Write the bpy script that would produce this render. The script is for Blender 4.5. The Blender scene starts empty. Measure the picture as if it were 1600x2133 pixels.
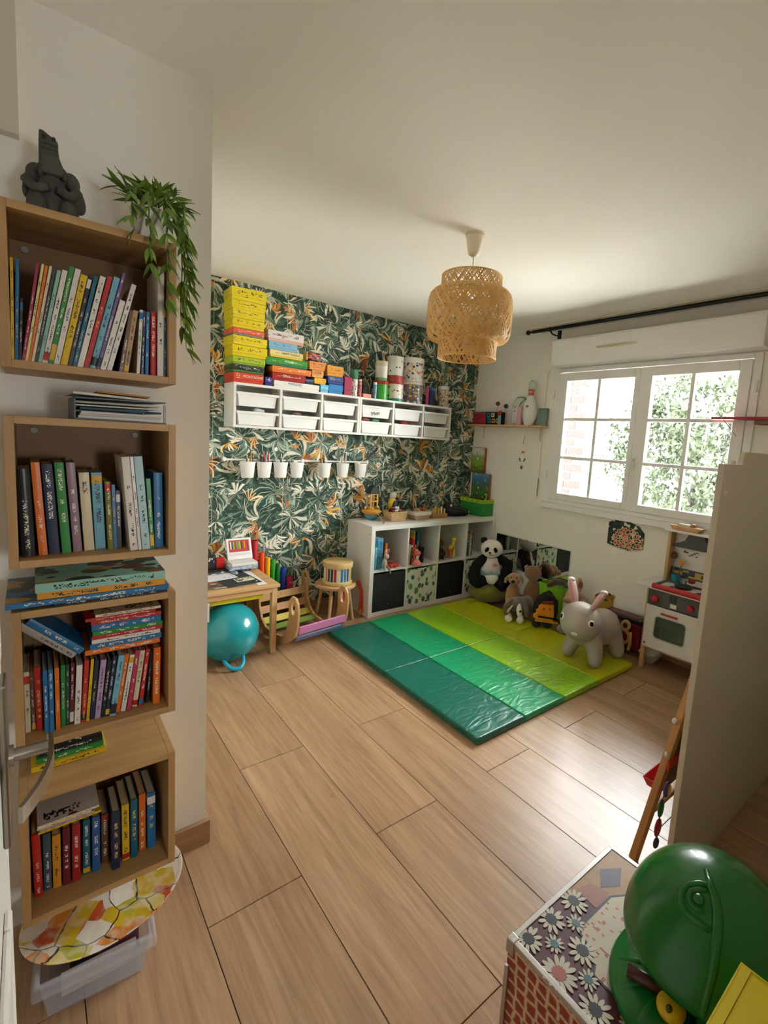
import bpy, bmesh, math, random
from mathutils import Vector, Matrix, Euler
PI = math.pi
random.seed(7)
scene = bpy.context.scene
COL = scene.collection

# ---------------------------------------------------------------- camera
cam_data = bpy.data.cameras.new('camera')
cam = bpy.data.objects.new('camera', cam_data)
COL.objects.link(cam)
cam_data.sensor_fit = 'VERTICAL'
cam_data.sensor_height = 36.0
cam_data.lens = 36.0 * 1000.62 / 2133.0
cam_data.shift_x = -71.27 / 2133.0
cam_data.shift_y = -34.74 / 2133.0
cam_data.clip_start = 0.005
cam_data.clip_end = 200
CR = [[0.7793895, -0.6234984, 0.0616579], [0.0254849, 0.1298771, 0.9912025], [-0.6260212, -0.7709615, 0.1171146]]          # rows: right, up, backward in world axes
cam.matrix_world = Matrix(((CR[0][0], CR[1][0], CR[2][0], 0.0),
                           (CR[0][1], CR[1][1], CR[2][1], 0.0),
                           (CR[0][2], CR[1][2], CR[2][2], 1.4934),
                           (0, 0, 0, 1)))
scene.camera = cam

# ---------------------------------------------------------------- view, world, light
scene.view_settings.view_transform = 'Standard'
scene.view_settings.look = 'None'
scene.view_settings.gamma = 1.0
scene.view_settings.use_curve_mapping = False
scene.view_settings.exposure = 1.15
scene.cycles.max_bounces = 10
scene.cycles.diffuse_bounces = 6
scene.cycles.glossy_bounces = 4
scene.cycles.transmission_bounces = 8
scene.cycles.transparent_max_bounces = 10
scene.cycles.sample_clamp_indirect = 8.0
scene.cycles.caustics_reflective = False
scene.cycles.caustics_refractive = False
W = bpy.data.worlds.new('overcast_sky')
scene.world = W
W.use_nodes = True
bg = W.node_tree.nodes['Background']
bg.inputs[0].default_value = (0.955, 0.98, 1.0, 1)
bg.inputs[1].default_value = 24.0

def portal(name, loc, rot, sx, sy):
    d = bpy.data.lights.new(name, 'AREA')
    d.shape = 'RECTANGLE'; d.size = sx; d.size_y = sy
    d.cycles.is_portal = True
    o = bpy.data.objects.new(name, d); COL.objects.link(o)
    o.location = loc; o.rotation_euler = rot
    return o
portal('window_daylight', (3.70, 1.85, 1.58), (0, PI / 2, 0), 1.2, 1.6)
portal('hall_fill', (0.69, -1.73, 1.36), (PI / 2, 0, 0), 0.28, 0.42)  # portal for the unseen hall opening, added as fill light

# ---------------------------------------------------------------- colours and materials
def lin(c):
    return c / 12.92 if c <= 0.04045 else ((c + 0.055) / 1.055) ** 2.4
def rgb(h):
    if isinstance(h, (tuple, list)):
        return (h[0], h[1], h[2], 1.0)
    h = h.lstrip('#')
    return tuple(lin(int(h[i:i + 2], 16) / 255.0) for i in (0, 2, 4)) + (1.0,)
_M = {}
def new_mat(name):
    m = bpy.data.materials.new(name); m.use_nodes = True
    nt = m.node_tree
    return m, nt, nt.nodes['Principled BSDF']
def N(nt, t, **kw):
    n = nt.nodes.new(t)
    for k, v in kw.items():
        setattr(n, k, v)
    return n
def math_n(nt, op, a, b=None, clamp=False):
    n = nt.nodes.new('ShaderNodeMath'); n.operation = op; n.use_clamp = clamp
    for i, v in enumerate((a, b)):
        if v is None: continue
        if isinstance(v, (int, float)): n.inputs[i].default_value = v
        else: nt.links.new(v, n.inputs[i])
    return n.outputs[0]
def mix_n(nt, fac, a, b, blend='MIX'):
    n = nt.nodes.new('ShaderNodeMix'); n.data_type = 'RGBA'; n.blend_type = blend
    if isinstance(fac, (int, float)): n.inputs[0].default_value = fac
    else: nt.links.new(fac, n.inputs[0])
    for i, v in ((6, a), (7, b)):
        if isinstance(v, (tuple, list)): n.inputs[i].default_value = v
        else: nt.links.new(v, n.inputs[i])
    return n.outputs[2]
def ramp_n(nt, fac, stops, interp='LINEAR'):
    n = nt.nodes.new('ShaderNodeValToRGB'); cr = n.color_ramp; cr.interpolation = interp
    while len(cr.elements) < len(stops): cr.elements.new(0.5)
    for e, (p, c) in zip(cr.elements, stops):
        e.position = p; e.color = rgb(c)
    nt.links.new(fac, n.inputs[0])
    return n.outputs[0]
def step_n(nt, v, edge, soft=0.01):
    n = nt.nodes.new('ShaderNodeMapRange')
    nt.links.new(v, n.inputs[0])
    n.inputs[1].default_value = edge - soft; n.inputs[2].default_value = edge + soft
    return n.outputs[0]
def P(color, rough=0.5, metal=0.0, coat=0.0, trans=0.0, ior=1.45, noise=0.0, nscale=20, bump=0.0, bscale=60, sheen=0.0, emit=0.0, spec=0.5, alpha=1.0):
    key = (str(color), rough, metal, coat, trans, noise, nscale, bump, bscale, sheen, emit, spec, alpha)
    if key in _M: return _M[key]
    m, nt, b = new_mat('paint_' + str(len(_M)))
    c = rgb(color)
    b.inputs['Base Color'].default_value = c
    b.inputs['Roughness'].default_value = rough
    b.inputs['Metallic'].default_value = metal
    b.inputs['Coat Weight'].default_value = coat
    b.inputs['Transmission Weight'].default_value = trans
    b.inputs['IOR'].default_value = ior
    b.inputs['Specular IOR Level'].default_value = spec
    b.inputs['Alpha'].default_value = alpha
    if sheen:
        b.inputs['Sheen Weight'].default_value = sheen
        b.inputs['Sheen Roughness'].default_value = 0.6
    if noise or bump:
        tc = N(nt, 'ShaderNodeTexCoord')
    if noise:
        t = N(nt, 'ShaderNodeTexNoise'); t.inputs['Scale'].default_value = nscale; t.inputs['Detail'].default_value = 4
        nt.links.new(tc.outputs['Object'], t.inputs['Vector'])
        d = tuple(x * (1 - noise) for x in c[:3]) + (1,)
        l = tuple(min(1, x * (1 + noise * 0.6)) for x in c[:3]) + (1,)
        nt.links.new(mix_n(nt, t.outputs[0], d, l), b.inputs['Base Color'])
    if bump:
        t = N(nt, 'ShaderNodeTexNoise'); t.inputs['Scale'].default_value = bscale; t.inputs['Detail'].default_value = 3
        nt.links.new(tc.outputs['Object'], t.inputs['Vector'])
        bp = N(nt, 'ShaderNodeBump'); bp.inputs['Strength'].default_value = bump; bp.inputs['Distance'].default_value = 0.01
        nt.links.new(t.outputs[0], bp.inputs['Height']); nt.links.new(bp.outputs[0], b.inputs['Normal'])
    _M[key] = m
    return m
def WOOD(c1, c2, axis='x', scale=1.0, rough=0.5, rnd=True, dark=None):
    key = ('wood', c1, c2, axis, scale, rough, rnd)
    if key in _M: return _M[key]
    m, nt, b = new_mat('wood_' + str(len(_M)))
    tc = N(nt, 'ShaderNodeTexCoord'); mp = N(nt, 'ShaderNodeMapping')
    nt.links.new(tc.outputs['Object'], mp.inputs['Vector'])
    s = {'x': (2.2, 26, 26), 'y': (26, 2.2, 26), 'z': (26, 26, 2.2)}[axis]
    mp.inputs['Scale'].default_value = tuple(v * scale for v in s)
    if rnd:
        oi = N(nt, 'ShaderNodeObjectInfo')
        cb = N(nt, 'ShaderNodeCombineXYZ')
        r = math_n(nt, 'MULTIPLY', oi.outputs['Random'], 37.0)
        for i in range(3): nt.links.new(r, cb.inputs[i])
        nt.links.new(cb.outputs[0], mp.inputs['Location'])
    t = N(nt, 'ShaderNodeTexNoise'); t.inputs['Scale'].default_value = 1.0; t.inputs['Detail'].default_value = 6; t.inputs['Roughness'].default_value = 0.62; t.inputs['Distortion'].default_value = 0.6
    nt.links.new(mp.outputs[0], t.inputs['Vector'])
    nt.links.new(ramp_n(nt, t.outputs[0], [(0.3, c1), (0.7, c2)]), b.inputs['Base Color'])
    b.inputs['Roughness'].default_value = rough
    bp = N(nt, 'ShaderNodeBump'); bp.inputs['Strength'].default_value = 0.08; bp.inputs['Distance'].default_value = 0.004
    nt.links.new(t.outputs[0], bp.inputs['Height']); nt.links.new(bp.outputs[0], b.inputs['Normal'])
    _M[key] = m
    return m
def PRINT(base, ink, sx=60.0, sz=60.0, thr=0.55, axes='xz', band=None, rough=0.45, ink2=None, blob=None):
    """flat print: rows of small marks (illegible lettering) and, when asked, coloured patches, on the face spanned by axes"""
    key = ('print', str(base), str(ink), sx, sz, thr, axes, str(band), rough, str(ink2), str(blob))
    if key in _M: return _M[key]
    m, nt, b = new_mat('print_' + str(len(_M)))
    tc = N(nt, 'ShaderNodeTexCoord'); sep = N(nt, 'ShaderNodeSeparateXYZ')
    nt.links.new(tc.outputs['Generated'], sep.inputs[0])
    ix = {'x': 0, 'y': 1, 'z': 2}
    u = sep.outputs[ix[axes[0]]]; v = sep.outputs[ix[axes[1]]]
    oi = N(nt, 'ShaderNodeObjectInfo')
    off = math_n(nt, 'MULTIPLY', oi.outputs['Random'], 91.0)
    uu = math_n(nt, 'MULTIPLY', u, sx); vv = math_n(nt, 'MULTIPLY', v, sz)
    cu = math_n(nt, 'FLOOR', uu); cv = math_n(nt, 'FLOOR', vv)
    cb = N(nt, 'ShaderNodeCombineXYZ')
    nt.links.new(math_n(nt, 'ADD', cu, off), cb.inputs[0]); nt.links.new(cv, cb.inputs[1])
    wn = N(nt, 'ShaderNodeTexWhiteNoise'); wn.noise_dimensions = '2D'
    nt.links.new(cb.outputs[0], wn.inputs['Vector'])
    on = math_n(nt, 'GREATER_THAN', wn.outputs['Value'], thr)
    # words: a coarser on/off along the line
    cb2 = N(nt, 'ShaderNodeCombineXYZ')
    nt.links.new(math_n(nt, 'ADD', math_n(nt, 'FLOOR', math_n(nt, 'MULTIPLY', v, max(2.0, sz / 7.0))), off), cb2.inputs[0])
    nt.links.new(math_n(nt, 'FLOOR', math_n(nt, 'MULTIPLY', u, max(1.0, sx / 7.0))), cb2.inputs[1])
    wn2 = N(nt, 'ShaderNodeTexWhiteNoise'); wn2.noise_dimensions = '2D'
    nt.links.new(cb2.outputs[0], wn2.inputs['Vector'])
    on = math_n(nt, 'MULTIPLY', on, math_n(nt, 'GREATER_THAN', wn2.outputs['Value'], 0.42))
    def inside(val, lo, hi):
        return math_n(nt, 'MULTIPLY', math_n(nt, 'GREATER_THAN', val, lo), math_n(nt, 'LESS_THAN', val, hi))
    bu = band if band else ((0.3, 0.7), (0.08, 0.92))
    on = math_n(nt, 'MULTIPLY', on, inside(u, *bu[0])); on = math_n(nt, 'MULTIPLY', on, inside(v, *bu[1]))
    col = rgb(base)
    if ink2:
        col = mix_n(nt, inside(v, ink2[1], ink2[2]), col, rgb(ink2[0]))
    if blob:
        vt = N(nt, 'ShaderNodeTexVoronoi'); vt.inputs['Scale'].default_value = blob[1]
        mp = N(nt, 'ShaderNodeVectorMath'); mp.operation = 'ADD'
        nt.links.new(tc.outputs['Generated'], mp.inputs[0])
        cb3 = N(nt, 'ShaderNodeCombineXYZ'); nt.links.new(off, cb3.inputs[0]); nt.links.new(cb3.outputs[0], mp.inputs[1])
        nt.links.new(mp.outputs[0], vt.inputs['Vector'])
        hs = N(nt, 'ShaderNodeSeparateColor'); nt.links.new(vt.outputs['Color'], hs.inputs[0])
        pc = ramp_n(nt, hs.outputs[0], [(i / len(blob[0]), c) for i, c in enumerate(blob[0])], 'CONSTANT')
        col = mix_n(nt, math_n(nt, 'LESS_THAN', vt.outputs['Distance'], blob[2]), col, pc)
    nt.links.new(mix_n(nt, on, col, rgb(ink)), b.inputs['Base Color'])
    b.inputs['Roughness'].default_value = rough
    _M[key] = m
    return m

# ---------------------------------------------------------------- mesh building
class MB:
    def __init__(s):
        s.v = []; s.f = []; s.mi = []
    def add(s, vs, fs, mi=0):
        o = len(s.v); s.v += [tuple(p) for p in vs]; s.f += [tuple(i + o for i in f) for f in fs]; s.mi += [mi] * len(fs)
        return s
    def box(s, x0, x1, y0, y1, z0, z1, mi=0, M=None):
        vs = [Vector((x, y, z)) for z in (z0, z1) for y in (y0, y1) for x in (x0, x1)]
        if M is not None: vs = [M @ p for p in vs]
        return s.add(vs, [(0, 2, 3, 1), (4, 5, 7, 6), (0, 1, 5, 4), (2, 6, 7, 3), (0, 4, 6, 2), (1, 3, 7, 5)], mi)
    def frus(s, b, t, z0, z1, mi=0):
        """box whose top rectangle t=(x0,x1,y0,y1) differs from the bottom b"""
        vs = [(b[0], b[2], z0), (b[1], b[2], z0), (b[1], b[3], z0), (b[0], b[3], z0), (t[0], t[2], z1), (t[1], t[2], z1), (t[1], t[3], z1), (t[0], t[3], z1)]
        return s.add(vs, [(3, 2, 1, 0), (4, 5, 6, 7), (0, 1, 5, 4), (1, 2, 6, 5), (2, 3, 7, 6), (3, 0, 4, 7)], mi)
    def bowl(s, b, t, z0, z1, w, mi=0):
        """open-topped tapered bin with wall thickness w"""
        o = len(s.v)
        def R(r, z): return [(r[0], r[2], z), (r[1], r[2], z), (r[1], r[3], z), (r[0], r[3], z)]
        sh = lambda r: (r[0] + w, r[1] - w, r[2] + w, r[3] - w)
        vs = R(b, z0) + R(t, z1) + R(sh(t), z1) + R(sh(b), z0 + w)
        fs = [(3, 2, 1, 0), (12, 13, 14, 15)]
        for k in range(3):
            for i in range(4):
                j = (i + 1) % 4
                fs.append((4 * k + i, 4 * k + j, 4 * k + 4 + j, 4 * k + 4 + i))
        return s.add(vs, fs, mi)
    def cyl(s, p0, p1, r0, r1=None, n=16, mi=0, caps=True):
        r1 = r0 if r1 is None else r1
        p0 = Vector(p0); p1 = Vector(p1); d = (p1 - p0)
        q = d.to_track_quat('Z', 'Y').to_matrix()
        vs = []
        for p, r in ((p0, r0), (p1, r1)):
            for i in range(n):
                a = 2 * PI * i / n
                vs.append(p + q @ Vector((r * math.cos(a), r * math.sin(a), 0)))
        fs = [(i, (i + 1) % n, n + (i + 1) % n, n + i) for i in range(n)]
        if caps: fs += [tuple(range(n - 1, -1, -1)), tuple(range(n, 2 * n))]
        return s.add(vs, fs, mi)
    def lathe(s, prof, n=24, c=(0, 0, 0), mi=0, M=None, sx=1, sy=1):
        vs = []; fs = []
        for r, z in prof:
            for i in range(n):
                a = 2 * PI * i / n
                p = Vector((c[0] + sx * r * math.cos(a), c[1] + sy * r * math.sin(a), c[2] + z))
                vs.append(M @ p if M is not None else p)
        for k in range(len(prof) - 1):
            for i in range(n):
                j = (i + 1) % n
                fs.append((k * n + i, k * n + j, (k + 1) * n + j, (k + 1) * n + i))
        if prof[0][0] > 1e-6: fs.append(tuple(range(n - 1, -1, -1)))
        if prof[-1][0] > 1e-6: fs.append(tuple(range((len(prof) - 1) * n, len(prof) * n)))
        return s.add(vs, fs, mi)
    def ball(s, c, r, n=16, m=10, mi=0, M=None):
        if isinstance(r, (int, float)): r = (r, r, r)
        vs = []; fs = []
        for k in range(m + 1):
            t = PI * k / m
            for i in range(n):
                a = 2 * PI * i / n
                p = Vector((r[0] * math.sin(t) * math.cos(a), r[1] * math.sin(t) * math.sin(a), -r[2] * math.cos(t)))
                if M is not None: p = M @ p
                vs.append(p + Vector(c))
        for k in range(m):
            for i in range(n):
                j = (i + 1) % n
                fs.append((k * n + i, k * n + j, (k + 1) * n + j, (k + 1) * n + i))
        return s.add(vs, fs, mi)
    def tube(s, pts, r, n=8, mi=0, closed=False, flat=1.0):
        pts = [Vector(p) for p in pts]; m = len(pts)
        if isinstance(r, (int, float)): r = [r] * m
        vs = []; fs = []; up = None
        for k in range(m):
            if closed: d = pts[(k + 1) % m] - pts[k - 1]
            else: d = pts[min(k + 1, m - 1)] - pts[max(k - 1, 0)]
            d.normalize()
            if up is None:
                up = Vector((0, 0, 1)) if abs(d.z) < 0.9 else Vector((0, 1, 0))
            a = d.cross(up)
            if a.length < 1e-4: a = d.cross(Vector((1, 0.3, 0.1)))
            a.normalize(); b = a.cross(d); b.normalize(); up = b
            for i in range(n):
                t = 2 * PI * i / n
                vs.append(pts[k] + a * (r[k] * math.cos(t)) + b * (r[k] * flat * math.sin(t)))
        for k in range(m if closed else m - 1):
            k2 = (k + 1) % m
            for i in range(n):
                j = (i + 1) % n
                fs.append((k * n + i, k * n + j, k2 * n + j, k2 * n + i))
        if not closed: fs += [tuple(range(n - 1, -1, -1)), tuple(range((m - 1) * n, m * n))]
        return s.add(vs, fs, mi)
    def prism(s, poly, h0, h1, axis='z', mi=0, M=None):
        """extrude a 2-D polygon along axis"""
        n = len(poly)
        def pt(p, h):
            q = {'z': (p[0], p[1], h), 'y': (p[0], h, p[1]), 'x': (h, p[0], p[1])}[axis]
            return M @ Vector(q) if M is not None else q
        vs = [pt(p, h0) for p in poly] + [pt(p, h1) for p in poly]
        fs = [(i, (i + 1) % n, n + (i + 1) % n, n + i) for i in range(n)] + [tuple(range(n - 1, -1, -1)), tuple(range(n, 2 * n))]
        return s.add(vs, fs, mi)
    def ring(s, outer, inner, h0, h1, axis='z', mi=0, M=None):
        """extruded loop between two polygons with the same number of points"""
        n = len(outer)
        def pt(p, h):
            q = {'z': (p[0], p[1], h), 'y': (p[0], h, p[1]), 'x': (h, p[0], p[1])}[axis]
            return M @ Vector(q) if M is not None else q
        vs = [pt(p, h) for h in (h0, h1) for L in (outer, inner) for p in L]
        fs = []
        for i in range(n):
            j = (i + 1) % n
            fs += [(i, j, 2 * n + j, 2 * n + i), (n + j, n + i, 3 * n + i, 3 * n + j), (j, i, n + i, n + j), (2 * n + i, 2 * n + j, 3 * n + j, 3 * n + i)]
        return s.add(vs, fs, mi)
    def build(s, name, mats, parent=None, smooth=False, bevel=0.0, seg=2, loc=None, rot=None, sub=0, norm=True):
        me = bpy.data.meshes.new(name)
        me.from_pydata(s.v, [], s.f)
        if not isinstance(mats, (list, tuple)): mats = [mats]
        for m in mats: me.materials.append(m)
        if len(mats) > 1: me.polygons.foreach_set('material_index', s.mi)
        if norm:
            b = bmesh.new(); b.from_mesh(me); bmesh.ops.recalc_face_normals(b, faces=b.faces); b.to_mesh(me); b.free()
        if smooth:
            me.polygons.foreach_set('use_smooth', [True] * len(me.polygons))
            if smooth == 'auto':
                try: me.set_sharp_from_angle(angle=math.radians(40))
                except Exception: pass
        o = bpy.data.objects.new(name, me); COL.objects.link(o)
        if bevel:
            md = o.modifiers.new('bevel', 'BEVEL'); md.width = bevel; md.segments = seg; md.limit_method = 'ANGLE'; md.angle_limit = math.radians(35)
        if sub:
            md = o.modifiers.new('sub', 'SUBSURF'); md.levels = sub; md.render_levels = sub
        if parent is not None: o.parent = parent
        if loc is not None: o.location = loc
        if rot is not None: o.rotation_euler = rot
        return o
def tag(o, label, cat, group=None):
    o['label'] = label; o['category'] = cat
    if group: o['group'] = group
    return o
def struct(o, label=None):
    o['kind'] = 'structure'
    if label: o['label'] = label
    return o
def thing(name, label, cat, loc=(0, 0, 0), rot=(0, 0, 0), group=None):
    o = bpy.data.objects.new(name, None); COL.objects.link(o)
    o.empty_display_size = 0.05
    o.location = loc
    o.rotation_euler = rot if isinstance(rot, (tuple, list)) else (0, 0, rot)
    return tag(o, label, cat, group)
def link_copy(o, parent=None, loc=None, rot=None, scale=None):
    c = o.copy(); COL.objects.link(c)
    if parent is not None: c.parent = parent
    if loc is not None: c.location = loc
    if rot is not None: c.rotation_euler = rot
    if scale is not None: c.scale = scale
    return c
def bx(name, x0, x1, y0, y1, z0, z1, mat, parent=None, bevel=0.0, seg=2, loc=None, rot=None):
    return MB().box(x0, x1, y0, y1, z0, z1).build(name, mat, parent, bevel=bevel, seg=seg, loc=loc, rot=rot)
def text(name, s, size, mat, parent, loc, rot, depth=0.0008, align='CENTER', sx=1.0):
    cu = bpy.data.curves.new(name, 'FONT'); cu.body = s; cu.size = size; cu.extrude = depth
    cu.align_x = align; cu.align_y = 'CENTER'
    cu.materials.append(mat)
    o = bpy.data.objects.new(name, cu); COL.objects.link(o)
    o.parent = parent; o.location = loc; o.rotation_euler = rot; o.scale = (sx, 1, 1)
    return o
def ell(cx, cy, rx, ry, n=24, a0=0.0, a1=2 * PI):
    return [(cx + rx * math.cos(a0 + (a1 - a0) * i / n), cy + ry * math.sin(a0 + (a1 - a0) * i / n)) for i in range(n)]
def text(name, s, size, mat, parent, loc, rot, depth=0.0008, align='CENTER', sx=1.0):
    cu = bpy.data.curves.new(name, 'FONT'); cu.body = s; cu.size = size; cu.extrude = depth; cu.resolution_u = 3
    cu.align_x = align; cu.align_y = 'CENTER'
    tmp = bpy.data.objects.new(name + '_tmp', cu); COL.objects.link(tmp)
    dg = bpy.context.evaluated_depsgraph_get(); dg.update()
    me = bpy.data.meshes.new_from_object(tmp.evaluated_get(dg)); me.name = name
    bpy.data.objects.remove(tmp); bpy.data.curves.remove(cu)
    me.materials.clear(); me.materials.append(mat)
    o = bpy.data.objects.new(name, me); COL.objects.link(o)
    if parent is not None: o.parent = parent
    o.location = loc; o.rotation_euler = rot; o.scale = (sx, 1, 1)
    return o

# ================================================================ the room
HC = 2.505
XW = 3.595      # window wall
YW = 3.57       # papered wall
YF = 1.662      # wall with the bookcases
XL = 0.456      # its corner
M_wall = P('#eeeae1', 0.9, bump=0.03, bscale=180)
M_ceil = P('#f2eee7', 0.95)
M_white = P('#e9e6df', 0.4)
M_whitegloss = P('#ece9e3', 0.3)
M_black = P('#151617', 0.45)

# floor: a dark bed and one object per wood-look plank, laid along y in half bond
def mat_floor():
    m, nt, b = new_mat('oak_plank')
    tc = N(nt, 'ShaderNodeTexCoord'); oi = N(nt, 'ShaderNodeObjectInfo')
    cb = N(nt, 'ShaderNodeCombineXYZ')
    r = math_n(nt, 'MULTIPLY', oi.outputs['Random'], 53.0)
    for i in range(3): nt.links.new(r, cb.inputs[i])
    def nz(scale, detail=5, dist=0.0, rough=0.6):
        mp = N(nt, 'ShaderNodeMapping'); mp.inputs['Scale'].default_value = scale
        nt.links.new(tc.outputs['Object'], mp.inputs['Vector']); nt.links.new(cb.outputs[0], mp.inputs['Location'])
        t = N(nt, 'ShaderNodeTexNoise'); t.inputs['Scale'].default_value = 1; t.inputs['Detail'].default_value = detail
        t.inputs['Distortion'].default_value = dist; t.inputs['Roughness'].default_value = rough
        nt.links.new(mp.outputs[0], t.inputs['Vector'])
        return t.outputs[0]
    broad = nz((7.5, 0.75, 4), 3, 0.5)
    fine = nz((62, 2.6, 30), 6, 0.8, 0.65)
    vein = nz((17, 1.5, 8), 4, 1.6)
    c = ramp_n(nt, broad, [(0.30, '#906c50'), (0.5, '#a98665'), (0.70, '#bf9e7c')])
    c = mix_n(nt, 0.55, c, ramp_n(nt, fine, [(0.32, '#785a40'), (0.52, '#a28060'), (0.72, '#bb9a78')]))
    dark = math_n(nt, 'MULTIPLY', ramp_n(nt, vein, [(0.56, (0, 0, 0)), (0.72, (1, 1, 1))]), 0.45)
    c = mix_n(nt, dark, c, rgb('#8a6547'))
    # a few small knots
    v = N(nt, 'ShaderNodeTexVoronoi'); v.inputs['Scale'].default_value = 2.3
    mp = N(nt, 'ShaderNodeMapping'); mp.inputs['Scale'].default_value = (1.6, 0.8, 0.01)
    nt.links.new(tc.outputs['Object'], mp.inputs['Vector']); nt.links.new(cb.outputs[0], mp.inputs['Location'])
    nt.links.new(mp.outputs[0], v.inputs['Vector'])
    k = ramp_n(nt, v.outputs['Distance'], [(0.008, (1, 1, 1)), (0.035, (0, 0, 0))])
    c = mix_n(nt, math_n(nt, 'MULTIPLY', k, 0.7), c, rgb('#6b4a30'))
    tint = mix_n(nt, oi.outputs['Random'], (0.93, 0.92, 0.9, 1), (1.05, 1.04, 1.03, 1))
    nt.links.new(mix_n(nt, 1.0, c, tint, 'MULTIPLY'), b.inputs['Base Color'])
    b.inputs['Roughness'].default_value = 0.33
    b.inputs['Specular IOR Level'].default_value = 0.55
    bp = N(nt, 'ShaderNodeBump'); bp.inputs['Strength'].default_value = 0.06; bp.inputs['Distance'].default_value = 0.003
    nt.links.new(fine, bp.inputs['Height']); nt.links.new(bp.outputs[0], b.inputs['Normal'])
    return m
M_floor = mat_floor()
floor = struct(bx('floor', -1.1, XW + 0.02, -1.7, YW + 0.02, -0.08, -0.004, P('#3b3027', 0.9)), 'oak-look plank floor laid lengthwise')
PW, PL, GAP = 0.3035, 1.25, 0.0012
xk = [0.376 + PW * i for i in range(-5, 12)]
proto = {}
for i, x0 in enumerate(xk[:-1]):
    a, bb = max(x0, -1.1), min(x0 + PW, XW)
    if bb - a < 0.02: continue
    odd = (i - 5) % 2
    y = (1.96 if odd else 1.335) - 4 * PL
    while y < YW:
        c0, c1 = max(y, -1.7), min(y + PL, YW)
        y += PL
        if c1 - c0 < 0.02: continue
        w, l = round(bb - a, 4), round(c1 - c0, 4)
        if (w, l) not in proto:
            o = MB().box(GAP, w - GAP, GAP, l - GAP, -0.012, 0).build('plank', M_floor, floor, bevel=0.0009, seg=1)
            proto[(w, l)] = o
        else:
            o = link_copy(proto[(w, l)], floor)
        o.location = (a, c0, 0)

ceiling = struct(bx('ceiling', -1.1, XW + 0.02, -1.7, YW + 0.02, HC, HC + 0.1, M_ceil), 'plain off-white ceiling')

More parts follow.
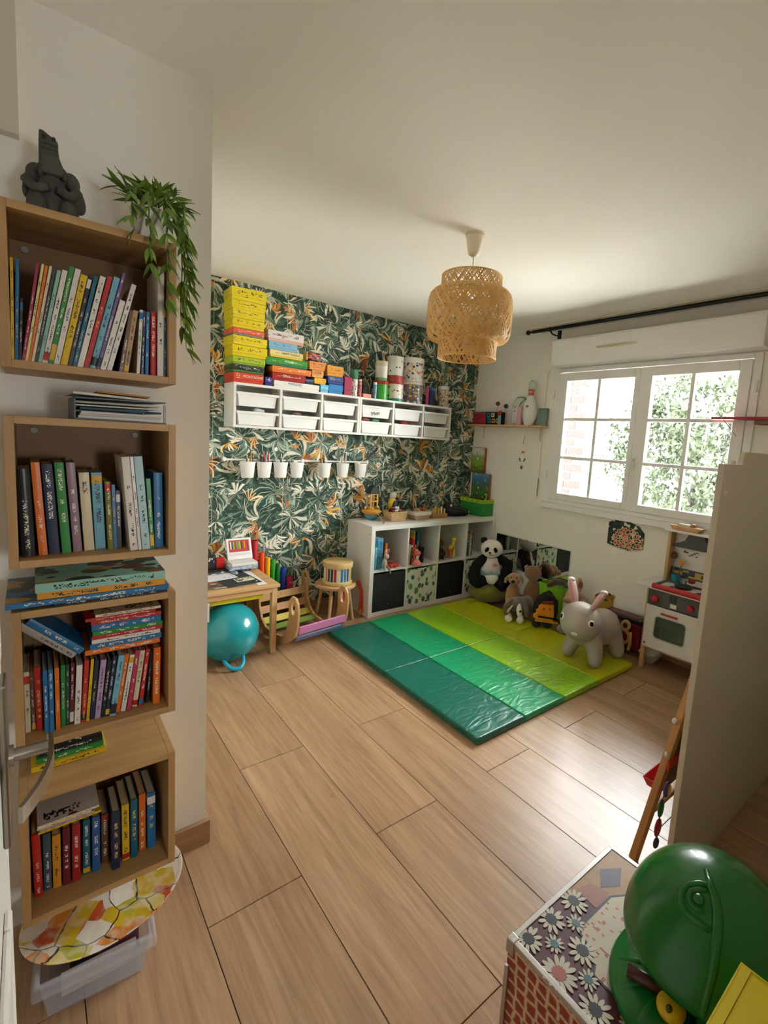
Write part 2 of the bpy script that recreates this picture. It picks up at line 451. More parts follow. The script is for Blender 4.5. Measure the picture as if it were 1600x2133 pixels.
# papered wall: tropical print
def mat_paper():
    m, nt, b = new_mat('jungle_wallpaper')
    tc = N(nt, 'ShaderNodeTexCoord')
    mp0 = N(nt, 'ShaderNodeMapping'); mp0.inputs['Scale'].default_value = (1, 0.0, 1)
    nt.links.new(tc.outputs['Object'], mp0.inputs['Vector'])
    wz = N(nt, 'ShaderNodeTexNoise'); wz.inputs['Scale'].default_value = 7; wz.inputs['Detail'].default_value = 2
    nt.links.new(mp0.outputs[0], wz.inputs['Vector'])
    sub = N(nt, 'ShaderNodeVectorMath'); sub.operation = 'SUBTRACT'; nt.links.new(wz.outputs['Color'], sub.inputs[0]); sub.inputs[1].default_value = (0.5, 0.5, 0.5)
    scl = N(nt, 'ShaderNodeVectorMath'); scl.operation = 'SCALE'; nt.links.new(sub.outputs[0], scl.inputs[0]); scl.inputs['Scale'].default_value = 0.07
    add = N(nt, 'ShaderNodeVectorMath'); add.operation = 'ADD'; nt.links.new(mp0.outputs[0], add.inputs[0]); nt.links.new(scl.outputs[0], add.inputs[1])
    P0 = add.outputs[0]
    def layer(scale, offset, rnd=0.9):
        mp = N(nt, 'ShaderNodeMapping'); mp.inputs['Location'].default_value = offset; mp.inputs['Scale'].default_value = (scale, 0, scale)
        nt.links.new(P0, mp.inputs['Vector'])
        v = N(nt, 'ShaderNodeTexVoronoi'); v.inputs['Scale'].default_value = 1.0; v.inputs['Randomness'].default_value = rnd
        nt.links.new(mp.outputs[0], v.inputs['Vector'])
        d = N(nt, 'ShaderNodeVectorMath'); d.operation = 'SUBTRACT'
        nt.links.new(mp.outputs[0], d.inputs[0]); nt.links.new(v.outputs['Position'], d.inputs[1])
        s = N(nt, 'ShaderNodeSeparateXYZ'); nt.links.new(d.outputs[0], s.inputs[0])
        ang = math_n(nt, 'ARCTAN2', s.outputs[2], s.outputs[0])
        rc = N(nt, 'ShaderNodeSeparateColor'); nt.links.new(v.outputs['Color'], rc.inputs[0])
        ln = N(nt, 'ShaderNodeVectorMath'); ln.operation = 'LENGTH'; nt.links.new(d.outputs[0], ln.inputs[0])
        return ln.outputs['Value'], ang, rc.outputs[0], rc.outputs[1], rc.outputs[2]
    def fan(base, scale, offset, n, pal, l0, l1, prob=0.0, bend=1.6, arc=-2.0, rib='#dcd6bd', ribw=0.10, taper=2.0):
        """palm fronds: blades of random length and colour round each centre, curving outwards"""
        d, ang, r, g, bb = layer(scale, offset)
        a = math_n(nt, 'ADD', ang, math_n(nt, 'MULTIPLY', math_n(nt, 'MULTIPLY', math_n(nt, 'SUBTRACT', g, 0.5), bend * 2), d))
        x = math_n(nt, 'MULTIPLY', math_n(nt, 'ADD', a, 20.0), n / (2 * PI))
        idx = math_n(nt, 'MODULO', math_n(nt, 'FLOOR', x), float(n)); f = math_n(nt, 'FRACT', x)
        cb = N(nt, 'ShaderNodeCombineXYZ'); nt.links.new(idx, cb.inputs[0]); nt.links.new(math_n(nt, 'MULTIPLY', r, 531.0), cb.inputs[1])
        wn = N(nt, 'ShaderNodeTexWhiteNoise'); wn.noise_dimensions = '2D'; nt.links.new(cb.outputs[0], wn.inputs['Vector'])
        ws = N(nt, 'ShaderNodeSeparateColor'); nt.links.new(wn.outputs['Color'], ws.inputs[0])
        L = math_n(nt, 'ADD', math_n(nt, 'MULTIPLY', ws.outputs[1], l1 - l0), l0)
        q = math_n(nt, 'DIVIDE', d, L)
        s = math_n(nt, 'MULTIPLY', math_n(nt, 'ABSOLUTE', math_n(nt, 'SUBTRACT', f, 0.5)), 2.0)
        W = math_n(nt, 'SUBTRACT', 1.0, math_n(nt, 'POWER', q, taper))
        mask = math_n(nt, 'LESS_THAN', s, W)
        if prob > 0: mask = math_n(nt, 'MULTIPLY', mask, math_n(nt, 'GREATER_THAN', bb, prob))
        if arc > -1: mask = math_n(nt, 'MULTIPLY', mask, math_n(nt, 'GREATER_THAN', math_n(nt, 'COSINE', math_n(nt, 'SUBTRACT', ang, math_n(nt, 'MULTIPLY', r, 6.28))), arc))
        c = ramp_n(nt, ws.outputs[0], pal, 'CONSTANT')
        c = mix_n(nt, math_n(nt, 'MULTIPLY', math_n(nt, 'POWER', s, 2.0), 0.6), c, rgb('#0e1d16'))
        c = mix_n(nt, math_n(nt, 'MULTIPLY', math_n(nt, 'LESS_THAN', s, ribw), math_n(nt, 'GREATER_THAN', ws.outputs[2], 0.45)), c, rgb(rib))
        c = mix_n(nt, ramp_n(nt, q, [(0.0, (0.9, 0.9, 0.9)), (0.22, (0, 0, 0))]), c, rgb('#10211a'))
        return mix_n(nt, mask, base, c)
    fine = N(nt, 'ShaderNodeTexNoise'); fine.inputs['Scale'].default_value = 34; fine.inputs['Detail'].default_value = 4
    nt.links.new(P0, fine.inputs['Vector'])
    c = ramp_n(nt, fine.outputs[0], [(0.35, '#152a20'), (0.55, '#365444'), (0.72, '#7d917f')])
    G1 = [(0, '#1d3a2c'), (0.24, '#3f5f4d'), (0.44, '#63806e'), (0.58, '#26463a'), (0.70, '#9dac97'), (0.84, '#dcd7c0')]
    G2 = [(0, '#15302a'), (0.35, '#23473a'), (0.6, '#345a48'), (0.8, '#5f7f69'), (0.93, '#c3c6ac')]
    CR_ = [(0, '#f1ead6'), (0.38, '#ded8c0'), (0.58, '#71887a'), (0.75, '#24402f'), (0.86, '#f5efe0')]
    OR = [(0, '#e0952f'), (0.3, '#eeb551'), (0.52, '#cf7a2e'), (0.68, '#f3dfb4'), (0.84, '#b25c22')]
    c = fan(c, 4.4, (0.3, 0, 0.1), 17, G1, 0.6, 1.1, 0.0, 1.4, taper=3.0)
    c = fan(c, 4.9, (7.7, 0, 3.4), 15, G1, 0.5, 0.95, 0.1, 2.0, -0.3, taper=3.0)
    c = fan(c, 4.5, (3.1, 0, 9.2), 15, CR_, 0.4, 0.8, 0.22, 2.2, 0.0, taper=2.6)
    c = fan(c, 5.2, (17.9, 0, 23.1), 15, G1, 0.35, 0.75, 0.3, 2.2, -0.1, taper=3.0)
    c = fan(c, 4.3, (1.7, 0, 5.4), 13, OR, 0.32, 0.7, 0.2, 1.6, 0.35, '#f6e4ba', 0.16, taper=3.0)
    c = fan(c, 3.3, (11.3, 0, 2.2), 24, G2, 0.30, 0.55, 0.28, 0.6, taper=3.0)
    c = fan(c, 5.6, (5.9, 0, 13.1), 13, CR_, 0.28, 0.55, 0.45, 2.4, 0.25, taper=2.6)
    c = fan(c, 5.0, (9.1, 0, 7.7), 12, OR, 0.26, 0.55, 0.36, 1.6, 0.4, '#f6e4ba', 0.16, taper=3.0)
    d5, a5, r5, g5, b5 = layer(8.5, (4.4, 0, 1.3), 1.0)
    c = mix_n(nt, math_n(nt, 'MULTIPLY', math_n(nt, 'LESS_THAN', d5, 0.13), math_n(nt, 'GREATER_THAN', r5, 0.72)), c, ramp_n(nt, g5, [(0.0, '#d9822b'), (0.5, '#e7a75a'), (0.8, '#c4612a')]))
    d6, a6, r6, g6, b6 = layer(5.1, (2.4, 0, 8.3), 1.0)
    c = mix_n(nt, math_n(nt, 'MULTIPLY', math_n(nt, 'LESS_THAN', d6, 0.115), math_n(nt, 'GREATER_THAN', r6, 0.72)), c, ramp_n(nt, d6, [(0.0, '#6a5a44'), (0.045, '#d9cfb6'), (0.10, '#efe8d6')]))
    nt.links.new(c, b.inputs['Base Color'])
    b.inputs['Roughness'].default_value = 0.75
    return m
M_paper = mat_paper()
wall_back = struct(bx('wall_back', -1.1, XW + 0.2, YW, YW + 0.12, 0, HC, M_wall), 'wall behind the toy storage')
paper = bx('wallpaper', XL, XW - 0.006, YW - 0.003, YW, 0, HC, M_paper, wall_back)
paper['label'] = 'dark green tropical leaf wallpaper with orange blooms'
# paper drop seams are slightly raised edges
for xs in (1.0, 1.53, 2.06, 2.59, 3.12):
    bx('seam', xs - 0.0012, xs + 0.0012, YW - 0.0042, YW - 0.003, 0, HC, P('#cfc9b5', 0.8), wall_back)

# wall carrying the bookcases: a solid block whose end is the corner of the room
wall_left = struct(bx('wall_left', -1.1, XL, YF, YW, 0, HC, M_wall), 'off-white wall with the bookcases')
struct(bx('wall_side', -1.22, -1.1, -1.7, YW, 0, HC, M_wall), 'hall side wall')
struct(bx('beam', -1.1, -0.003, 1.632, YF, 2.17, HC, P('#d3cbbc', 0.9)), 'boxed-in beam under the ceiling')  # beige darker than the walls: the beam's shading is put into its colour
M_skirt = WOOD('#8e6c4c', '#b18c66', 'x', 1.0, 0.5)
struct(bx('baseboard_left', 0.31, XL + 0.014, YF - 0.014, YF, 0.0, 0.088, M_skirt, bevel=0.002))
struct(bx('baseboard_side', XL, XL + 0.014, YF, YW, 0.0, 0.088, WOOD('#8e6c4c', '#b18c66', 'y', 1.0, 0.5), bevel=0.002))
struct(bx('baseboard_back', XL + 0.014, XW - 0.02, YW - 0.017, YW - 0.003, 0.0, 0.088, M_skirt, bevel=0.002))
struct(bx('baseboard_right', XW - 0.014, XW, -0.08, YW - 0.02, 0.0, 0.088, WOOD('#8e6c4c', '#b18c66', 'y', 1.0, 0.5), bevel=0.002))

# window wall, with the opening
OY0, OY1, OZ0, OZ1 = 1.08, 2.62, 1.005, 2.165
mb = MB()
mb.box(XW, XW + 0.22, -1.7, OY0, 0, HC); mb.box(XW, XW + 0.22, OY1, YW, 0, HC)
mb.box(XW, XW + 0.22, OY0, OY1, 0, OZ0); mb.box(XW, XW + 0.22, OY0, OY1, OZ1, HC)
wall_right = struct(mb.build('wall_right', M_wall), 'off-white wall with the window')
# wall behind the camera: the hall; opening added to let in fill light
HX0, HX1, HZ0, HZ1 = 0.55, 0.83, 1.15, 1.57
mb = MB()
mb.box(-1.1, HX0, -1.72, -1.6, 0, HC); mb.box(HX1, XW, -1.72, -1.6, 0, HC)
mb.box(HX0, HX1, -1.72, -1.6, 0, HZ0); mb.box(HX0, HX1, -1.72, -1.6, HZ1, HC)
struct(mb.build('wall_front', M_wall), 'hall wall with a small opening added for fill light')
struct(bx('wall_near', 0.56, XW, -0.20, -0.08, 0, HC, M_wall), 'near wall beside the doorway')
# strip along the ceiling above the curtain pole
struct(bx('trim_1', 3.40, XW, -0.08, 2.80, HC - 0.012, HC, P('#d8d0c4', 0.9), bevel=0.003), 'flat strip along the ceiling over the window')

# window_1: frame, two six-pane sashes, panes, handle
M_pvc = P('#ebe9e6', 0.35)
win = thing('window_1', 'white two-leaf window with glazing bars', 'window'); win['kind'] = 'structure'; del win['category']
fx0, fx1 = XW - 0.012, XW + 0.075
def rect_frame(mb, y0, y1, z0, z1, w, x0, x1, wt=None):
    wt = wt or w
    mb.box(x0, x1, y0, y0 + w, z0, z1); mb.box(x0, x1, y1 - w, y1, z0, z1)
    mb.box(x0, x1, y0 + w, y1 - w, z0, z0 + wt); mb.box(x0, x1, y0 + w, y1 - w, z1 - wt, z1)
mb = MB(); rect_frame(mb, OY0, OY1, OZ0, OZ1, 0.05, fx0, fx1, 0.035); mb.build('window_frame', M_pvc, win, bevel=0.004)
bx('window_sill', XW - 0.03, XW, OY0 - 0.03, OY1 + 0.03, OZ0 - 0.05, OZ0, M_pvc, win, bevel=0.006)
M_glass, nt, b = new_mat('window_glass')
nt.nodes.remove(b)
tr = N(nt, 'ShaderNodeBsdfTransparent'); gl = N(nt, 'ShaderNodeBsdfGlossy'); gl.inputs['Roughness'].default_value = 0.02
mx = N(nt, 'ShaderNodeMixShader'); fr = N(nt, 'ShaderNodeFresnel'); fr.inputs[0].default_value = 1.3
nt.links.new(fr.outputs[0], mx.inputs[0]); nt.links.new(tr.outputs[0], mx.inputs[1]); nt.links.new(gl.outputs[0], mx.inputs[2])
nt.links.new(mx.outputs[0], nt.nodes['Material Output'].inputs[0])
tr.inputs[0].default_value = (0.97, 0.98, 0.97, 1)
for y0, y1, gy0, gy1 in ((1.852, OY1 - 0.05, 1.895, 2.485), (OY0 + 0.05, 1.848, 1.20, 1.760)):
    sx0, sx1 = XW - 0.022, XW + 0.035
    mb = MB(); z0, z1 = OZ0 + 0.035, OZ1 - 0.04
    mb.box(sx0, sx1, y0, gy0, z0, z1); mb.box(sx0, sx1, gy1, y1, z0, z1)
    mb.box(sx0, sx1, gy0, gy1, z0, 1.098); mb.box(sx0, sx1, gy0, gy1, 2.056, z1)
    sash = mb.build('sash', M_pvc, win, bevel=0.005)
    ym = (gy0 + gy1) / 2
    bx('glazing_bar', sx0 + 0.01, sx1 - 0.012, ym - 0.013, ym + 0.013, 1.098, 2.056, M_pvc, sash, bevel=0.004)
    for zb in (1.408, 1.735):
        bx('glazing_bar', sx0 + 0.012, sx1 - 0.014, gy0, gy1, zb - 0.013, zb + 0.013, M_pvc, sash, bevel=0.004)
    for za, zb in ((1.098, 1.395), (1.421, 1.722), (1.748, 2.056)):
        for ya, yb in ((gy0, ym - 0.013), (ym + 0.013, gy1)):
            bx('pane', XW + 0.004, XW + 0.008, ya, yb, za, zb, M_glass, sash)
for yy in (OY1 - 0.012, OY0 + 0.012):
    for zz in (1.25, 1.95):
        MB().cyl((XW - 0.03, yy, zz - 0.035), (XW - 0.03, yy, zz + 0.035), 0.008, n=10).build('hinge', M_pvc, win, smooth='auto')
h = bx('handle_plate', XW - 0.03, XW - 0.022, 1.818, 1.842, 1.36, 1.45, M_whitegloss, win, bevel=0.003)
MB().tube([(XW - 0.03, 1.83, 1.43), (XW - 0.058, 1.83, 1.43), (XW - 0.066, 1.832, 1.41), (XW - 0.062, 1.836, 1.30)], [0.008, 0.008, 0.009, 0.007], 10).build('handle', M_whitegloss, h, smooth=True)

# roller shutter box above the window
sb = thing('shutter_box', 'white roller shutter box with a slim air vent above the window', 'shutter box', (3.44, 1.81, 2.17))
MB().prism([(0.155, 0), (0.0, 0.008), (0.0, 0.208), (0.008, 0.216), (0.155, 0.216)], -0.765, 0.765, 'y', 0, Matrix(((1, 0, 0, 0), (0, 1, 0, 0), (0, 0, 1, 0), (0, 0, 0, 1)))).build('box_body', M_pvc, sb, bevel=0.004)
bx('lower_lip', -0.006, 0.0, -0.768, 0.768, 0.0, 0.012, M_pvc, sb, bevel=0.002)
bx('upper_lip', -0.006, 0.0, -0.768, 0.768, 0.196, 0.206, M_pvc, sb, bevel=0.002)
v = MB().ring([(0.19 + 0.17 * c, 0.112 + 0.013 * s) for c, s in [(math.cos(t) , math.sin(t)) for t in [i * PI / 12 for i in range(24)]]], [(0.19 + 0.16 * c, 0.112 + 0.007 * s) for c, s in [(math.cos(t), math.sin(t)) for t in [i * PI / 12 for i in range(24)]]], -0.008, 0.0, 'x').build('air_vent', P('#d8cfae', 0.4), sb)
bx('vent_slot', -0.002, 0.0, 0.03, 0.35, 0.106, 0.118, P('#cfc9bd', 0.5), v)

# curtain pole
cp = thing('curtain_pole', 'black metal curtain pole with ball finial over the window', 'curtain rod', (3.45, 2.85, 2.478))
MB().cyl((0, -2.6, 0), (0, -0.05, 0), 0.0135, n=14).build('pole', M_black, cp, smooth='auto')
MB().cyl((0, -0.27, 0), (0, -0.02, 0), 0.0095, n=12).build('inner_pole', M_black, cp, smooth='auto')
MB().ball((0, 0.0, 0), 0.021, 16, 12).build('finial', M_black, cp, smooth=True)
br = MB().tube([(0.0, -0.23, -0.006), (0.03, -0.23, -0.03), (0.08, -0.23, -0.036), (0.145, -0.23, -0.03)], 0.007, 8)
br.ring(ell(0, 0, 0.017, 0.017, 16), ell(0, 0, 0.011, 0.011, 16), -0.24, -0.22, 'y')
br.box(0.133, 0.145, -0.245, -0.215, -0.07, 0.02)
br.build('bracket', M_black, cp, smooth='auto')
mb = MB().tube([(0.0, -2.4, -0.006), (0.08, -2.4, -0.036), (0.145, -2.4, -0.03)], 0.007, 8)
mb.build('bracket', M_black, cp)

# open room door beside the camera
door = thing('door_1', 'white panelled room door standing open with a brushed lever handle', 'door'); door['kind'] = 'structure'; del door['category']
M_door = P('#e6e3da', 0.5)
slab = bx('door_leaf', -0.082, -0.042, 0.04, 0.885, 0.012, 2.04, M_door, door, bevel=0.003)
for z0, z1 in ((0.16, 0.86), (1.2, 1.9)):
    mb = MB()
    rect_frame(mb, 0.17, 0.74, z0, z1, 0.035, -0.042, -0.034)
    mb.build('panel_moulding', M_door, slab, bevel=0.006)
M_steel = P('#a39b90', 0.3, 1.0)
pl = bx('handle_plate', -0.042, -0.0335, 0.775, 0.822, 0.915, 1.145, M_steel, door, bevel=0.003)
MB().cyl((-0.0335, 0.797, 1.035), (-0.0285, 0.797, 1.035), 0.014, n=16).build('collar', M_steel, pl, smooth='auto')
MB().cyl((-0.0335, 0.797, 1.035), (0.008, 0.797, 1.035), 0.0085, n=16).build('spindle', M_steel, pl, smooth='auto')
pts = []
for i in range(13):
    t = i / 12.0
    pts.append((0.0095 + 0.007 * math.sin(t * PI * 0.8) - 0.034 * t ** 2.2, 0.822 - 0.155 * t, 1.037 - 0.004 * t))
mb = MB()
for k in range(12):
    p, q = Vector(pts[k]), Vector(pts[k + 1])
    d = (q - p).normalized(); nrm = Vector((d.y, -d.x, 0)) * 0.0025
    h0 = 0.011 - 0.002 * abs(k / 12 - 0.5); h1 = h0
    if k == 0: h0 = 0.002
    vs = [p - nrm + Vector((0, 0, -h0)), p + nrm + Vector((0, 0, -h0)), p + nrm + Vector((0, 0, h0)), p - nrm + Vector((0, 0, h0)),
          q - nrm + Vector((0, 0, -h1)), q + nrm + Vector((0, 0, -h1)), q + nrm + Vector((0, 0, h1)), q - nrm + Vector((0, 0, h1))]
    mb.add(vs, [(0, 1, 2, 3), (7, 6, 5, 4), (0, 4, 5, 1), (1, 5, 6, 2), (2, 6, 7, 3), (3, 7, 4, 0)])
mb.build('lever', M_steel, pl)

# outside: neighbour's brick pier and garden tree
M_brick = P((0.0135, 0.0052, 0.0036), 0.9, noise=0.3, nscale=30)
pier = thing('brick_pier', 'red brick wall end with pale mortar seen through the window', 'brick wall', (6.0, 3.88, -1.0))
bx('mortar_core', 0.012, 0.5, 0.012, 1.2, 0.0, 5.2, P((0.075, 0.07, 0.065), 0.95), pier)
bp0 = None
for row in range(43):
    for k in range(5):
        p = (random.uniform(0, 0.008), k * 0.2 + (0.1 if row % 2 else 0.0), row * 0.12)
        if bp0 is None: bp0 = bx('brick', 0, 0.11, 0.0, 0.186, 0, 0.104, M_brick, pier, bevel=0.004, seg=1, loc=p)
        else: link_copy(bp0, pier, p)
struct(bx('ground_outside', XW + 0.25, 30, -20, 25, -1.2, -1.0, P((0.62, 0.60, 0.55), 0.9, noise=0.1, nscale=3)), 'pale terrace outside the window')

# ================================================================ wall boxes with books
CB = {'yellow': '#e0b81c', 'blue': '#1f6fa3', 'black': '#1d1d1f', 'magenta': '#a3244f', 'paleyellow': '#e5d588', 'orange': '#dd6f1e', 'cream': '#dccfae',
      'charcoal': '#3f4446', 'mint': '#8fbfae', 'white': '#e4ddd2', 'green': '#2f8a3c', 'teal': '#17607a', 'red': '#b9251f', 'lightblue': '#78b5c9', 'purple': '#7a5a94',
      'brown': '#6a4a33', 'tan': '#b28e62', 'navy': '#1d2747', 'mauve': '#8d7078', 'beige': '#d8c8a3', 'olive': '#7d7b2e', 'plum': '#33203a', 'paleblue': '#b5d2d8',
      'darkgreen': '#1f5237', 'maroon': '#6d1622', 'lilac': '#b79cc0', 'pink': '#b53350', 'slate': '#3f5360', 'amber': '#d9951f', 'redwhite': '#a81f24', 'redblue': '#2a5f9a', 'grey': '#a39c92'}
CWORD = {'paleyellow': 'pale yellow', 'lightblue': 'light blue', 'paleblue': 'pale blue', 'darkgreen': 'dark green', 'redwhite': 'red and white', 'redblue': 'blue and red'}
cword = lambda c: CWORD.get(c, c)
LIGHTC = {'yellow', 'paleyellow', 'cream', 'mint', 'white', 'lightblue', 'tan', 'beige', 'paleblue', 'lilac', 'amber', 'grey'}
M_pages = P('#cdbf9c', 0.85, noise=0.15, nscale=90)
M_pageswhite = P('#ddd6c8', 0.85, noise=0.1, nscale=90)
M_oak = {a: WOOD('#a57f50', '#c09a64', a, 0.8, 0.5) for a in 'xyz'}
M_cap = P('#9d988e', 0.5)
def wall_box(name_label, z0, caps):
    t = thing('wall_bookcase', name_label, 'bookcase', (0.128, 1.41, z0), group='oak wall boxes')
    w, h, d, k = 0.1745, 0.352, 0.2515, 0.018
    bx('side_panel', -w, -w + k, 0, d, 0, h, M_oak['z'], t, bevel=0.001)
    bx('side_panel', w - k, w, 0, d, 0, h, M_oak['z'], t, bevel=0.001)
    bx('top_panel', -w + k, w - k, 0, d, h - k, h, M_oak['x'], t, bevel=0.001)
    bx('bottom_panel', -w + k, w - k, 0, d, 0, k, M_oak['x'], t, bevel=0.001)
    bx('back_panel', -w + k, w - k, d - 0.006, d, k, h - k, P('#8a6a44', 0.6), t)
    for cx in caps:
        MB().cyl((cx, d - 0.006, h - 0.037), (cx, d - 0.011, h - 0.037), 0.009, 0.008, n=14).build('screw_cap', M_cap, t, smooth='auto')
    return t
wall_box('highest oak wall box, with the grey statue and potted plant on top', 1.594, (-0.128,))
wall_box('second oak wall box down, with folders lying on top', 1.137, (-0.12, 0.115))
wall_box('third oak wall box down, crammed with red and blue paperbacks', 0.681, ())
wall_box('lowest oak wall box, just above the oval tray', 0.205, ())

_used = {}
def uniq(label):
    n = _used.get(label, 0) + 1; _used[label] = n
    return label if n == 1 else None
ORD = ['first', 'second', 'third', 'fourth', 'fifth', 'sixth', 'seventh', 'eighth', 'ninth', 'tenth', 'eleventh', 'twelfth', 'thirteenth', 'fourteenth', 'fifteenth',
       'sixteenth', 'seventeenth', 'eighteenth', 'nineteenth', 'twentieth', 'twenty-first', 'twenty-second', 'twenty-third', 'twenty-fourth', 'twenty-fifth', 'twenty-sixth', 'twenty-seventh', 'twenty-eighth', 'twenty-ninth']
def spine_mat(c, seed):
    r = random.Random(seed)
    ink = '#23262e' if c in LIGHTC else r.choice(['#e9e2cf', '#e9e2cf', '#e3c35a', '#f0eee8'])
    band = r.choice([((0.3, 0.7), (0.12, 0.9)), ((0.28, 0.72), (0.3, 0.93)), ((0.33, 0.67), (0.05, 0.7)), ((0.3, 0.7), (0.2, 0.8))])
    i2 = None
    if r.random() < 0.45:
        z = r.choice([(0.86, 0.96), (0.03, 0.12), (0.8, 0.93), (0.04, 0.2)])
        i2 = (r.choice(['#e4ddd2', '#d9b02a', '#b9251f', '#1f6fa3', '#23262e']), z[0], z[1])
    return PRINT(CB[c], ink, 9.0, r.choice([95.0, 120.0, 140.0]), r.choice([0.5, 0.6]), 'xz', band, r.choice([0.35, 0.5]), i2)
def make_book(label, group, c, w, d, h, loc, rot, seed=0, mat=None, pages=None, round_spine=False):
    """upright book: spine towards -y, thickness along x, height along z"""
    t = thing('book', label, 'book', loc, rot, group)
    k = min(0.0016, w * 0.2)
    m = mat or spine_mat(c, seed)
    mb = MB()
    mb.box(-w / 2, -w / 2 + k, 0, d, 0, h); mb.box(w / 2 - k, w / 2, 0, d, 0, h)
    if w > 0.012:
        n = 6; pts = [(-w / 2 + w * i / n, -0.0035 * math.sin(PI * i / n) if round_spine else -0.0012 * math.sin(PI * i / n)) for i in range(n + 1)]
        mb.prism(pts + [(w / 2, 0.0016), (-w / 2, 0.0016)], 0, h, 'z')
    else:
        mb.box(-w / 2, w / 2, -0.0004, k, 0, h)
    mb.build('cover', m, t)
    bx('pages', -w / 2 + k, w / 2 - k, k, d - 0.004, 0.003, h - 0.003, pages or M_pages, t)
    return t
BOOKS = {
 'highest': (1.6122, 'top wall box', 0.15, [(-.0262,1.435,.0053,.22,.9,'yellow'),(-.0198,1.435,.0062,.22,1.9,'blue'),(-.0137,1.437,.0047,.138,2.7,'black'),(-.0083,1.435,.0058,.219,8.1,'magenta'),(-.0028,1.435,.0050,.22,9.0,'paleyellow'),(.0026,1.435,.0055,.218,9.4,'orange'),(.0083,1.435,.0055,.219,9.8,'cream'),(.0143,1.435,.006,.216,10.2,'charcoal'),(.0212,1.435,.0072,.213,10.6,'mint'),(.0303,1.435,.0102,.216,11.0,'white'),(.0408,1.435,.0096,.228,11.2,'green'),(.0519,1.435,.0113,.225,11.4,'white'),(.0654,1.435,.0137,.214,11.5,'yellow'),(.0770,1.435,.0078,.216,11.6,'black'),(.0860,1.435,.0083,.218,12.0,'teal'),(.0970,1.435,.012,.22,12.6,'white'),(.1092,1.435,.0104,.224,13.0,'red'),(.1220,1.435,.0132,.225,13.3,'lightblue'),(.1328,1.435,.0068,.24,13.5,'purple'),(.1434,1.435,.0122,.173,14.0,'white'),(.1561,1.435,.0108,.217,14.3,'white'),(.1812,1.437,.0084,.155,9.0,'brown'),(.1918,1.437,.0110,.156,8.4,'tan'),(.2192,1.437,.0074,.161,3.0,'white'),(.2286,1.437,.0058,.16,2.0,'navy'),(.2385,1.437,.0078,.159,1.3,'blue'),(.2533,1.437,.0127,.162,.4,'red'),(.2695,1.433,.0150,.275,0.4,'white'),(.2815,1.437,.0048,.178,0,'teal')]),
 'second': (1.1552, 'second wall box', 0.14, [(-.0105,1.449,.0268,.211,-1.7,'black'),(.0175,1.453,.0176,.226,-2.8,'orange'),(.0396,1.458,.0215,.221,-2.9,'navy'),(.0636,1.455,.0193,.226,-3.0,'green'),(.0866,1.461,.019,.226,-3.0,'mauve'),(.1114,1.466,.0225,.201,-2.7,'beige'),(.1365,1.476,.0235,.2,-2.0,'lightblue'),(.1574,1.457,.013,.179,-1.8,'olive'),(.1684,1.463,.0078,.17,-1.3,'blue'),(.1780,1.47,.0100,.154,-.8,'plum'),(.2057,1.425,.0182,.245,-4.2,'white'),(.2193,1.425,.0072,.246,-4.2,'white'),(.2339,1.425,.0198,.247,-4.2,'paleblue'),(.2492,1.428,.0098,.189,-3.0,'green'),(.2670,1.44,.0215,.204,-.8,'blue')]),
 'third': (.6992, 'third wall box', 0.13, [(-.0229,1.468,.0109,.16,0,'cream'),(-.0119,1.468,.0077,.158,-.6,'brown'),(.0005,1.464,.0150,.168,-.8,'red'),(.0139,1.442,.0095,.166,-.4,'blue'),(.0241,1.440,.0095,.167,-.1,'blue'),(.0365,1.442,.0095,.167,0,'orange'),(.0475,1.453,.0095,.166,.7,'green'),(.0564,1.453,.0074,.165,1.0,'darkgreen'),(.0647,1.453,.0082,.166,1.8,'maroon'),(.0762,1.446,.0132,.16,2.8,'white'),(.0895,1.45,.0105,.166,3.6,'red'),(.0986,1.447,.0066,.168,4.6,'yellow'),(.1085,1.452,.0095,.161,4.9,'navy'),(.1202,1.447,.0128,.16,5.9,'lilac'),(.1318,1.447,.0090,.156,6.7,'black'),(.1413,1.445,.0088,.164,7.1,'navy'),(.1535,1.438,.0142,.166,8.0,'lightblue'),(.1665,1.45,.0102,.162,8.6,'orange'),(.1790,1.448,.0119,.157,8.6,'white'),(.1930,1.449,.0113,.166,7.9,'pink'),(.2080,1.457,.0127,.16,7.5,'cream'),(.2222,1.455,.0101,.162,7.0,'red'),(.2405,1.462,.0076,.153,4.4,'black'),(.2602,1.445,.0174,.166,1.1,'orange')]),
 'lowest': (.2232, 'lowest wall box', 0.125, [(-.0132,1.476,.0183,.183,-1.0,'red'),(.0060,1.486,.0175,.166,.1,'slate'),(.0258,1.482,.0185,.155,.3,'amber'),(.0464,1.476,.0168,.169,.6,'maroon'),(.068,1.474,.0192,.170,.7,'redwhite'),(.0918,1.484,.0165,.165,.7,'teal'),(.1142,1.479,.0186,.167,.5,'redblue'),(.1366,1.497,.0173,.152,.6,'brown'),(.1590,1.456,.0205,.178,.6,'navy'),(.1859,1.474,.0189,.176,-.2,'yellow'),(.2065,1.472,.0180,.183,.2,'teal'),(.2294,1.485,.0178,.181,.1,'orange'),(.2533,1.48,.022,.179,-.2,'blue')])}
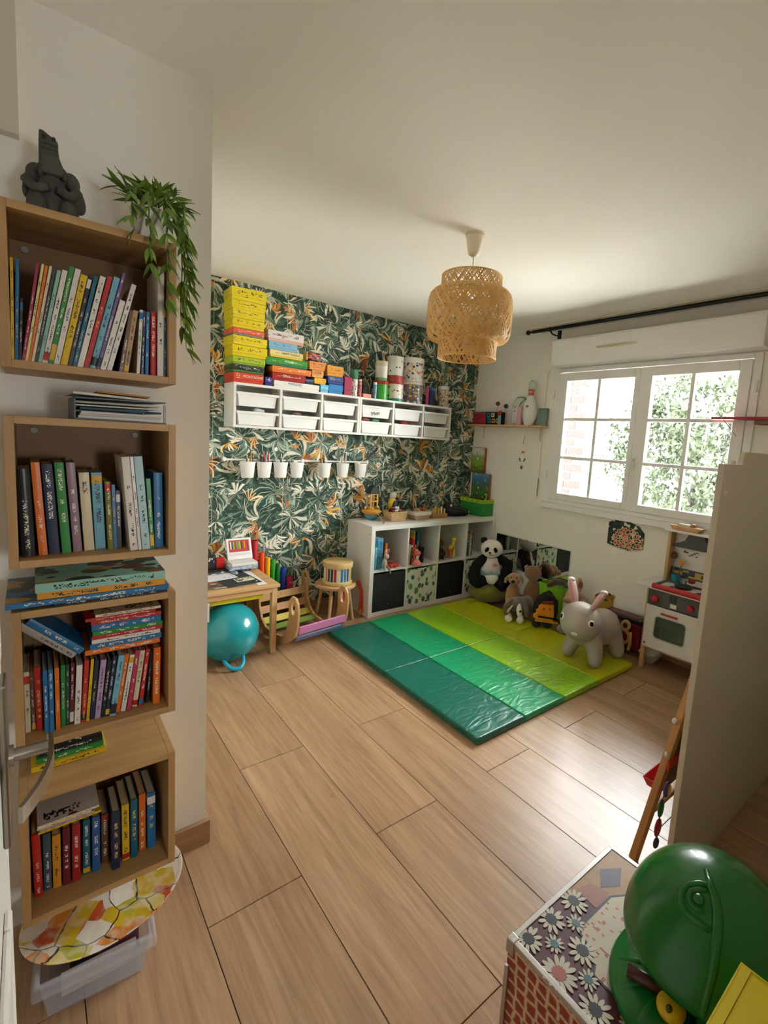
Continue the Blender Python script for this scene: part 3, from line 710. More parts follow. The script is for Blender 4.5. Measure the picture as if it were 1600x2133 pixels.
for key, (zf, boxname, dep, rows) in BOOKS.items():
    n = len(rows)
    for i, (xb, Y, w, h, lean, c) in enumerate(rows):
        L = h / math.cos(math.radians(lean))
        size = ('thin ' if w < 0.0075 else 'thick ' if w > 0.0185 else '') + ('tall ' if h > 0.235 else 'short ' if h < 0.14 else '')
        verb = 'leaning' if abs(lean) > 6 else 'standing'
        if i == 0: where = 'at the end beside the %s one' % cword(rows[1][5])
        elif i == n - 1: where = 'at the end beside the %s one' % cword(rows[-2][5])
        else: where = 'between %s and %s ones' % (cword(rows[i - 1][5]), cword(rows[i + 1][5]))
        lab = '%s%s book %s in the %s %s' % (size, cword(c), verb, boxname, where)
        if _used.get(lab): lab = '%s%s book in the %s, %s along the row' % (size, cword(c), boxname, ORD[i])
        if len(lab.split()) > 16: lab = lab.replace(' standing in', ' in').replace(' and white ones', ' ones')
        _used[lab] = 1
        a = math.radians(lean)
        z = zf + abs(math.sin(a)) * w / 2
        white_face = (key == 'second' and c == 'white' and w > 0.01)
        make_book(lab, 'books in the %s' % boxname, c, w * 0.95, dep if h > 0.15 else 0.11, L, (xb, Y, z), (0, a, 0), seed=hash((key, i)) % 1000 if False else i * 37 + len(key) * 101,
                  pages=M_pageswhite if c == 'white' else None, round_spine=(key == 'second' and c in ('black',)))

def lying_book(label, group, c, x0, x1, y0, y1, z, th, rz=0.0, seed=1, blob=None, name='book', ink=None):
    """book lying flat, long edge towards the viewer"""
    t = thing(name, label, 'book', ((x0 + x1) / 2, (y0 + y1) / 2, z), (0, 0, rz), group)
    a, b = (x1 - x0) / 2, (y1 - y0) / 2
    k = min(0.0015, th * 0.2)
    ink = ink or ('#23262e' if c in LIGHTC else '#e9e2cf')
    sp = PRINT(CB[c], ink, 110.0, 8.0, 0.5, 'xz', ((0.1, 0.9), (0.25, 0.75)), 0.45, None)
    cov = PRINT(CB[c], ink, 30.0, 20.0, 0.5, 'xy', ((0.1, 0.9), (0.1, 0.35)), 0.4, None, blob)
    o = bx('back_cover', -a, a, -b, b, 0, k, sp, t)
    o2 = bx('front_cover', -a, a, -b, b, th - k, th, cov, t)
    bx('spine', -a, a, -b - 0.0012, -b + k, 0, th, sp, t)
    bx('pages', -a + 0.003, a - 0.003, -b + k, b - 0.003, k, th - k, M_pageswhite, t)
    return t
G3 = 'books lying on the row in the third wall box'
zz = 0.878
for c, th, x0, x1, nm in (('orange', .0135, .097, .271, 'orange book lying lowest in the flat pile inside the third wall box'),
                          ('blue', .014, .108, .275, 'blue book lying second in the flat pile inside the third wall box'),
                          ('white', .011, .112, .272, 'white book under the red ones in the flat pile, third wall box'),
                          ('red', .010, .111, .276, 'red book lying mid-pile under the green book, third wall box'),
                          ('green', .012, .113, .277, 'green and yellow book lying mid-pile, third wall box'),
                          ('blue', .017, .112, .274, 'thick blue book lying near the top of the pile, third wall box'),
                          ('red', .011, .110, .274, 'red book lying second from the top of the pile, third wall box'),
                          ('red', .008, .098, .260, 'thin red book lying under the cream one, third wall box'),
                          ('cream', .007, .120, .273, 'thin cream book topping the flat pile inside the third wall box')):
    lying_book(nm, G3, c, x0, x1, 1.452, 1.585, zz, th, random.uniform(-0.01, 0.01)); zz += th + 0.0004
make_book('grey book tilted diagonally over the row in the third wall box', 'tilted books in the third wall box', 'grey', 0.016, 0.12, 0.152, (0.0735, 1.452, 0.884), (0, math.radians(-46), 0), 5)
make_book('blue book tilted diagonally beside the flat pile in the third wall box', 'tilted books in the third wall box', 'blue', 0.017, 0.125, 0.148, (0.0905, 1.452, 0.892), (0, math.radians(-46), 0), 8)
for c, th, x0, x1, y0, z, nm in (('black', .008, .034, .283, 1.418, 1.0335, 'thin black book at the bottom of the pile on the third wall box'),
                                 ('blue', .0135, -.056, .285, 1.412, 1.042, 'wide dark blue album in the pile on the third wall box'),
                                 ('amber', .0165, .003, .277, 1.415, 1.056, 'tan picture book under the teal one on the third wall box'),
                                 ('mint', .0225, .000, .277, 1.412, 1.073, 'teal illustrated hardback topping the pile on the third wall box')):
    lying_book(nm, 'picture books piled on the third wall box', c, x0, x1, y0, y0 + 0.225, z, th, random.uniform(-0.008, 0.008),
               blob=(('#2c3a36', '#49552f', '#a9823a', '#23302e', '#6c3b33'), 5.0, 0.55) if c in ('mint', 'blue') else None)
lying_book('yellow book lying on the lowest wall box behind the door handle', 'books on the lowest wall box', 'yellow', -.021, .145, 1.514, 1.655, 0.5575, .0145)
lying_book('green book lying on the yellow one on the lowest wall box', 'books on the lowest wall box', 'green', -.01, .140, 1.522, 1.655, 0.5725, .014)
lying_book('black book topping the small pile on the lowest wall box', 'books on the lowest wall box', 'black', -.005, .138, 1.53, 1.655, 0.587, .012)
zz = 0.4075
for c, th, x0, x1, nm in (('yellow', .006, -.012, .126, 'yellow magazine lying on the row in the lowest wall box'),
                          ('lilac', .005, -.008, .112, 'pale lilac magazine lying on the row in the lowest wall box'),
                          ('paleyellow', .005, -.013, .105, 'pale yellow magazine in the flat pile, lowest wall box'),
                          ('white', .006, -.013, .122, 'white magazine with a dark drawing topping the pile, lowest wall box')):
    lying_book(nm, 'magazines in the lowest wall box', c, x0, x1, 1.47, 1.60, zz, th, random.uniform(-0.03, 0.02),
               blob=(('#33302f', '#4e5f52', '#7a2f2b'), 3.0, 0.3) if c == 'white' else None); zz += th + 0.0005

# folders on the second box
M_file = P('#5d6769', 0.5, noise=0.2, nscale=8)
fb = thing('lever_arch_file', 'grey lever arch file lying open-edge out on the second wall box', 'binder', (0.183, 1.425, 1.4895))
bx('back_board', -0.099, 0.099, 0, 0.225, 0, 0.003, M_file, fb)
bx('front_board', -0.099, 0.099, 0, 0.225, 0.052, 0.055, M_file, fb, rot=(0, math.radians(-1.2), 0))
bx('spine_board', -0.1, -0.097, 0, 0.225, 0, 0.054, M_file, fb)
bx('edge_flap', 0.094, 0.099, 0.004, 0.012, 0.003, 0.05, P('#9aa3a6', 0.4), fb)
for i, (z, th, c, xo) in enumerate(((0.004, 0.006, '#d9d5cd', 0.0), (0.0105, 0.005, '#c3bfb8', 0.003), (0.016, 0.004, '#d9d5cd', 0.006), (0.025, 0.005, '#3a5a66', 0.004), (0.034, 0.003, '#d2cdc5', -0.006), (0.041, 0.003, '#bdb8b0', -0.004))):
    bx('sheet_pack', -0.092 + xo, 0.086 + xo * 0.5, 0.006, 0.215, z, z + th, P(c, 0.8), fb, rot=(0, math.radians(-0.8 * (i > 3)), 0))
MB().tube([(0.05, 0.03, 0.004), (0.05, 0.03, 0.026), (0.058, 0.03, 0.032), (0.066, 0.03, 0.026)], 0.0018, 6).build('ring', M_steel, fb, smooth=True)
tag(bx('document_folder', -0.083, 0.083, 0, 0.2, 0, 0.006, P('#d8d2c6', 0.7), None, bevel=0.001, loc=(0.165, 1.435, 1.5475), rot=(0, math.radians(1.5), 0.03)), 'white document folder lying on the grey lever arch file', 'folder')
tag(bx('card_envelope', -0.055, 0.06, 0, 0.18, 0, 0.004, P('#b57734', 0.7), None, loc=(0.185, 1.438, 1.556), rot=(0, math.radians(1.5), -0.03)), 'orange-brown envelope topping the folders on the second wall box', 'envelope')

# grey stone statue of a seated elephant with raised trunk
M_stone = P('#54524c', 0.75, noise=0.25, nscale=25, bump=0.15, bscale=120)
def skin_mesh(name, pts, edges, radii, mat, parent, sub=2, root=0):
    me = bpy.data.meshes.new(name); me.from_pydata(pts, edges, []); me.materials.append(mat)
    o = bpy.data.objects.new(name, me); COL.objects.link(o)
    md = o.modifiers.new('skin', 'SKIN'); md.use_smooth_shade = True
    for i, r in enumerate(radii):
        sv = me.skin_vertices[0].data[i]
        sv.radius = (r, r) if isinstance(r, (int, float)) else r
        sv.use_root = (i == root)
    md = o.modifiers.new('sub', 'SUBSURF'); md.levels = sub; md.render_levels = sub
    o.parent = parent
    return o
st = thing('elephant_statue', 'dark grey stone statue of a seated elephant with raised trunk on top wall box', 'statue', (0.056, 1.535, 1.9465))
mb = MB()
mb.ball((0, 0.012, 0.062), (0.044, 0.040, 0.066), 20, 14)          # body
mb.ball((0, -0.004, 0.115), (0.034, 0.032, 0.032), 20, 12)        # head
mb.ball((-0.030, -0.022, 0.035), (0.021, 0.024, 0.036), 16, 10)   # knee
mb.ball((0.030, -0.022, 0.032), (0.021, 0.024, 0.036), 16, 10)
mb.ball((-0.029, -0.035, 0.009), (0.016, 0.02, 0.010), 14, 8)
mb.ball((0.029, -0.035, 0.009), (0.016, 0.02, 0.010), 14, 8)
body = mb.build('body', M_stone, st, smooth=True)
md = body.modifiers.new('remesh', 'REMESH'); md.mode = 'VOXEL'; md.voxel_size = 0.0035; md.use_smooth_shade = True
md = body.modifiers.new('smooth', 'SMOOTH'); md.factor = 0.5; md.iterations = 5
for s in (-1, 1):
    mb = MB(); mb.ball((0, 0, 0), (0.021, 0.010, 0.046 if s > 0 else 0.040), 16, 10, M=Matrix.Rotation(s * -0.42, 3, 'Y'))
    mb.build('ear', M_stone, st, smooth=True, loc=(s * 0.037 + 0.004, 0.008, 0.088), rot=(0, 0, s * -0.3))
    MB().tube([(s * 0.024, -0.006, 0.118), (s * 0.046, -0.016, 0.085), (s * 0.034, -0.036, 0.066), (s * 0.008, -0.044, 0.074)], [0.012, 0.014, 0.012, 0.009], 10).build('arm', M_stone, st, smooth=True)
tm = MB()
secs = [(0.0, -0.020, 0.105, 0.027, 0.024), (-0.002, -0.024, 0.130, 0.023, 0.020), (-0.005, -0.022, 0.150, 0.0195, 0.016), (-0.006, -0.020, 0.172, 0.0185, 0.014), (-0.005, -0.020, 0.194, 0.018, 0.012)]
vs_ = []
for (x, y, z, a_, b_) in secs:
    for k in range(12):
        t_ = 2 * PI * k / 12; ct, st_ = math.cos(t_), math.sin(t_)
        vs_.append((x + a_ * math.copysign(abs(ct) ** 0.55, ct), y + b_ * math.copysign(abs(st_) ** 0.55, st_), z + (0.010 * ct * -1 if z > 0.19 else 0)))
tm.add(vs_, [(r_ * 12 + k, r_ * 12 + (k + 1) % 12, (r_ + 1) * 12 + (k + 1) % 12, (r_ + 1) * 12 + k) for r_ in range(4) for k in range(12)] + [tuple(range(11, -1, -1)), tuple(range(48, 60))])
tm.build('trunk', M_stone, st, smooth='auto', bevel=0.003)
for zt in (0.138, 0.149, 0.160, 0.171):
    bx('trunk_fold', -0.0215, 0.0105, -0.040, -0.034, zt, zt + 0.004, M_stone, st, bevel=0.0015)
for s in (-1, 1):
    MB().ball((-0.005 + s * 0.009, -0.0335, 0.186), (0.004, 0.003, 0.005), 8, 6).build('nostril', P('#34332f', 0.8), st, smooth=True)
    MB().ball((s * 0.021, -0.030, 0.122), (0.006, 0.005, 0.006), 10, 8).build('eye', M_stone, st, smooth=True)
    MB().tube([(s * 0.017, -0.030, 0.106), (s * 0.024, -0.046, 0.100), (s * 0.022, -0.054, 0.108)], [0.005, 0.004, 0.002], 8).build('tusk', M_stone, st, smooth=True)
    MB().ball((s * 0.033 + 0.003, 0.006, 0.112), (0.020, 0.010, 0.026), 14, 10).build('ear_top', M_stone, st, smooth=True)

# potted bamboo-like trailing plant
pp = thing('potted_plant', 'trailing green plant with narrow leaves in a white patterned pot', 'plant', (0.262, 1.515, 1.9465))
def mat_pot():
    m, nt, b = new_mat('marbled_pot')
    tc = N(nt, 'ShaderNodeTexCoord'); w = N(nt, 'ShaderNodeTexWave'); w.inputs['Scale'].default_value = 9; w.inputs['Distortion'].default_value = 9; w.inputs['Detail'].default_value = 2
    nt.links.new(tc.outputs['Object'], w.inputs['Vector'])
    nt.links.new(ramp_n(nt, w.outputs[0], [(0.0, '#8f8f89'), (0.14, '#cfcdc5'), (0.3, '#e3e0d8')]), b.inputs['Base Color']); b.inputs['Roughness'].default_value = 0.3
    return m
MB().lathe([(0.032, 0), (0.035, 0.002), (0.047, 0.088), (0.049, 0.094), (0.046, 0.094), (0.043, 0.084), (0.0, 0.082)], 28).build('pot', mat_pot(), pp, smooth='auto')
MB().lathe([(0.043, 0.080), (0.02, 0.086), (0.0, 0.087)], 20).build('soil', P('#2b2119', 0.95, bump=0.6, bscale=200), pp, smooth=True)
def mat_leaf(c1, c2):
    m, nt, b = new_mat('leaf_green')
    oi = N(nt, 'ShaderNodeObjectInfo')
    nt.links.new(mix_n(nt, oi.outputs['Random'], rgb(c1), rgb(c2)), b.inputs['Base Color'])
    b.inputs['Roughness'].default_value = 0.45
    b.inputs['Subsurface Weight'].default_value = 0.0
    return m
M_leaf = mat_leaf('#3a5f18', '#86a83a')
M_stem = P('#55702a', 0.6)
lv = []; lf = []
for i in range(7):
    t = i / 6; hw = 0.0072 * math.sin(PI * (t ** 0.7)) ; y = t * 0.058; zc = -0.010 * t * t
    lv += [(-hw, y, zc + 0.0014), (0, y, zc), (hw, y, zc + 0.0014)]
for i in range(6):
    a = i * 3; lf += [(a, a + 1, a + 4, a + 3), (a + 1, a + 2, a + 5, a + 4)]
mb = MB(); mb.add(lv, lf); leaf0 = mb.build('leaf', M_leaf, pp, smooth=True, norm=False)
first_leaf = True
rl = random.Random(11)
def put_leaf(p, az, pitch, s):
    global first_leaf
    o = leaf0 if first_leaf else link_copy(leaf0, pp)
    first_leaf = False
    o.location = p; o.rotation_euler = Euler((pitch, rl.uniform(-0.6, 0.6), az - PI / 2), 'XYZ'); o.scale = (s, s, s)
vines = []
def vine(p0, az, rise, reach, drop, n=9):
    pts = []
    for i in range(n + 1):
        t = i / n
        r = reach * math.sin(min(1, t * 1.6) * PI / 2)
        z = p0[2] + rise * math.sin(min(1.0, t * 2.2) * PI / 2) - drop * max(0, t - 0.25) ** 1.3 * 1.45
        pts.append(Vector((p0[0] + r * math.cos(az) + rl.uniform(-.003, .003), p0[1] + r * math.sin(az) + rl.uniform(-.003, .003), z)))
    MB().tube(pts, [0.0016] * (n) + [0.0006], 5).build('stem', M_stem, pp, smooth=True)
    return pts
def leaf_vine(pts, per=2, s=1.0, down=0.9, out=0.0):
    m = len(pts)
    for i in range(2, m):
        d = (pts[i] - pts[i - 1]); base = math.atan2(d.y, d.x)
        for k in range(per):
            az = out + rl.uniform(-1.15, 1.15)
            pitch = -down * rl.uniform(0.6, 1.5) if d.z < 0 else rl.uniform(0.0, 0.7)
            put_leaf(pts[i] + Vector((rl.uniform(-.003, .003),) * 3), az, pitch, s * rl.uniform(0.65, 1.1))
R3 = math.radians
for az, rise, reach, drop, n, per in ((R3(-20), .035, .088, .37, 14, 4), (R3(-32), .03, .086, .33, 13, 4), (R3(8), .03, .078, .30, 12, 4), (R3(-100), .03, .140, .19, 9, 3), (R3(-84), .035, .138, .27, 11, 4), (R3(-70), .03, .148, .13, 6, 3), (R3(-114), .03, .146, .12, 7, 3)):
    leaf_vine(vine((0, 0, .088), az, rise, reach, drop, n), per, 0.95, 0.9, az)
for az, tilt, L in ((R3(200), .55, .075), (R3(170), .9, .06), (R3(100), 1.2, .06), (R3(250), 1.0, .05), (R3(20), .8, .075), (R3(-10), .55, .08), (R3(60), 1.1, .06), (R3(300), 1.2, .05), (R3(220), .9, .055), (R3(-30), 1.3, .05)):
    p0 = Vector((0.012 * math.cos(az), 0.012 * math.sin(az), .086)); d = Vector((math.cos(az) * math.cos(tilt), math.sin(az) * math.cos(tilt), math.sin(tilt)))
    pts = [p0 + d * (L * i / 4) for i in range(5)]
    MB().tube(pts, 0.0013, 5).build('stem', M_stem, pp, smooth=True)
    for i in (2, 3, 4):
        for k in range(2 if i < 4 else 3):
            put_leaf(pts[i], az + rl.uniform(-1.0, 1.0), tilt * 0.5 + rl.uniform(-0.5, 0.6), rl.uniform(0.7, 1.05))
# plastic bin under the boxes, oval tray on it

M_clear = P('#d3d6e2', 0.2, trans=0.0, alpha=0.26)
bn = thing('plastic_bin', 'translucent plastic storage bin of toys on the floor under the tray', 'storage bin', (0.108, 1.46, 0.002), (0, 0, R3(-4)))
MB().bowl((-0.102, 0.105, -0.135, 0.14), (-0.118, 0.122, -0.15, 0.155), 0.0, 0.118, 0.0022).build('tub', M_clear, bn, bevel=0.012, seg=3)
mb = MB(); mb.ring([(-0.132, -0.163), (0.136, -0.163), (0.136, 0.168), (-0.132, 0.168)], [(-0.117, -0.149), (0.121, -0.149), (0.121, 0.154), (-0.117, 0.154)], 0.082, 0.120)
mb.build('rim', M_clear, bn, bevel=0.008, seg=3)
rj = random.Random(3)
for i in range(14):
    c = rj.choice(['#8e4f2a', '#a8772a', '#5a2f2a', '#3c4a2a', '#7a2f3f', '#c08a3a', '#30343c'])
    a = rj.uniform(0, 3)
    tag(MB().box(-0.03, 0.03, -0.014, 0.014, -0.012, 0.012).build('toy_block', P(c, 0.5), None, bevel=0.005, loc=(0.108 + (-0.034 if i % 2 else 0.034), 1.398 + 0.034 * ((i // 2) % 4) + rj.uniform(-.002, .002), 0.020 + 0.025 * (i // 8)), rot=(0, 0, rj.uniform(-.05, .05))),
        'small wooden toy block in the translucent plastic bin', 'toy', 'blocks in the plastic bin')
tag(bx('paper_sheet', -0.08, 0.085, -0.0004, 0.0004, 0, 0.06, P('#d9cfcb', 0.8), None, loc=(0.105, 1.335, 0.034), rot=(R3(-8), 0, R3(-2))), 'white sheet with handwriting standing inside the plastic bin', 'paper')
tag(bx('toy_box_card', -0.045, 0.05, -0.005, 0.005, 0, 0.055, P('#7d4a63', 0.6), None, loc=(0.15, 1.36, 0.045), rot=(R3(-8), 0, 0)), 'purple card box behind the sheet in the plastic bin', 'box')
def mat_tray():
    m, nt, b = new_mat('abstract_tray_print')
    tc = N(nt, 'ShaderNodeTexCoord')
    nz = N(nt, 'ShaderNodeTexNoise'); nz.inputs['Scale'].default_value = 9; nt.links.new(tc.outputs['Object'], nz.inputs['Vector'])
    mx = mix_n(nt, 0.09, (0, 0, 0, 1), (0, 0, 0, 1))
    ad = N(nt, 'ShaderNodeVectorMath'); ad.operation = 'MULTIPLY_ADD'
    nt.links.new(nz.outputs['Color'], ad.inputs[0]); ad.inputs[1].default_value = (0.06, 0.06, 0); nt.links.new(tc.outputs['Object'], ad.inputs[2])
    v = N(nt, 'ShaderNodeTexVoronoi'); v.inputs['Scale'].default_value = 20; nt.links.new(ad.outputs[0], v.inputs['Vector'])
    s = N(nt, 'ShaderNodeSeparateColor'); nt.links.new(v.outputs['Color'], s.inputs[0])
    c = ramp_n(nt, s.outputs[0], [(0, '#efe9dc'), (0.2, '#d8b62c'), (0.36, '#e8dfd0'), (0.5, '#dd8a34'), (0.64, '#cf5a34'), (0.76, '#e6d27a'), (0.88, '#b9b63a')], 'CONSTANT')
    e = N(nt, 'ShaderNodeTexVoronoi'); e.feature = 'DISTANCE_TO_EDGE'; e.inputs['Scale'].default_value = 7; nt.links.new(ad.outputs[0], e.inputs['Vector'])
    c = mix_n(nt, math_n(nt, 'LESS_THAN', e.outputs['Distance'], 0.010), c, rgb('#2b2622'))
    n2 = N(nt, 'ShaderNodeTexNoise'); n2.inputs['Scale'].default_value = 26; nt.links.new(tc.outputs['Object'], n2.inputs['Vector'])
    c = mix_n(nt, math_n(nt, 'MULTIPLY', ramp_n(nt, n2.outputs[0], [(0.45, (0, 0, 0)), (0.6, (1, 1, 1))]), 0.35), c, rgb('#f2eadc'))
    nt.links.new(c, b.inputs['Base Color']); b.inputs['Roughness'].default_value = 0.3
    return m
tr_ = thing('oval_tray', 'oval tray with orange and yellow abstract print lying on the bin', 'tray', (0.142, 1.485, 0.1235), (0, 0, R3(18)))
MB().lathe([(0.0, 0.0), (0.195, 0.0), (0.203, 0.005), (0.2035, 0.0075), (0.201, 0.0075), (0.194, 0.003), (0.0, 0.003)], 56, sy=0.80).build('tray_plate', mat_tray(), tr_, smooth='auto')

# ================================================================ wall storage with white bins
YT = 3.36
M_tw = P('#e3dfd8', 0.4)
M_binw = P('#e8e6e2', 0.32)
def bin_parts(t, tint):
    b = (-0.128, 0.128, 0.012, 0.175); tp = (-0.142, 0.142, 0.004, 0.185)
    MB().bowl(b, tp, 0.0, 0.094, 0.0025).build('tub', tint, t, bevel=0.010, seg=3)
    mb = MB(); mb.ring([(-0.152, -0.012), (0.152, -0.012), (0.152, 0.195), (-0.152, 0.195)], [(-0.141, 0.005), (0.141, 0.005), (0.141, 0.184), (-0.141, 0.184)], 0.088, 0.095)
    mb.box(-0.152, 0.152, -0.012, -0.009, 0.078, 0.09)
    mb.build('rim', tint, t, bevel=0.003)
for u, x0 in enumerate((1.075, 2.071)):
    t = thing('wall_storage', ('white wall storage frame under the board games' if u == 0 else 'white wall storage frame under the toy tins'), 'storage unit', (x0, YT, 1.494))
    k = 0.017; Wd = 0.994; H = 0.303; D = YW - 0.003 - YT
    bx('top_panel', 0, Wd, 0, D, H - k, H, M_tw, t, bevel=0.0012); bx('bottom_panel', 0, Wd, 0, D, 0, k, M_tw, t, bevel=0.0012)
    bx('side_panel', 0, k, 0, D, k, H - k, M_tw, t, bevel=0.001); bx('side_panel', Wd - k, Wd, 0, D, k, H - k, M_tw, t, bevel=0.001)
    bx('back_panel', k, Wd - k, D - 0.004, D, k, H - k, M_tw, t)
    iw = (Wd - 4 * k) / 3
    for i in (1, 2):
        bx('divider', k + i * iw + (i - 1) * k, k + i * iw + i * k, 0, D - 0.004, k, H - k, M_tw, t, bevel=0.001)
    for i in range(3):
        xa = k + i * (iw + k)
        for zr in (0.083 + 0.022, 0.083 + 0.158):
            for xr in (xa, xa + iw - 0.006):
                bx('runner', xr, xr + 0.006, 0.02, D - 0.02, zr - 0.012, zr - 0.0075, M_tw, t)
        xc = x0 + xa + iw / 2
        for r, zb in ((1, 1.494 + 0.148), (0, 1.494 + 0.0195)):
            colw = ['first', 'second', 'third', 'fourth', 'fifth', 'sixth'][u * 3 + i]
            lab = 'white plastic bin in the %s row, %s column of the wall storage' % ('upper' if r else 'lower', colw)
            bt = thing('storage_bin', lab, 'bin', (xc, YT + 0.012, zb), group='white bins in the wall storage')
            bin_parts(bt, M_binw)
            bt.scale = (0.985, 0.87, 1.0)
            if r and u == 1 and i == 0: text('handwriting', 'Mon', 0.045, P('#2a2a2a', 0.6), bt, (-0.01, 0.0035, 0.035), (PI / 2 - 0.1, R3(-12), 0), 0.0006)
# the odd toy peeping over the bins
for xx, zz_, c, nm in ((1.27, 1.612, '#d8cfd2', 'pale toy in the lower first bin'), (2.26, 1.612, '#5f8f6a', 'green toy poking out of the lower fourth bin'), (2.16, 1.614, '#8a4a3a', 'brown toy poking out of the lower fourth bin'), (2.57, 1.612, '#b0362c', 'red toy poking out of the lower fifth bin'), (1.55, 1.612, '#6a4f3f', 'dark brown toy in the lower second bin')):
    mb = MB(); mb.tube([(-0.04, 0, 0), (-0.01, 0.01, 0.012), (0.04, 0.0, 0.005)], [0.012, 0.016, 0.01], 10)
    tag(mb.build('small_toy', P(c, 0.5), None, smooth=True, loc=(xx, 3.42, zz_)), nm, 'toy')
# ---------------------------------------------------------------- games and tins on the wall storage
def game(name, label, c, x0, x1, z0, z1, depth, y0, side=None, ink=None, blob=None, rz=0.0, cat='game box', band=None, sx=64.0, sz=7.0, words=None):
    jr = random.Random(label); rz = rz or jr.uniform(-0.035, 0.03); y0 += jr.uniform(0.004, 0.014)
    t = thing(name, label, cat, ((x0 + x1) / 2, y0, z0), (0, 0, rz), 'games and tins on the wall storage')
    a = (x1 - x0) / 2 * jr.uniform(0.965, 1.0); h = z1 - z0 - 0.0008
    m = PRINT(c, ink or '#2a2a2a', sx, sz, 0.62, 'xz', band or ((0.15, 0.85), (0.35, 0.68)), 0.35, None, blob)
    lidz = h * 0.28
    bx('tray', -a + 0.003, a - 0.003, 0.003, depth - 0.003, 0, lidz + 0.003, P(side or c, 0.4), t, bevel=0.0015)
    bx('lid', -a, a, 0, depth, lidz, h - 0.0008, m, t, bevel=0.002)
    if words:
        text('lettering', words[0], h * words[1], P(words[2], 0.5), t, (words[3] if len(words) > 3 else 0, -0.0006, lidz + (h - lidz) * 0.5), (PI / 2, 0, 0), 0.0003)
    return t
toyc = ('#2b4f9c', '#8a3b2a', '#ece7da', '#2a2a2a', '#c0392b')
Yg = 3.362
GB = (toyc, 6.0, 0.22)
game('board_game', 'red game box at the foot of the tall yellow stack', '#c8402c', 1.070, 1.284, 1.7975, 1.866, .19, Yg, ink='#f0d9c8', words=('MONTAGNE', 0.36, '#f0d9c8', .03), band=((0.1, 0.22), (0.2, 0.8)))
game('board_game', 'black game box with white dice prints in the tall stack', '#20302a', 1.068, 1.287, 1.8665, 1.918, .19, Yg, side='#3f6f2a', ink='#e8e4d8', blob=(('#e8e4d8', '#e8e4d8', '#d99a2a'), 9.0, 0.2))
game('board_game', 'lime green game box in the tall stack', '#a2b82a', 1.068, 1.293, 1.9185, 1.972, .19, Yg, side='#7f9a2a', blob=(('#ece7da', '#2f6f9c', '#4a7f3a'), 7.0, 0.22))
game('board_game', 'yellow game box directly above the lime one', '#dcc41c', 1.066, 1.304, 1.9725, 2.047, .20, Yg, blob=(('#3a3028', '#8a6a2a', '#e8e2c8'), 5.0, 0.16))
game('board_game', 'yellow game box directly under the coral one', '#e0c81e', 1.065, 1.304, 2.0475, 2.108, .20, Yg, blob=(('#3a5fa8', '#2a2a2a', '#b08a2a'), 5.0, 0.18))
game('board_game', 'coral red game box midway up the yellow stack', '#d9573f', 1.066, 1.285, 2.1085, 2.157, .19, Yg, side='#7a8a72', ink='#f2dcd2', blob=(('#f2e6de', '#f2e6de'), 7.0, 0.2))
game('board_game', 'yellow game box directly above the coral one', '#dfc81d', 1.062, 1.280, 2.1575, 2.219, .19, Yg, blob=(('#8a3b1f', '#2a2a2a', '#c0521f'), 6.0, 0.18))
game('board_game', 'yellow game box with train print, third from the top of the stack', '#e2cb20', 1.061, 1.284, 2.2195, 2.278, .19, Yg, blob=(('#2a2a2a', '#5a4a3a', '#ece7da'), 5.0, 0.2))
game('board_game', 'yellow game box second from the top of the stack', '#e4cd22', 1.056, 1.286, 2.2785, 2.336, .195, Yg, blob=(('#a8402a', '#5a2a22', '#2a2a2a'), 6.0, 0.19))
game('board_game', 'yellow game box topping the tall stack near the ceiling', '#e6cf24', 1.055, 1.289, 2.3365, 2.418, .195, Yg, blob=(('#2f4f9c', '#2a2a2a', '#c9b02a'), 5.0, 0.17))
game('board_game', 'long white puzzle box lying below the red and orange boxes', '#e6e1da', 1.353, 1.716, 1.7975, 1.845, .18, Yg, ink='#2f4f6a', words=('PERPLEXE!', 0.5, '#2f5f7a', -.02), blob=(('#b8402a', '#b8402a'), 7.0, 0.12), band=((0.02, 0.06), (0, 0.05)))
game('board_game', 'small dark purple cube box beside the red game', '#3a2f7a', 1.291, 1.345, 1.7975, 1.860, .10, Yg, ink='#cfd8f0', words=('4', 0.6, '#dfe6f5'))
game('board_game', 'flat red game box between white and orange boxes', '#a52620', 1.344, 1.597, 1.8455, 1.899, .18, Yg, ink='#f0d9c8', words=('Dixit', 0.5, '#f0e0d0', -.02), blob=(('#e8ddd0', '#3a2a2a'), 7.0, 0.13))
game('board_game', 'orange game box under the green one', '#dd7a2a', 1.339, 1.643, 1.8995, 1.945, .18, Yg, side='#c76a2a', ink='#f4e6d0', blob=(('#f2e2c8', '#b03a22', '#2f6f9c'), 7.0, 0.2))
game('board_game', 'wide green game box under the cream one', '#3f8f35', 1.291, 1.613, 1.9455, 2.002, .18, Yg, side='#2f7a5a', ink='#dff0d0', words=('Kids Game', 0.36, '#dff0d0', .03), blob=(('#dfe8d8', '#8fc04a'), 8.0, 0.14))
game('board_game', 'cream and yellow game box under the light blue one', '#e2cf8a', 1.318, 1.572, 2.0025, 2.053, .17, Yg, side='#d9b23a', ink='#5a6a7a', words=('MULTI PUZZLE', 0.42, '#4a5a6a', .03))
game('board_game', 'light blue game box under the white one', '#7fb0c8', 1.310, 1.527, 2.0535, 2.110, .17, Yg, ink='#3a5a72')
game('board_game', 'white game box with red rings topping the second stack', '#e3d9d2', 1.305, 1.578, 2.1105, 2.186, .18, Yg, side='#d8a8a0', ink='#4a3a3a', blob=(('#b83a36', '#3a5a8a', '#b83a36'), 4.0, 0.2), words=('Juste Dessine', 0.22, '#5a4a4a', -.06))
game('card_game', 'narrow dark blue card box right beside the flat red game', '#22355a', 1.599, 1.668, 1.8475, 1.886, .14, Yg + .01, ink='#cfd8e6', cat='card box')
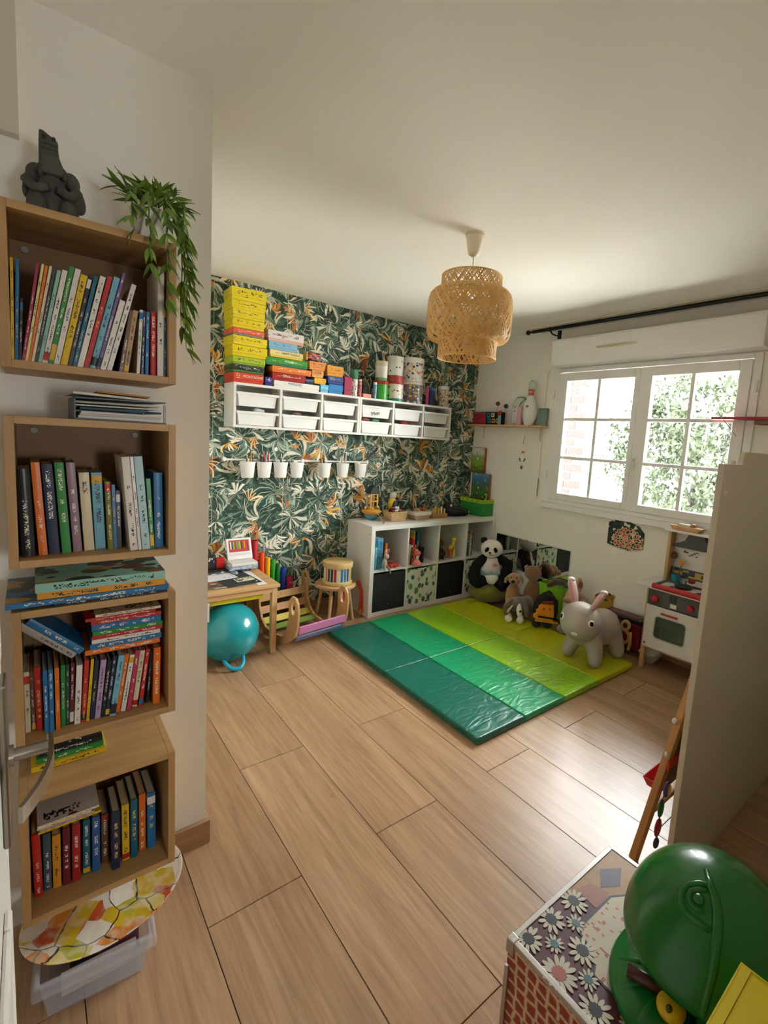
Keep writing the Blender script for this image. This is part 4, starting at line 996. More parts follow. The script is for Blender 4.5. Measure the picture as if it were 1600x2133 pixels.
game('card_game', 'sky blue card box at the end of the white puzzle box', '#5fb0d0', 1.718, 1.790, 1.7975, 1.856, .14, Yg, ink='#eef4f6', cat='card box')
game('card_game', 'small yellow card box on the sky blue one', '#e2b03a', 1.672, 1.770, 1.8565, 1.902, .14, Yg + .002, ink='#7a3a1f', cat='card box')
game('card_game', 'bright blue box under the dark blue one beside the magenta box', '#1f7ab8', 1.793, 1.917, 1.7975, 1.870, .15, Yg, ink='#2f8ac8', cat='card box')
game('card_game', 'dark blue box under the amber box', '#1f3f86', 1.776, 1.914, 1.8705, 1.928, .15, Yg, ink='#cfb23a', words=('BIG', 0.5, '#cfb23a', -.03), cat='card box')
game('card_game', 'amber orange box on the dark blue one', '#d9922a', 1.773, 1.917, 1.9285, 2.008, .14, Yg + .003, ink='#5a3a1f', blob=(('#f0e2c8', '#6a3a1f'), 5.0, 0.15), cat='card box')
game('card_game', 'pale orange tin-shaped box on the small yellow one', '#e0a060', 1.650, 1.748, 1.9030, 1.956, .12, Yg + .004, ink='#7a4a2a', cat='card box', words=('100', 0.6, '#8a4a1f'))
game('card_game', 'orange box with animal prints below the coral bundle', '#dd8a3f', 1.626, 1.762, 1.9565, 2.018, .13, Yg + .006, ink='#4a2f1f', blob=(('#f0c8a0', '#b0522a', '#2a2a2a'), 6.0, 0.25), cat='card box')
t = thing('puzzle_bag', 'rounded coral and yellow puzzle bundle on the orange box', 'puzzle', (1.668, Yg + .02, 2.0185), group='games and tins on the wall storage')
MB().lathe([(0.0, -0.055), (0.032, -0.055), (0.034, -0.05), (0.034, 0.05), (0.032, 0.055), (0.0, 0.055)], 24, M=Matrix.Translation((0, 0.035, 0.034)) @ Matrix.Rotation(PI / 2, 4, 'Y')).build('roll', PRINT('#cf6a55', '#2a3a4a', 6.0, 8.0, 0.6, 'xz', ((0, 1), (0, 1)), 0.5, None, (('#e0b03a', '#cf5a45', '#3a6a7a'), 4.0, 0.4)), t, smooth='auto')
bx('label_card', -0.06, -0.052, 0.005, 0.065, 0.003, 0.06, P('#d8ae4a', 0.5), t)
game('card_game', 'upright magenta box beside the green capped tube', '#a52250', 1.931, 1.994, 1.7975, 1.942, .06, Yg + .005, ink='#f0d0dc', words=None, cat='card box', sx=5.0, sz=18.0, band=((0.3, 0.7), (0.2, 0.85)))
def tin(name, label, x0, x1, z0, z1, y0, body, lid=None, lidh=0.012, cat='tin', sq=False, base=None):
    r = (x1 - x0) / 2
    t = thing(name, label, cat, ((x0 + x1) / 2, y0 + r, z0), group='games and tins on the wall storage')
    h = z1 - z0
    b0 = 0.0
    if base:
        MB().lathe([(r * 1.02, 0), (r * 1.02, base[1]), (r * 0.97, base[1])], 28).build('base_band', base[0], t, smooth='auto'); b0 = base[1]
    MB().lathe([(r * 0.95, b0), (r * 0.98, b0 + 0.002), (r * 0.98, h - lidh)] + ([] if lid else [(r * 0.9, h)]), 28).build('tin_body', body, t, smooth='auto')
    if lid:
        MB().lathe([(r * 1.0, h - lidh), (r * 1.0, h - 0.003), (r * 0.96, h), (0.0, h)], 28).build('lid', lid, t, smooth='auto')
    return t
def blobm(base, cols, s=7.0, d=0.4, rough=0.35): return PRINT(base, base, 4.0, 4.0, 2.0, 'xz', None, rough, None, (cols, s, d))
R_ = 0.345
tin('shaker_tube', 'green capped clear tube of coloured game pieces', 1.997, 2.062, 1.7975, 2.005, Yg + .01, blobm('#cfd6cf', ('#b0303a', '#e8e6e0', '#3a7a4a', '#d8d0c0'), 9.0, 0.5), P('#3f7f5f', 0.4), 0.075, 'tube')
tin('shaker_tube', 'slim red and white tube beside the green capped one', 2.064, 2.092, 1.7975, 1.935, Yg + .012, blobm('#b8453f', ('#e8ddd8', '#a02a2a'), 8.0, 0.4), P('#d8d2cc', 0.4), 0.012, 'tube')
tag(bx('pink_box', 2.096, 2.172, Yg + .0, Yg + .05, 1.7975, 1.826, P('#d98a72', 0.5), bevel=0.002), 'flat salmon pink box in front of the dark cloth bag', 'box', 'games and tins on the wall storage')
t = thing('cloth_bag', 'dark patterned drawstring bag among the tins', 'bag', (2.152, Yg + .1, 1.7975), group='games and tins on the wall storage')
MB().lathe([(0.0, 0), (0.045, 0.0), (0.052, 0.03), (0.048, 0.09), (0.03, 0.135), (0.018, 0.15), (0.028, 0.175), (0.022, 0.178)], 20).build('sack', blobm('#2f3128', ('#4a4a32', '#202018', '#5a5438'), 14.0, 0.5, 0.9), t, smooth=True)
MB().tube([(0.0185 * math.cos(i * PI / 6), 0.0185 * math.sin(i * PI / 6), 0.15) for i in range(12)], 0.0035, 6, closed=True).build('drawstring', P('#8a7a52', 0.8), t, smooth=True)
tin('spray_can', 'narrow blue and white can beside the green tin', 2.207, 2.236, 1.7975, 1.930, Yg + .01, blobm('#6f9fc0', ('#e0e6ea', '#3a5f8a'), 6.0, 0.4), P('#e0dfda', 0.4), 0.02, 'can')
tin('toy_tin', 'bright green tin with red lid below the small white tin', 2.240, 2.366, 1.7975, 1.950, Yg + .0, P('#3f9a35', 0.3), P('#a5262a', 0.35), 0.028)
tin('toy_tin', 'small white tin standing on the green tin', 2.250, 2.353, 1.9505, 2.112, Yg + .008, P('#dcd6cc', 0.35), P('#cfc3a0', 0.4), 0.04, base=(P('#4f8a3f', 0.4), 0.025))
tin('toy_tin', 'white tin with farm print below the tall white tin', 2.374, 2.535, 1.7975, 1.960, Yg + .0, blobm('#e3ddd2', ('#8a3b2a', '#e3ddd2', '#c0a080', '#e3ddd2'), 5.0, 0.35), P('#a52c2a', 0.35), 0.02, base=(P('#2f8a7a', 0.4), 0.022))
tin('toy_tin', 'tall white tin with panda print and red foot', 2.376, 2.520, 1.9605, 2.172, Yg + .004, blobm('#d5d6cc', ('#3a3f38', '#d5d6cc', '#5a8a4a', '#d5d6cc'), 4.0, 0.22), P('#dadbd2', 0.4), 0.03, base=(blobm('#a8322c', ('#2f3f2f', '#a8322c'), 8.0, 0.4), 0.05))
cm = ('#2f3f6a', '#c8782a', '#e6dfd2', '#b0382f', '#d8b32a', '#5a5f6a')
tin('toy_bucket', 'large white lidded bucket with colourful print, upper of two', 2.560, 2.760, 1.9815, 2.190, Yg + .0, blobm('#d9d4ce', cm, 7.0, 0.42), P('#e6e3dd', 0.35), 0.045, 'bucket')
tin('toy_bucket', 'large colourful bucket under the white lidded one', 2.562, 2.762, 1.7975, 1.981, Yg + .0, blobm('#6f6a70', cm, 8.0, 0.48), P('#dcd8d2', 0.35), 0.022, 'bucket')
tin('pencil_tube', 'slim pink tube beside the large bucket', 2.768, 2.795, 1.7975, 1.965, Yg + .01, P('#c83f74', 0.4), None, 0.01, 'tube')
t = tin('pencil_tube', 'dark navy tube with blue top between bucket and jar', 2.803, 2.875, 1.7975, 1.955, Yg + .0, P('#232a52', 0.4), P('#2f6fb0', 0.4), 0.03, 'tube')
tin('pencil_tube', 'black tube squeezed behind the navy tube', 2.882, 2.918, 1.7975, 1.975, Yg + .06, P('#1c1c20', 0.4), P('#26262a', 0.4), 0.02, 'tube')
tin('game_jar', 'tall jar with pale lid and red print near the storage end', 2.945, 3.050, 1.7975, 1.985, Yg + .0, blobm('#b8ac98', ('#a03a2f', '#e0d8c8', '#6a5a4a', '#d8c060'), 8.0, 0.45), P('#d8d6d2', 0.35), 0.03, 'jar')

# ---------------------------------------------------------------- rail with white cups
rail = thing('wall_rail', 'white wall rail carrying white cups on the wallpaper', 'rail', (1.07, YW - 0.012, 1.262))
MB().cyl((0, -0.022, 0.0), (0.60, -0.022, 0.0), 0.007, n=12).build('bar', M_whitegloss, rail, smooth='auto')
MB().cyl((0.60, -0.022, 0.0), (1.215, -0.022, 0.0), 0.007, n=12).build('bar', M_whitegloss, rail, smooth='auto')
for xx in (0.0, 0.6, 1.205):
    bx('bracket', xx - 0.008, xx + 0.012, -0.03, 0.008, -0.014, 0.016, M_whitegloss, rail, bevel=0.004)
cupx = (1.226, 1.350, 1.477, 1.609, 1.848, 2.015, 2.189)
cupn = ('first', 'second', 'third', 'fourth', 'fifth', 'sixth', 'seventh')
cup_fill = ([('#d9a02a', 3), ('#3a3a38', 2), ('#e0ddd6', 1)], [('#b0382f', 3), ('#e0ddd6', 4), ('#4a3a2a', 4), ('#2a2a2a', 2)], [('#3a4a3a', 2), ('#d8d6d0', 2), ('#2f5f3f', 1)], [('#7a7a52', 3)], [('#d9a53a', 2), ('#2a2f2a', 3), ('#8a6a3a', 1)], [('#e0ddd8', 3), ('#c8b02a', 1)], [])
cdesc = ('of yellow pencils', 'crammed with red and white pens', 'holding green and white tools', 'of short olive pencils', 'of yellow and black brushes', 'of white pens', 'standing empty')
for i, x in enumerate(cupx):
    t = thing('rail_cup', 'white plastic cup %s, %s along the rail' % (cdesc[i], cupn[i]), 'cup', (x, YW - 0.072, 1.134), group='white cups on the wall rail')
    mb = MB().lathe([(0.040, 0.0), (0.044, 0.004), (0.056, 0.108), (0.059, 0.112), (0.059, 0.118), (0.0555, 0.118), (0.0525, 0.108), (0.041, 0.006), (0.0, 0.006)], 24, sy=0.62)
    mb.build('cup_body', M_whitegloss, t, smooth='auto')
    bx('hook', -0.014, 0.014, 0.028, 0.045, 0.092, 0.126, M_whitegloss, t, bevel=0.003)
    rr = random.Random(i + 5)
    for c, n in cup_fill[i]:
        for k in range(n):
            a = rr.uniform(-0.22, 0.22); L = rr.uniform(0.135, 0.19) if i != 3 else rr.uniform(0.12, 0.128)
            px, py = rr.uniform(-0.03, 0.03), rr.uniform(-0.015, 0.018)
            p = thing('pencil', '%s pencil standing in the cup %s, %s along the rail' % ({'#d9a02a': 'yellow', '#3a3a38': 'grey', '#e0ddd6': 'white', '#b0382f': 'red', '#4a3a2a': 'brown', '#2a2a2a': 'black', '#3a4a3a': 'dark green', '#d8d6d0': 'white', '#2f5f3f': 'green', '#7a7a52': 'olive', '#d9a53a': 'yellow', '#2a2f2a': 'black', '#8a6a3a': 'tan', '#e0ddd8': 'white', '#c8b02a': 'yellow'}[c], cdesc[i], cupn[i]), 'pencil', (x + px, YW - 0.072 + py, 1.142), (rr.uniform(-0.1, 0.1), a, 0), 'pencils in the %s rail cup' % cupn[i])
            MB().cyl((0, 0, 0), (0, 0, L), 0.0042, n=8).build('shaft', P(c, 0.5), p, smooth='auto')
            MB().cyl((0, 0, L), (0, 0, L + 0.014), 0.0042, 0.0008, n=8).build('tip', P('#c9a675', 0.6), p)

# ================================================================ cube shelf (4 x 2)
KX, KY = 2.122, 3.174
M_kw = P('#e4e1db', 0.38)
ks = thing('cube_shelf', 'long low white cube shelf with eight compartments against the wallpaper', 'shelf', (KX, KY, 0))
T1, T2, KW_, KH, KD = 0.038, 0.016, 1.466, 0.768, 0.378
bx('top_panel', 0, KW_, 0, KD, KH - T1, KH, M_kw, ks, bevel=0.0015); bx('bottom_panel', 0, KW_, 0, KD, 0, T1, M_kw, ks, bevel=0.0015)
bx('side_panel', 0, T1, 0, KD, T1, KH - T1, M_kw, ks, bevel=0.0015); bx('side_panel', KW_ - T1, KW_, 0, KD, T1, KH - T1, M_kw, ks, bevel=0.0015)
CW = (KW_ - 2 * T1 - 3 * T2) / 4
for i in (1, 2, 3):
    xa = T1 + i * CW + (i - 1) * T2
    for za, zb in ((T1, KH / 2 - T2 / 2), (KH / 2 + T2 / 2, KH - T1)):
        bx('divider', xa, xa + T2, 0.002, KD, za, zb, M_kw, ks, bevel=0.001)
bx('middle_shelf', T1, KW_ - T1, 0.002, KD, KH / 2 - T2 / 2, KH / 2 + T2 / 2, M_kw, ks, bevel=0.001)
bx('back_panel', T1, KW_ - T1, KD - 0.003, KD, T1, KH - T1, P('#d6d2ca', 0.6), ks)
for zz in (0.12, 0.70):
    MB().cyl((0.0, 0.03, zz), (-0.0012, 0.03, zz), 0.006, n=12).build('screw_cap', P('#b9b3a8', 0.5), ks)
def mat_cactus():
    m, nt, b = new_mat('cactus_print')
    tc = N(nt, 'ShaderNodeTexCoord'); sp = N(nt, 'ShaderNodeMapping'); sp.inputs['Scale'].default_value = (1, 0.72, 1)
    nz = N(nt, 'ShaderNodeTexNoise'); nz.inputs['Scale'].default_value = 14; nt.links.new(tc.outputs['Object'], nz.inputs['Vector'])
    ad = N(nt, 'ShaderNodeVectorMath'); ad.operation = 'MULTIPLY_ADD'
    xz = N(nt, 'ShaderNodeSeparateXYZ'); nt.links.new(tc.outputs['Object'], xz.inputs[0]); xc = N(nt, 'ShaderNodeCombineXYZ'); nt.links.new(xz.outputs[0], xc.inputs[0]); nt.links.new(xz.outputs[2], xc.inputs[1])
    nt.links.new(nz.outputs['Color'], ad.inputs[0]); ad.inputs[1].default_value = (0.03, 0.03, 0); nt.links.new(xc.outputs[0], ad.inputs[2])
    nt.links.new(ad.outputs[0], sp.inputs['Vector'])
    v = N(nt, 'ShaderNodeTexVoronoi'); v.voronoi_dimensions = '2D'; v.inputs['Scale'].default_value = 19; nt.links.new(sp.outputs[0], v.inputs['Vector'])
    s = N(nt, 'ShaderNodeSeparateColor'); nt.links.new(v.outputs['Color'], s.inputs[0])
    rad = math_n(nt, 'ADD', math_n(nt, 'MULTIPLY', s.outputs[1], 0.22), 0.22)
    inside = math_n(nt, 'LESS_THAN', v.outputs['Distance'], rad)
    g = ramp_n(nt, s.outputs[0], [(0, '#4f8a52'), (0.35, '#2f5f3f'), (0.6, '#7faf78'), (0.85, '#35463f')], 'CONSTANT')
    n2 = N(nt, 'ShaderNodeTexVoronoi'); n2.inputs['Scale'].default_value = 120; nt.links.new(tc.outputs['Object'], n2.inputs['Vector'])
    g = mix_n(nt, math_n(nt, 'LESS_THAN', n2.outputs['Distance'], 0.25), g, rgb('#a8c8a0'))
    nt.links.new(mix_n(nt, inside, rgb('#dedbd2'), g), b.inputs['Base Color']); b.inputs['Roughness'].default_value = 0.75
    return m
M_cactus = mat_cactus(); M_binb = P('#191b1d', 0.7, bump=0.1, bscale=300)
def cube_bin(i, mat, label, grip):
    xa = T1 + i * (CW + T2)
    t = thing('fabric_bin', label, 'storage bin', (KX + xa + CW / 2, KY + 0.004, T1 + 0.001), group='fabric bins in the cube shelf')
    a = CW / 2 - 0.004
    MB().bowl((-a, a, 0, 0.35), (-a, a, 0, 0.35), 0, 0.322, 0.004).build('bin_body', mat, t, bevel=0.004)
    if grip == 'slot':
        bx('grip', -0.03, 0.03, -0.002, 0.0, 0.283, 0.298, P('#0c0d0e', 0.8), t, bevel=0.002)
        bx('zip_pull', -0.006, 0.004, -0.002, 0, 0.05, 0.056, P('#8a8a86', 0.4, 0.7), t)
    else:
        mb = MB(); mb.ring(ell(0, 0.285, 0.02, 0.02, 20), ell(0, 0.285, 0.013, 0.013, 20), -0.003, 0.0, 'y')
        mb.build('grip_ring', P('#b8b4aa', 0.4), t)
    return t
cube_bin(0, M_binb, 'black fabric bin in the cube shelf nearest the drum', 'slot')
cube_bin(1, M_cactus, 'white cactus-print fabric bin between the two black bins', 'ring')
cube_bin(2, M_binb, 'black fabric bin between the two cactus-print bins', 'slot')
cube_bin(3, M_cactus, 'white cactus-print fabric bin half hidden behind the panda', 'ring')
ZS = KH / 2 + T2 / 2 + 0.001
def cell(i): return KX + T1 + i * (CW + T2)
def shelf_book(label, i, xo, c, w, h, d, yo, lean=0.0, seed=0, mat=None):
    return make_book(label, 'books in the cube shelf', c, w, d, h, (cell(i) + xo, KY + yo, ZS + abs(math.sin(lean)) * w / 2), (0, lean, 0), seed, mat)
shelf_book('blue picture book standing tallest in the first cube compartment', 0, 0.078, 'lightblue', 0.05, 0.262, 0.2, 0.035, 0.0, 3, PRINT('#4f9fc4', '#2f6f94', 5.0, 30.0, 0.5, 'xz', ((0.2, 0.8), (0.1, 0.9)), 0.5, None, (('#3a84ac', '#6fb4d0', '#2f6a8c'), 6.0, 0.4)))
shelf_book('thin pale blue book at the wall of the first cube compartment', 0, 0.040, 'lightblue', 0.018, 0.19, 0.18, 0.035, 0.0, 9)
shelf_book('dark book behind the blue one in the first cube compartment', 0, 0.128, 'black', 0.022, 0.19, 0.15, 0.09, 0.05, 4)
shelf_book('orange book leaning in the first cube compartment', 0, 0.162, 'orange', 0.022, 0.20, 0.16, 0.09, 0.08, 5)
shelf_book('cream book in the second cube compartment', 1, 0.045, 'cream', 0.014, 0.16, 0.18, 0.045, 0.05, 6)
shelf_book('dark green book in the second cube compartment', 1, 0.062, 'darkgreen', 0.014, 0.18, 0.18, 0.045, 0.06, 7)
shelf_book('red book in the second cube compartment', 1, 0.080, 'red', 0.018, 0.22, 0.18, 0.05, 0.07, 8)
shelf_book('orange book in the second cube compartment', 1, 0.102, 'orange', 0.012, 0.17, 0.18, 0.05, 0.08, 10)
shelf_book('tall teal book in the second cube compartment', 1, 0.172, 'teal', 0.03, 0.27, 0.2, 0.10, 0.03, 11)
shelf_book('thin cream board standing behind the second compartment books', 1, 0.135, 'cream', 0.008, 0.285, 0.22, 0.10, 0.0, 12)
shelf_book('short black book beside the teal one in the second cube compartment', 1, 0.205, 'black', 0.018, 0.14, 0.16, 0.05, 0.0, 13)
shelf_book('dark green book in the fourth cube compartment', 3, 0.062, 'darkgreen', 0.03, 0.24, 0.2, 0.05, 0.0, 14)
shelf_book('white book in the fourth cube compartment', 3, 0.092, 'white', 0.012, 0.24, 0.2, 0.045, 0.02, 15)
shelf_book('black book leaning in the fourth cube compartment', 3, 0.118, 'charcoal', 0.02, 0.23, 0.2, 0.06, 0.03, 16)
# toys in the compartments
def figure(name, label, loc, rz, parts, cat='toy', group=None):
    t = thing(name, label, cat, loc, rz, group)
    for nm, mb, mat in parts: mb.build(nm, mat, t, smooth=True)
    return t
figure('plush_rabbit', 'small grey striped plush rabbit slumped at the first compartment edge', (cell(0) + 0.11, KY - 0.002, ZS + 0.005), 0.2, [
    ('body', MB().ball((0, 0.01, 0.045), (0.026, 0.022, 0.048), 14, 10), P('#9c8f84', 0.9, sheen=0.4)),
    ('head', MB().ball((0.012, 0.0, 0.108), (0.022, 0.02, 0.022), 14, 10), P('#b9aca2', 0.9, sheen=0.4)),
    ('ear', MB().tube([(0.02, 0.0, 0.125), (0.03, 0.0, 0.15), (0.035, -0.004, 0.17)], [0.006, 0.008, 0.004], 8), P('#c45a58', 0.8)),
    ('ear', MB().tube([(0.002, 0.0, 0.125), (0.002, 0.0, 0.152), (0.008, -0.004, 0.172)], [0.006, 0.008, 0.004], 8), P('#d8d0c8', 0.8)),
    ('leg', MB().tube([(-0.014, -0.005, 0.03), (-0.03, -0.035, 0.01), (-0.05, -0.05, 0.006)], [0.012, 0.009, 0.006], 8), P('#a3978d', 0.9)),
    ('leg', MB().tube([(0.014, -0.005, 0.03), (0.02, -0.03, 0.004), (0.028, -0.037, -0.03)], [0.012, 0.010, 0.009], 8), P('#8f8379', 0.9))])
t = thing('rubber_shell', 'flat red scalloped toy lying in the first compartment', 'toy', (cell(0) + 0.215, KY + 0.06, ZS))
MB().prism([(0.07 * math.cos(a) * (1 + 0.08 * math.cos(9 * a)), 0.05 * math.sin(a) * (1 + 0.08 * math.cos(9 * a))) for a in [i * PI / 36 for i in range(72)]], 0, 0.03, 'z').build('shell', P('#c8402f', 0.4), t, bevel=0.006)
MB().ball((0, 0, 0.03), (0.035, 0.025, 0.01), 12, 8).build('boss', P('#a83226', 0.4), t, smooth=True)
figure('toy_duck', 'small pink and coral standing toy figure in the second compartment', (cell(1) + 0.10, KY + 0.003, ZS), 0, [
    ('body', MB().lathe([(0.0, 0), (0.042, 0.0), (0.045, 0.012), (0.03, 0.032), (0.016, 0.05), (0.014, 0.06)], 18), P('#e07f72', 0.45)),
    ('neck', MB().tube([(0, 0, 0.055), (0.004, 0, 0.075), (0.008, 0, 0.09)], [0.015, 0.013, 0.016], 12), P('#e8d8cc', 0.5)),
    ('head', MB().ball((0.006, 0, 0.105), (0.028, 0.024, 0.024), 14, 10), P('#d8635c', 0.45)),
    ('crest', MB().ball((-0.006, 0, 0.128), (0.014, 0.012, 0.016), 12, 8), P('#dd7a6c', 0.45))])
figure('toy_giraffe', 'yellow plastic giraffe toy in the third compartment', (cell(2) + 0.185, KY + 0.045, ZS + 0.010), 0.3, [
    ('body', MB().ball((0, 0.0, 0.085), (0.05, 0.025, 0.03), 16, 10), P('#a8621f', 0.5)),
    ('leg', MB().tube([(0.025, -0.02, 0.085), (0.026, -0.022, 0.012), (0.03, -0.024, 0.004)], [0.011, 0.009, 0.013], 10), P('#e0c022', 0.4)),
    ('leg', MB().tube([(0.025, 0.02, 0.085), (0.026, 0.022, 0.012), (0.03, 0.024, 0.004)], [0.011, 0.009, 0.013], 10), P('#e0c022', 0.4)),
    ('leg', MB().tube([(-0.03, -0.016, 0.08), (-0.03, -0.018, 0.012), (-0.03, -0.02, 0.004)], [0.011, 0.009, 0.013], 10), P('#c04a22', 0.4)),
    ('leg', MB().tube([(-0.03, 0.016, 0.08), (-0.03, 0.018, 0.012), (-0.03, 0.02, 0.004)], [0.011, 0.009, 0.013], 10), P('#c04a22', 0.4)),
    ('neck', MB().tube([(0.03, 0, 0.09), (0.04, 0, 0.13), (0.042, 0, 0.155)], [0.018, 0.013, 0.014], 10), P('#e0c022', 0.4)),
    ('head', MB().ball((0.05, 0, 0.165), (0.026, 0.018, 0.017), 14, 10), P('#e4c628', 0.4)),
    ('wing', MB().ball((-0.035, -0.02, 0.11), (0.04, 0.008, 0.022), 14, 8), P('#c9a822', 0.4))])
figure('plush_bear', 'dark brown plush with orange cap in the third compartment', (cell(2) + 0.062, KY + 0.095, ZS), 0, [
    ('body', MB().ball((0, 0, 0.065), (0.048, 0.042, 0.066), 16, 12), P('#3a2a22', 0.9, sheen=0.3)),
    ('head', MB().ball((0.01, -0.01, 0.15), (0.05, 0.044, 0.044), 16, 12), P('#4a2f26', 0.9, sheen=0.3)),
    ('cap', MB().ball((-0.005, -0.005, 0.186), (0.03, 0.03, 0.014), 14, 8), P('#c8522f', 0.6)),
    ('arm', MB().tube([(0.03, -0.02, 0.095), (0.05, -0.04, 0.06), (0.04, -0.05, 0.035)], [0.015, 0.014, 0.014], 8), P('#4a2f26', 0.9)),
    ('foot', MB().ball((-0.025, -0.04, 0.02), (0.02, 0.025, 0.02), 12, 8), P('#7a2f22', 0.7)),
    ('foot', MB().ball((0.025, -0.04, 0.02), (0.02, 0.025, 0.02), 12, 8), P('#28361f', 0.7))])

# ---------------------------------------------------------------- on top of the cube shelf
ZK = KH + 0.001
def weave_mat(c1, c2):
    m, nt, b = new_mat('wicker')
    tc = N(nt, 'ShaderNodeTexCoord'); bt = N(nt, 'ShaderNodeTexBrick'); bt.inputs['Scale'].default_value = 60
    bt.inputs['Color1'].default_value = rgb(c1); bt.inputs['Color2'].default_value = rgb(c2); bt.inputs['Mortar'].default_value = rgb('#5a4226')
    bt.inputs['Mortar Size'].default_value = 0.035; bt.inputs['Brick Width'].default_value = 0.9; bt.inputs['Row Height'].default_value = 0.36
    mp = N(nt, 'ShaderNodeMapping'); mp.inputs['Rotation'].default_value = (PI / 2, 0, 0)
    nt.links.new(tc.outputs['Object'], mp.inputs['Vector']); nt.links.new(mp.outputs[0], bt.inputs['Vector'])
    nt.links.new(bt.outputs[0], b.inputs['Base Color']); b.inputs['Roughness'].default_value = 0.7
    bp = N(nt, 'ShaderNodeBump'); bp.inputs['Strength'].default_value = 0.6; bp.inputs['Distance'].default_value = 0.004; bp.invert = True
    nt.links.new(bt.outputs['Fac'], bp.inputs['Height']); nt.links.new(bp.outputs[0], b.inputs['Normal'])
    return m
M_wick = weave_mat('#d9b98a', '#c7a06a'); M_wick2 = weave_mat('#dccab0', '#c9a878')
def basket(label, x, y, w, d, h, rz, mat, liner=None):
    t = thing('wicker_basket', label, 'basket', (x, y, ZK), rz)
    MB().bowl((-w * .40, w * .40, -d * .38, d * .38), (-w / 2, w / 2, -d / 2, d / 2), 0, h, 0.005).build('basket_body', mat, t, bevel=0.012, seg=3)
    path = []
    for (ax, ay, a0) in ((w / 2 - .02, d / 2 - .02, 0), (-w / 2 + .02, d / 2 - .02, 90), (-w / 2 + .02, -d / 2 + .02, 180), (w / 2 - .02, -d / 2 + .02, 270)):
        for k in range(5):
            a = R3(a0 + k * 22.5); path.append((ax + .02 * math.cos(a), ay + .02 * math.sin(a), h))
    MB().tube(path, 0.0055, 8, closed=True).build('rim', mat, t, smooth=True)
    if liner:
        MB().ring([(p[0] * 1.035, p[1] * 1.035) for p in path], [(p[0] * 0.95, p[1] * 0.95) for p in path], h - 0.035, h + 0.004).build('liner', liner, t)
    return t
basket('small square wicker basket of dark red toys on the cube shelf', 2.468, 3.345, 0.178, 0.14, 0.082, 0.0, M_wick)
basket('wicker basket with pale cloth rim on the cube shelf', 2.735, 3.345, 0.20, 0.14, 0.078, 0.05, M_wick2, P('#d8cfc0', 0.85))
rj = random.Random(21)
for i in range(14):
    c = ['#7a1f2a', '#e0dcd6', '#8f2a2f', '#1f1f22', '#5a1a24', '#c9c4c0'][i % 6]
    cw = {'#7a1f2a': 'dark red', '#8f2a2f': 'red', '#e0dcd6': 'white', '#1f1f22': 'black', '#5a1a24': 'maroon', '#c9c4c0': 'pale grey'}[c]
    k = i // 6; q = i % 6
    mb = MB(); L = 0.019
    mb.tube([(-L, 0, 0), (-L * .3, 0.002, 0.006), (L * .5, 0, 0.002), (L, -0.002, 0.012)], [0.008, 0.0115, 0.0105, 0.007], 8)
    mb.tube([(L, -0.002, 0.012), (L + 0.004, 0, 0.024)], [0.004, 0.002], 6)
    tag(mb.build('toy_animal', P(c, 0.6), None, smooth=True, loc=(2.468 + (-0.042 + 0.042 * (q % 3)) * (1 - 0.12 * k), 3.328 + (0.036 if q > 2 else 0.0), ZK + 0.058 + 0.027 * k), rot=(rj.uniform(-.2, .2), rj.uniform(-.3, .1), rj.uniform(-.4, .4))),
        '%s toy animal heaped in the small square wicker basket' % cw, 'toy', 'toys heaped in the small square basket')
for i in range(8):
    c = ['#8a93a5', '#d8a53a', '#a83a2f', '#6a7a5a', '#3a3a3f', '#c9952f', '#b0a8a0', '#8a2f2a'][i]
    cw = ['grey-blue', 'yellow', 'red', 'green', 'dark grey', 'amber', 'pale grey', 'maroon'][i]
    mb = MB(); mb.box(-0.03, 0.03, -0.012, 0.012, -0.009, 0.009)
    mb.cyl((-0.018, -0.014, -0.009), (-0.018, 0.014, -0.009), 0.008, n=10); mb.cyl((0.018, -0.014, -0.009), (0.018, 0.014, -0.009), 0.008, n=10)
    mb.box(-0.012, 0.02, -0.01, 0.01, 0.009, 0.02)
    tag(mb.build('toy_car', P(c, 0.4), None, bevel=0.003, loc=(2.735 + (-0.055 + 0.036 * (i % 4)), 3.335 + (0.03 if i > 3 else -0.012), ZK + 0.07 + 0.004 * (i % 3)), rot=(rj.uniform(-.3, .3), rj.uniform(-.5, .2), rj.uniform(0, 3))),
        '%s toy car in the basket with the pale cloth rim' % cw, 'toy car', 'toy cars in the cloth-rimmed basket')
# toy bird house / carousel near the wallpaper
th = thing('toy_carousel', 'tall wooden toy tower with amber saucer base and blue bowl', 'toy', (2.30, 3.462, ZK))
MB().lathe([(0.0, 0.0), (0.03, 0.0), (0.05, 0.02), (0.058, 0.045), (0.05, 0.05), (0.0, 0.05)], 24).build('blue_bowl', P('#5a9cb0', 0.5), th, smooth='auto')
MB().lathe([(0.045, 0.045), (0.075, 0.055), (0.088, 0.07), (0.088, 0.078), (0.07, 0.092), (0.03, 0.10), (0.0, 0.10)], 28).build('saucer', P('#d2902c', 0.45), th, smooth='auto')
for sx in (-1, 1):
    for sy in (-1, 1):
        bx('post', sx * 0.034 - 0.005, sx * 0.034 + 0.005, sy * 0.03 - 0.005, sy * 0.03 + 0.005, 0.095, 0.225, P('#d8a95a', 0.55), th)
for zz in (0.10, 0.16, 0.22):
    mb = MB(); mb.ring([(-.041, -.037), (.041, -.037), (.041, .037), (-.041, .037)], [(-.030, -.026), (.030, -.026), (.030, .026), (-.030, .026)], zz, zz + 0.008); mb.build('floor_ring', P('#d8a95a', 0.55), th)
mb = MB(); mb.prism([(-0.048, 0.226), (0.048, 0.226), (0.03, 0.275), (0.0, 0.300), (-0.03, 0.275)], -0.04, 0.04, 'y'); mb.build('roof', P('#26322c', 0.6), th, bevel=0.004)
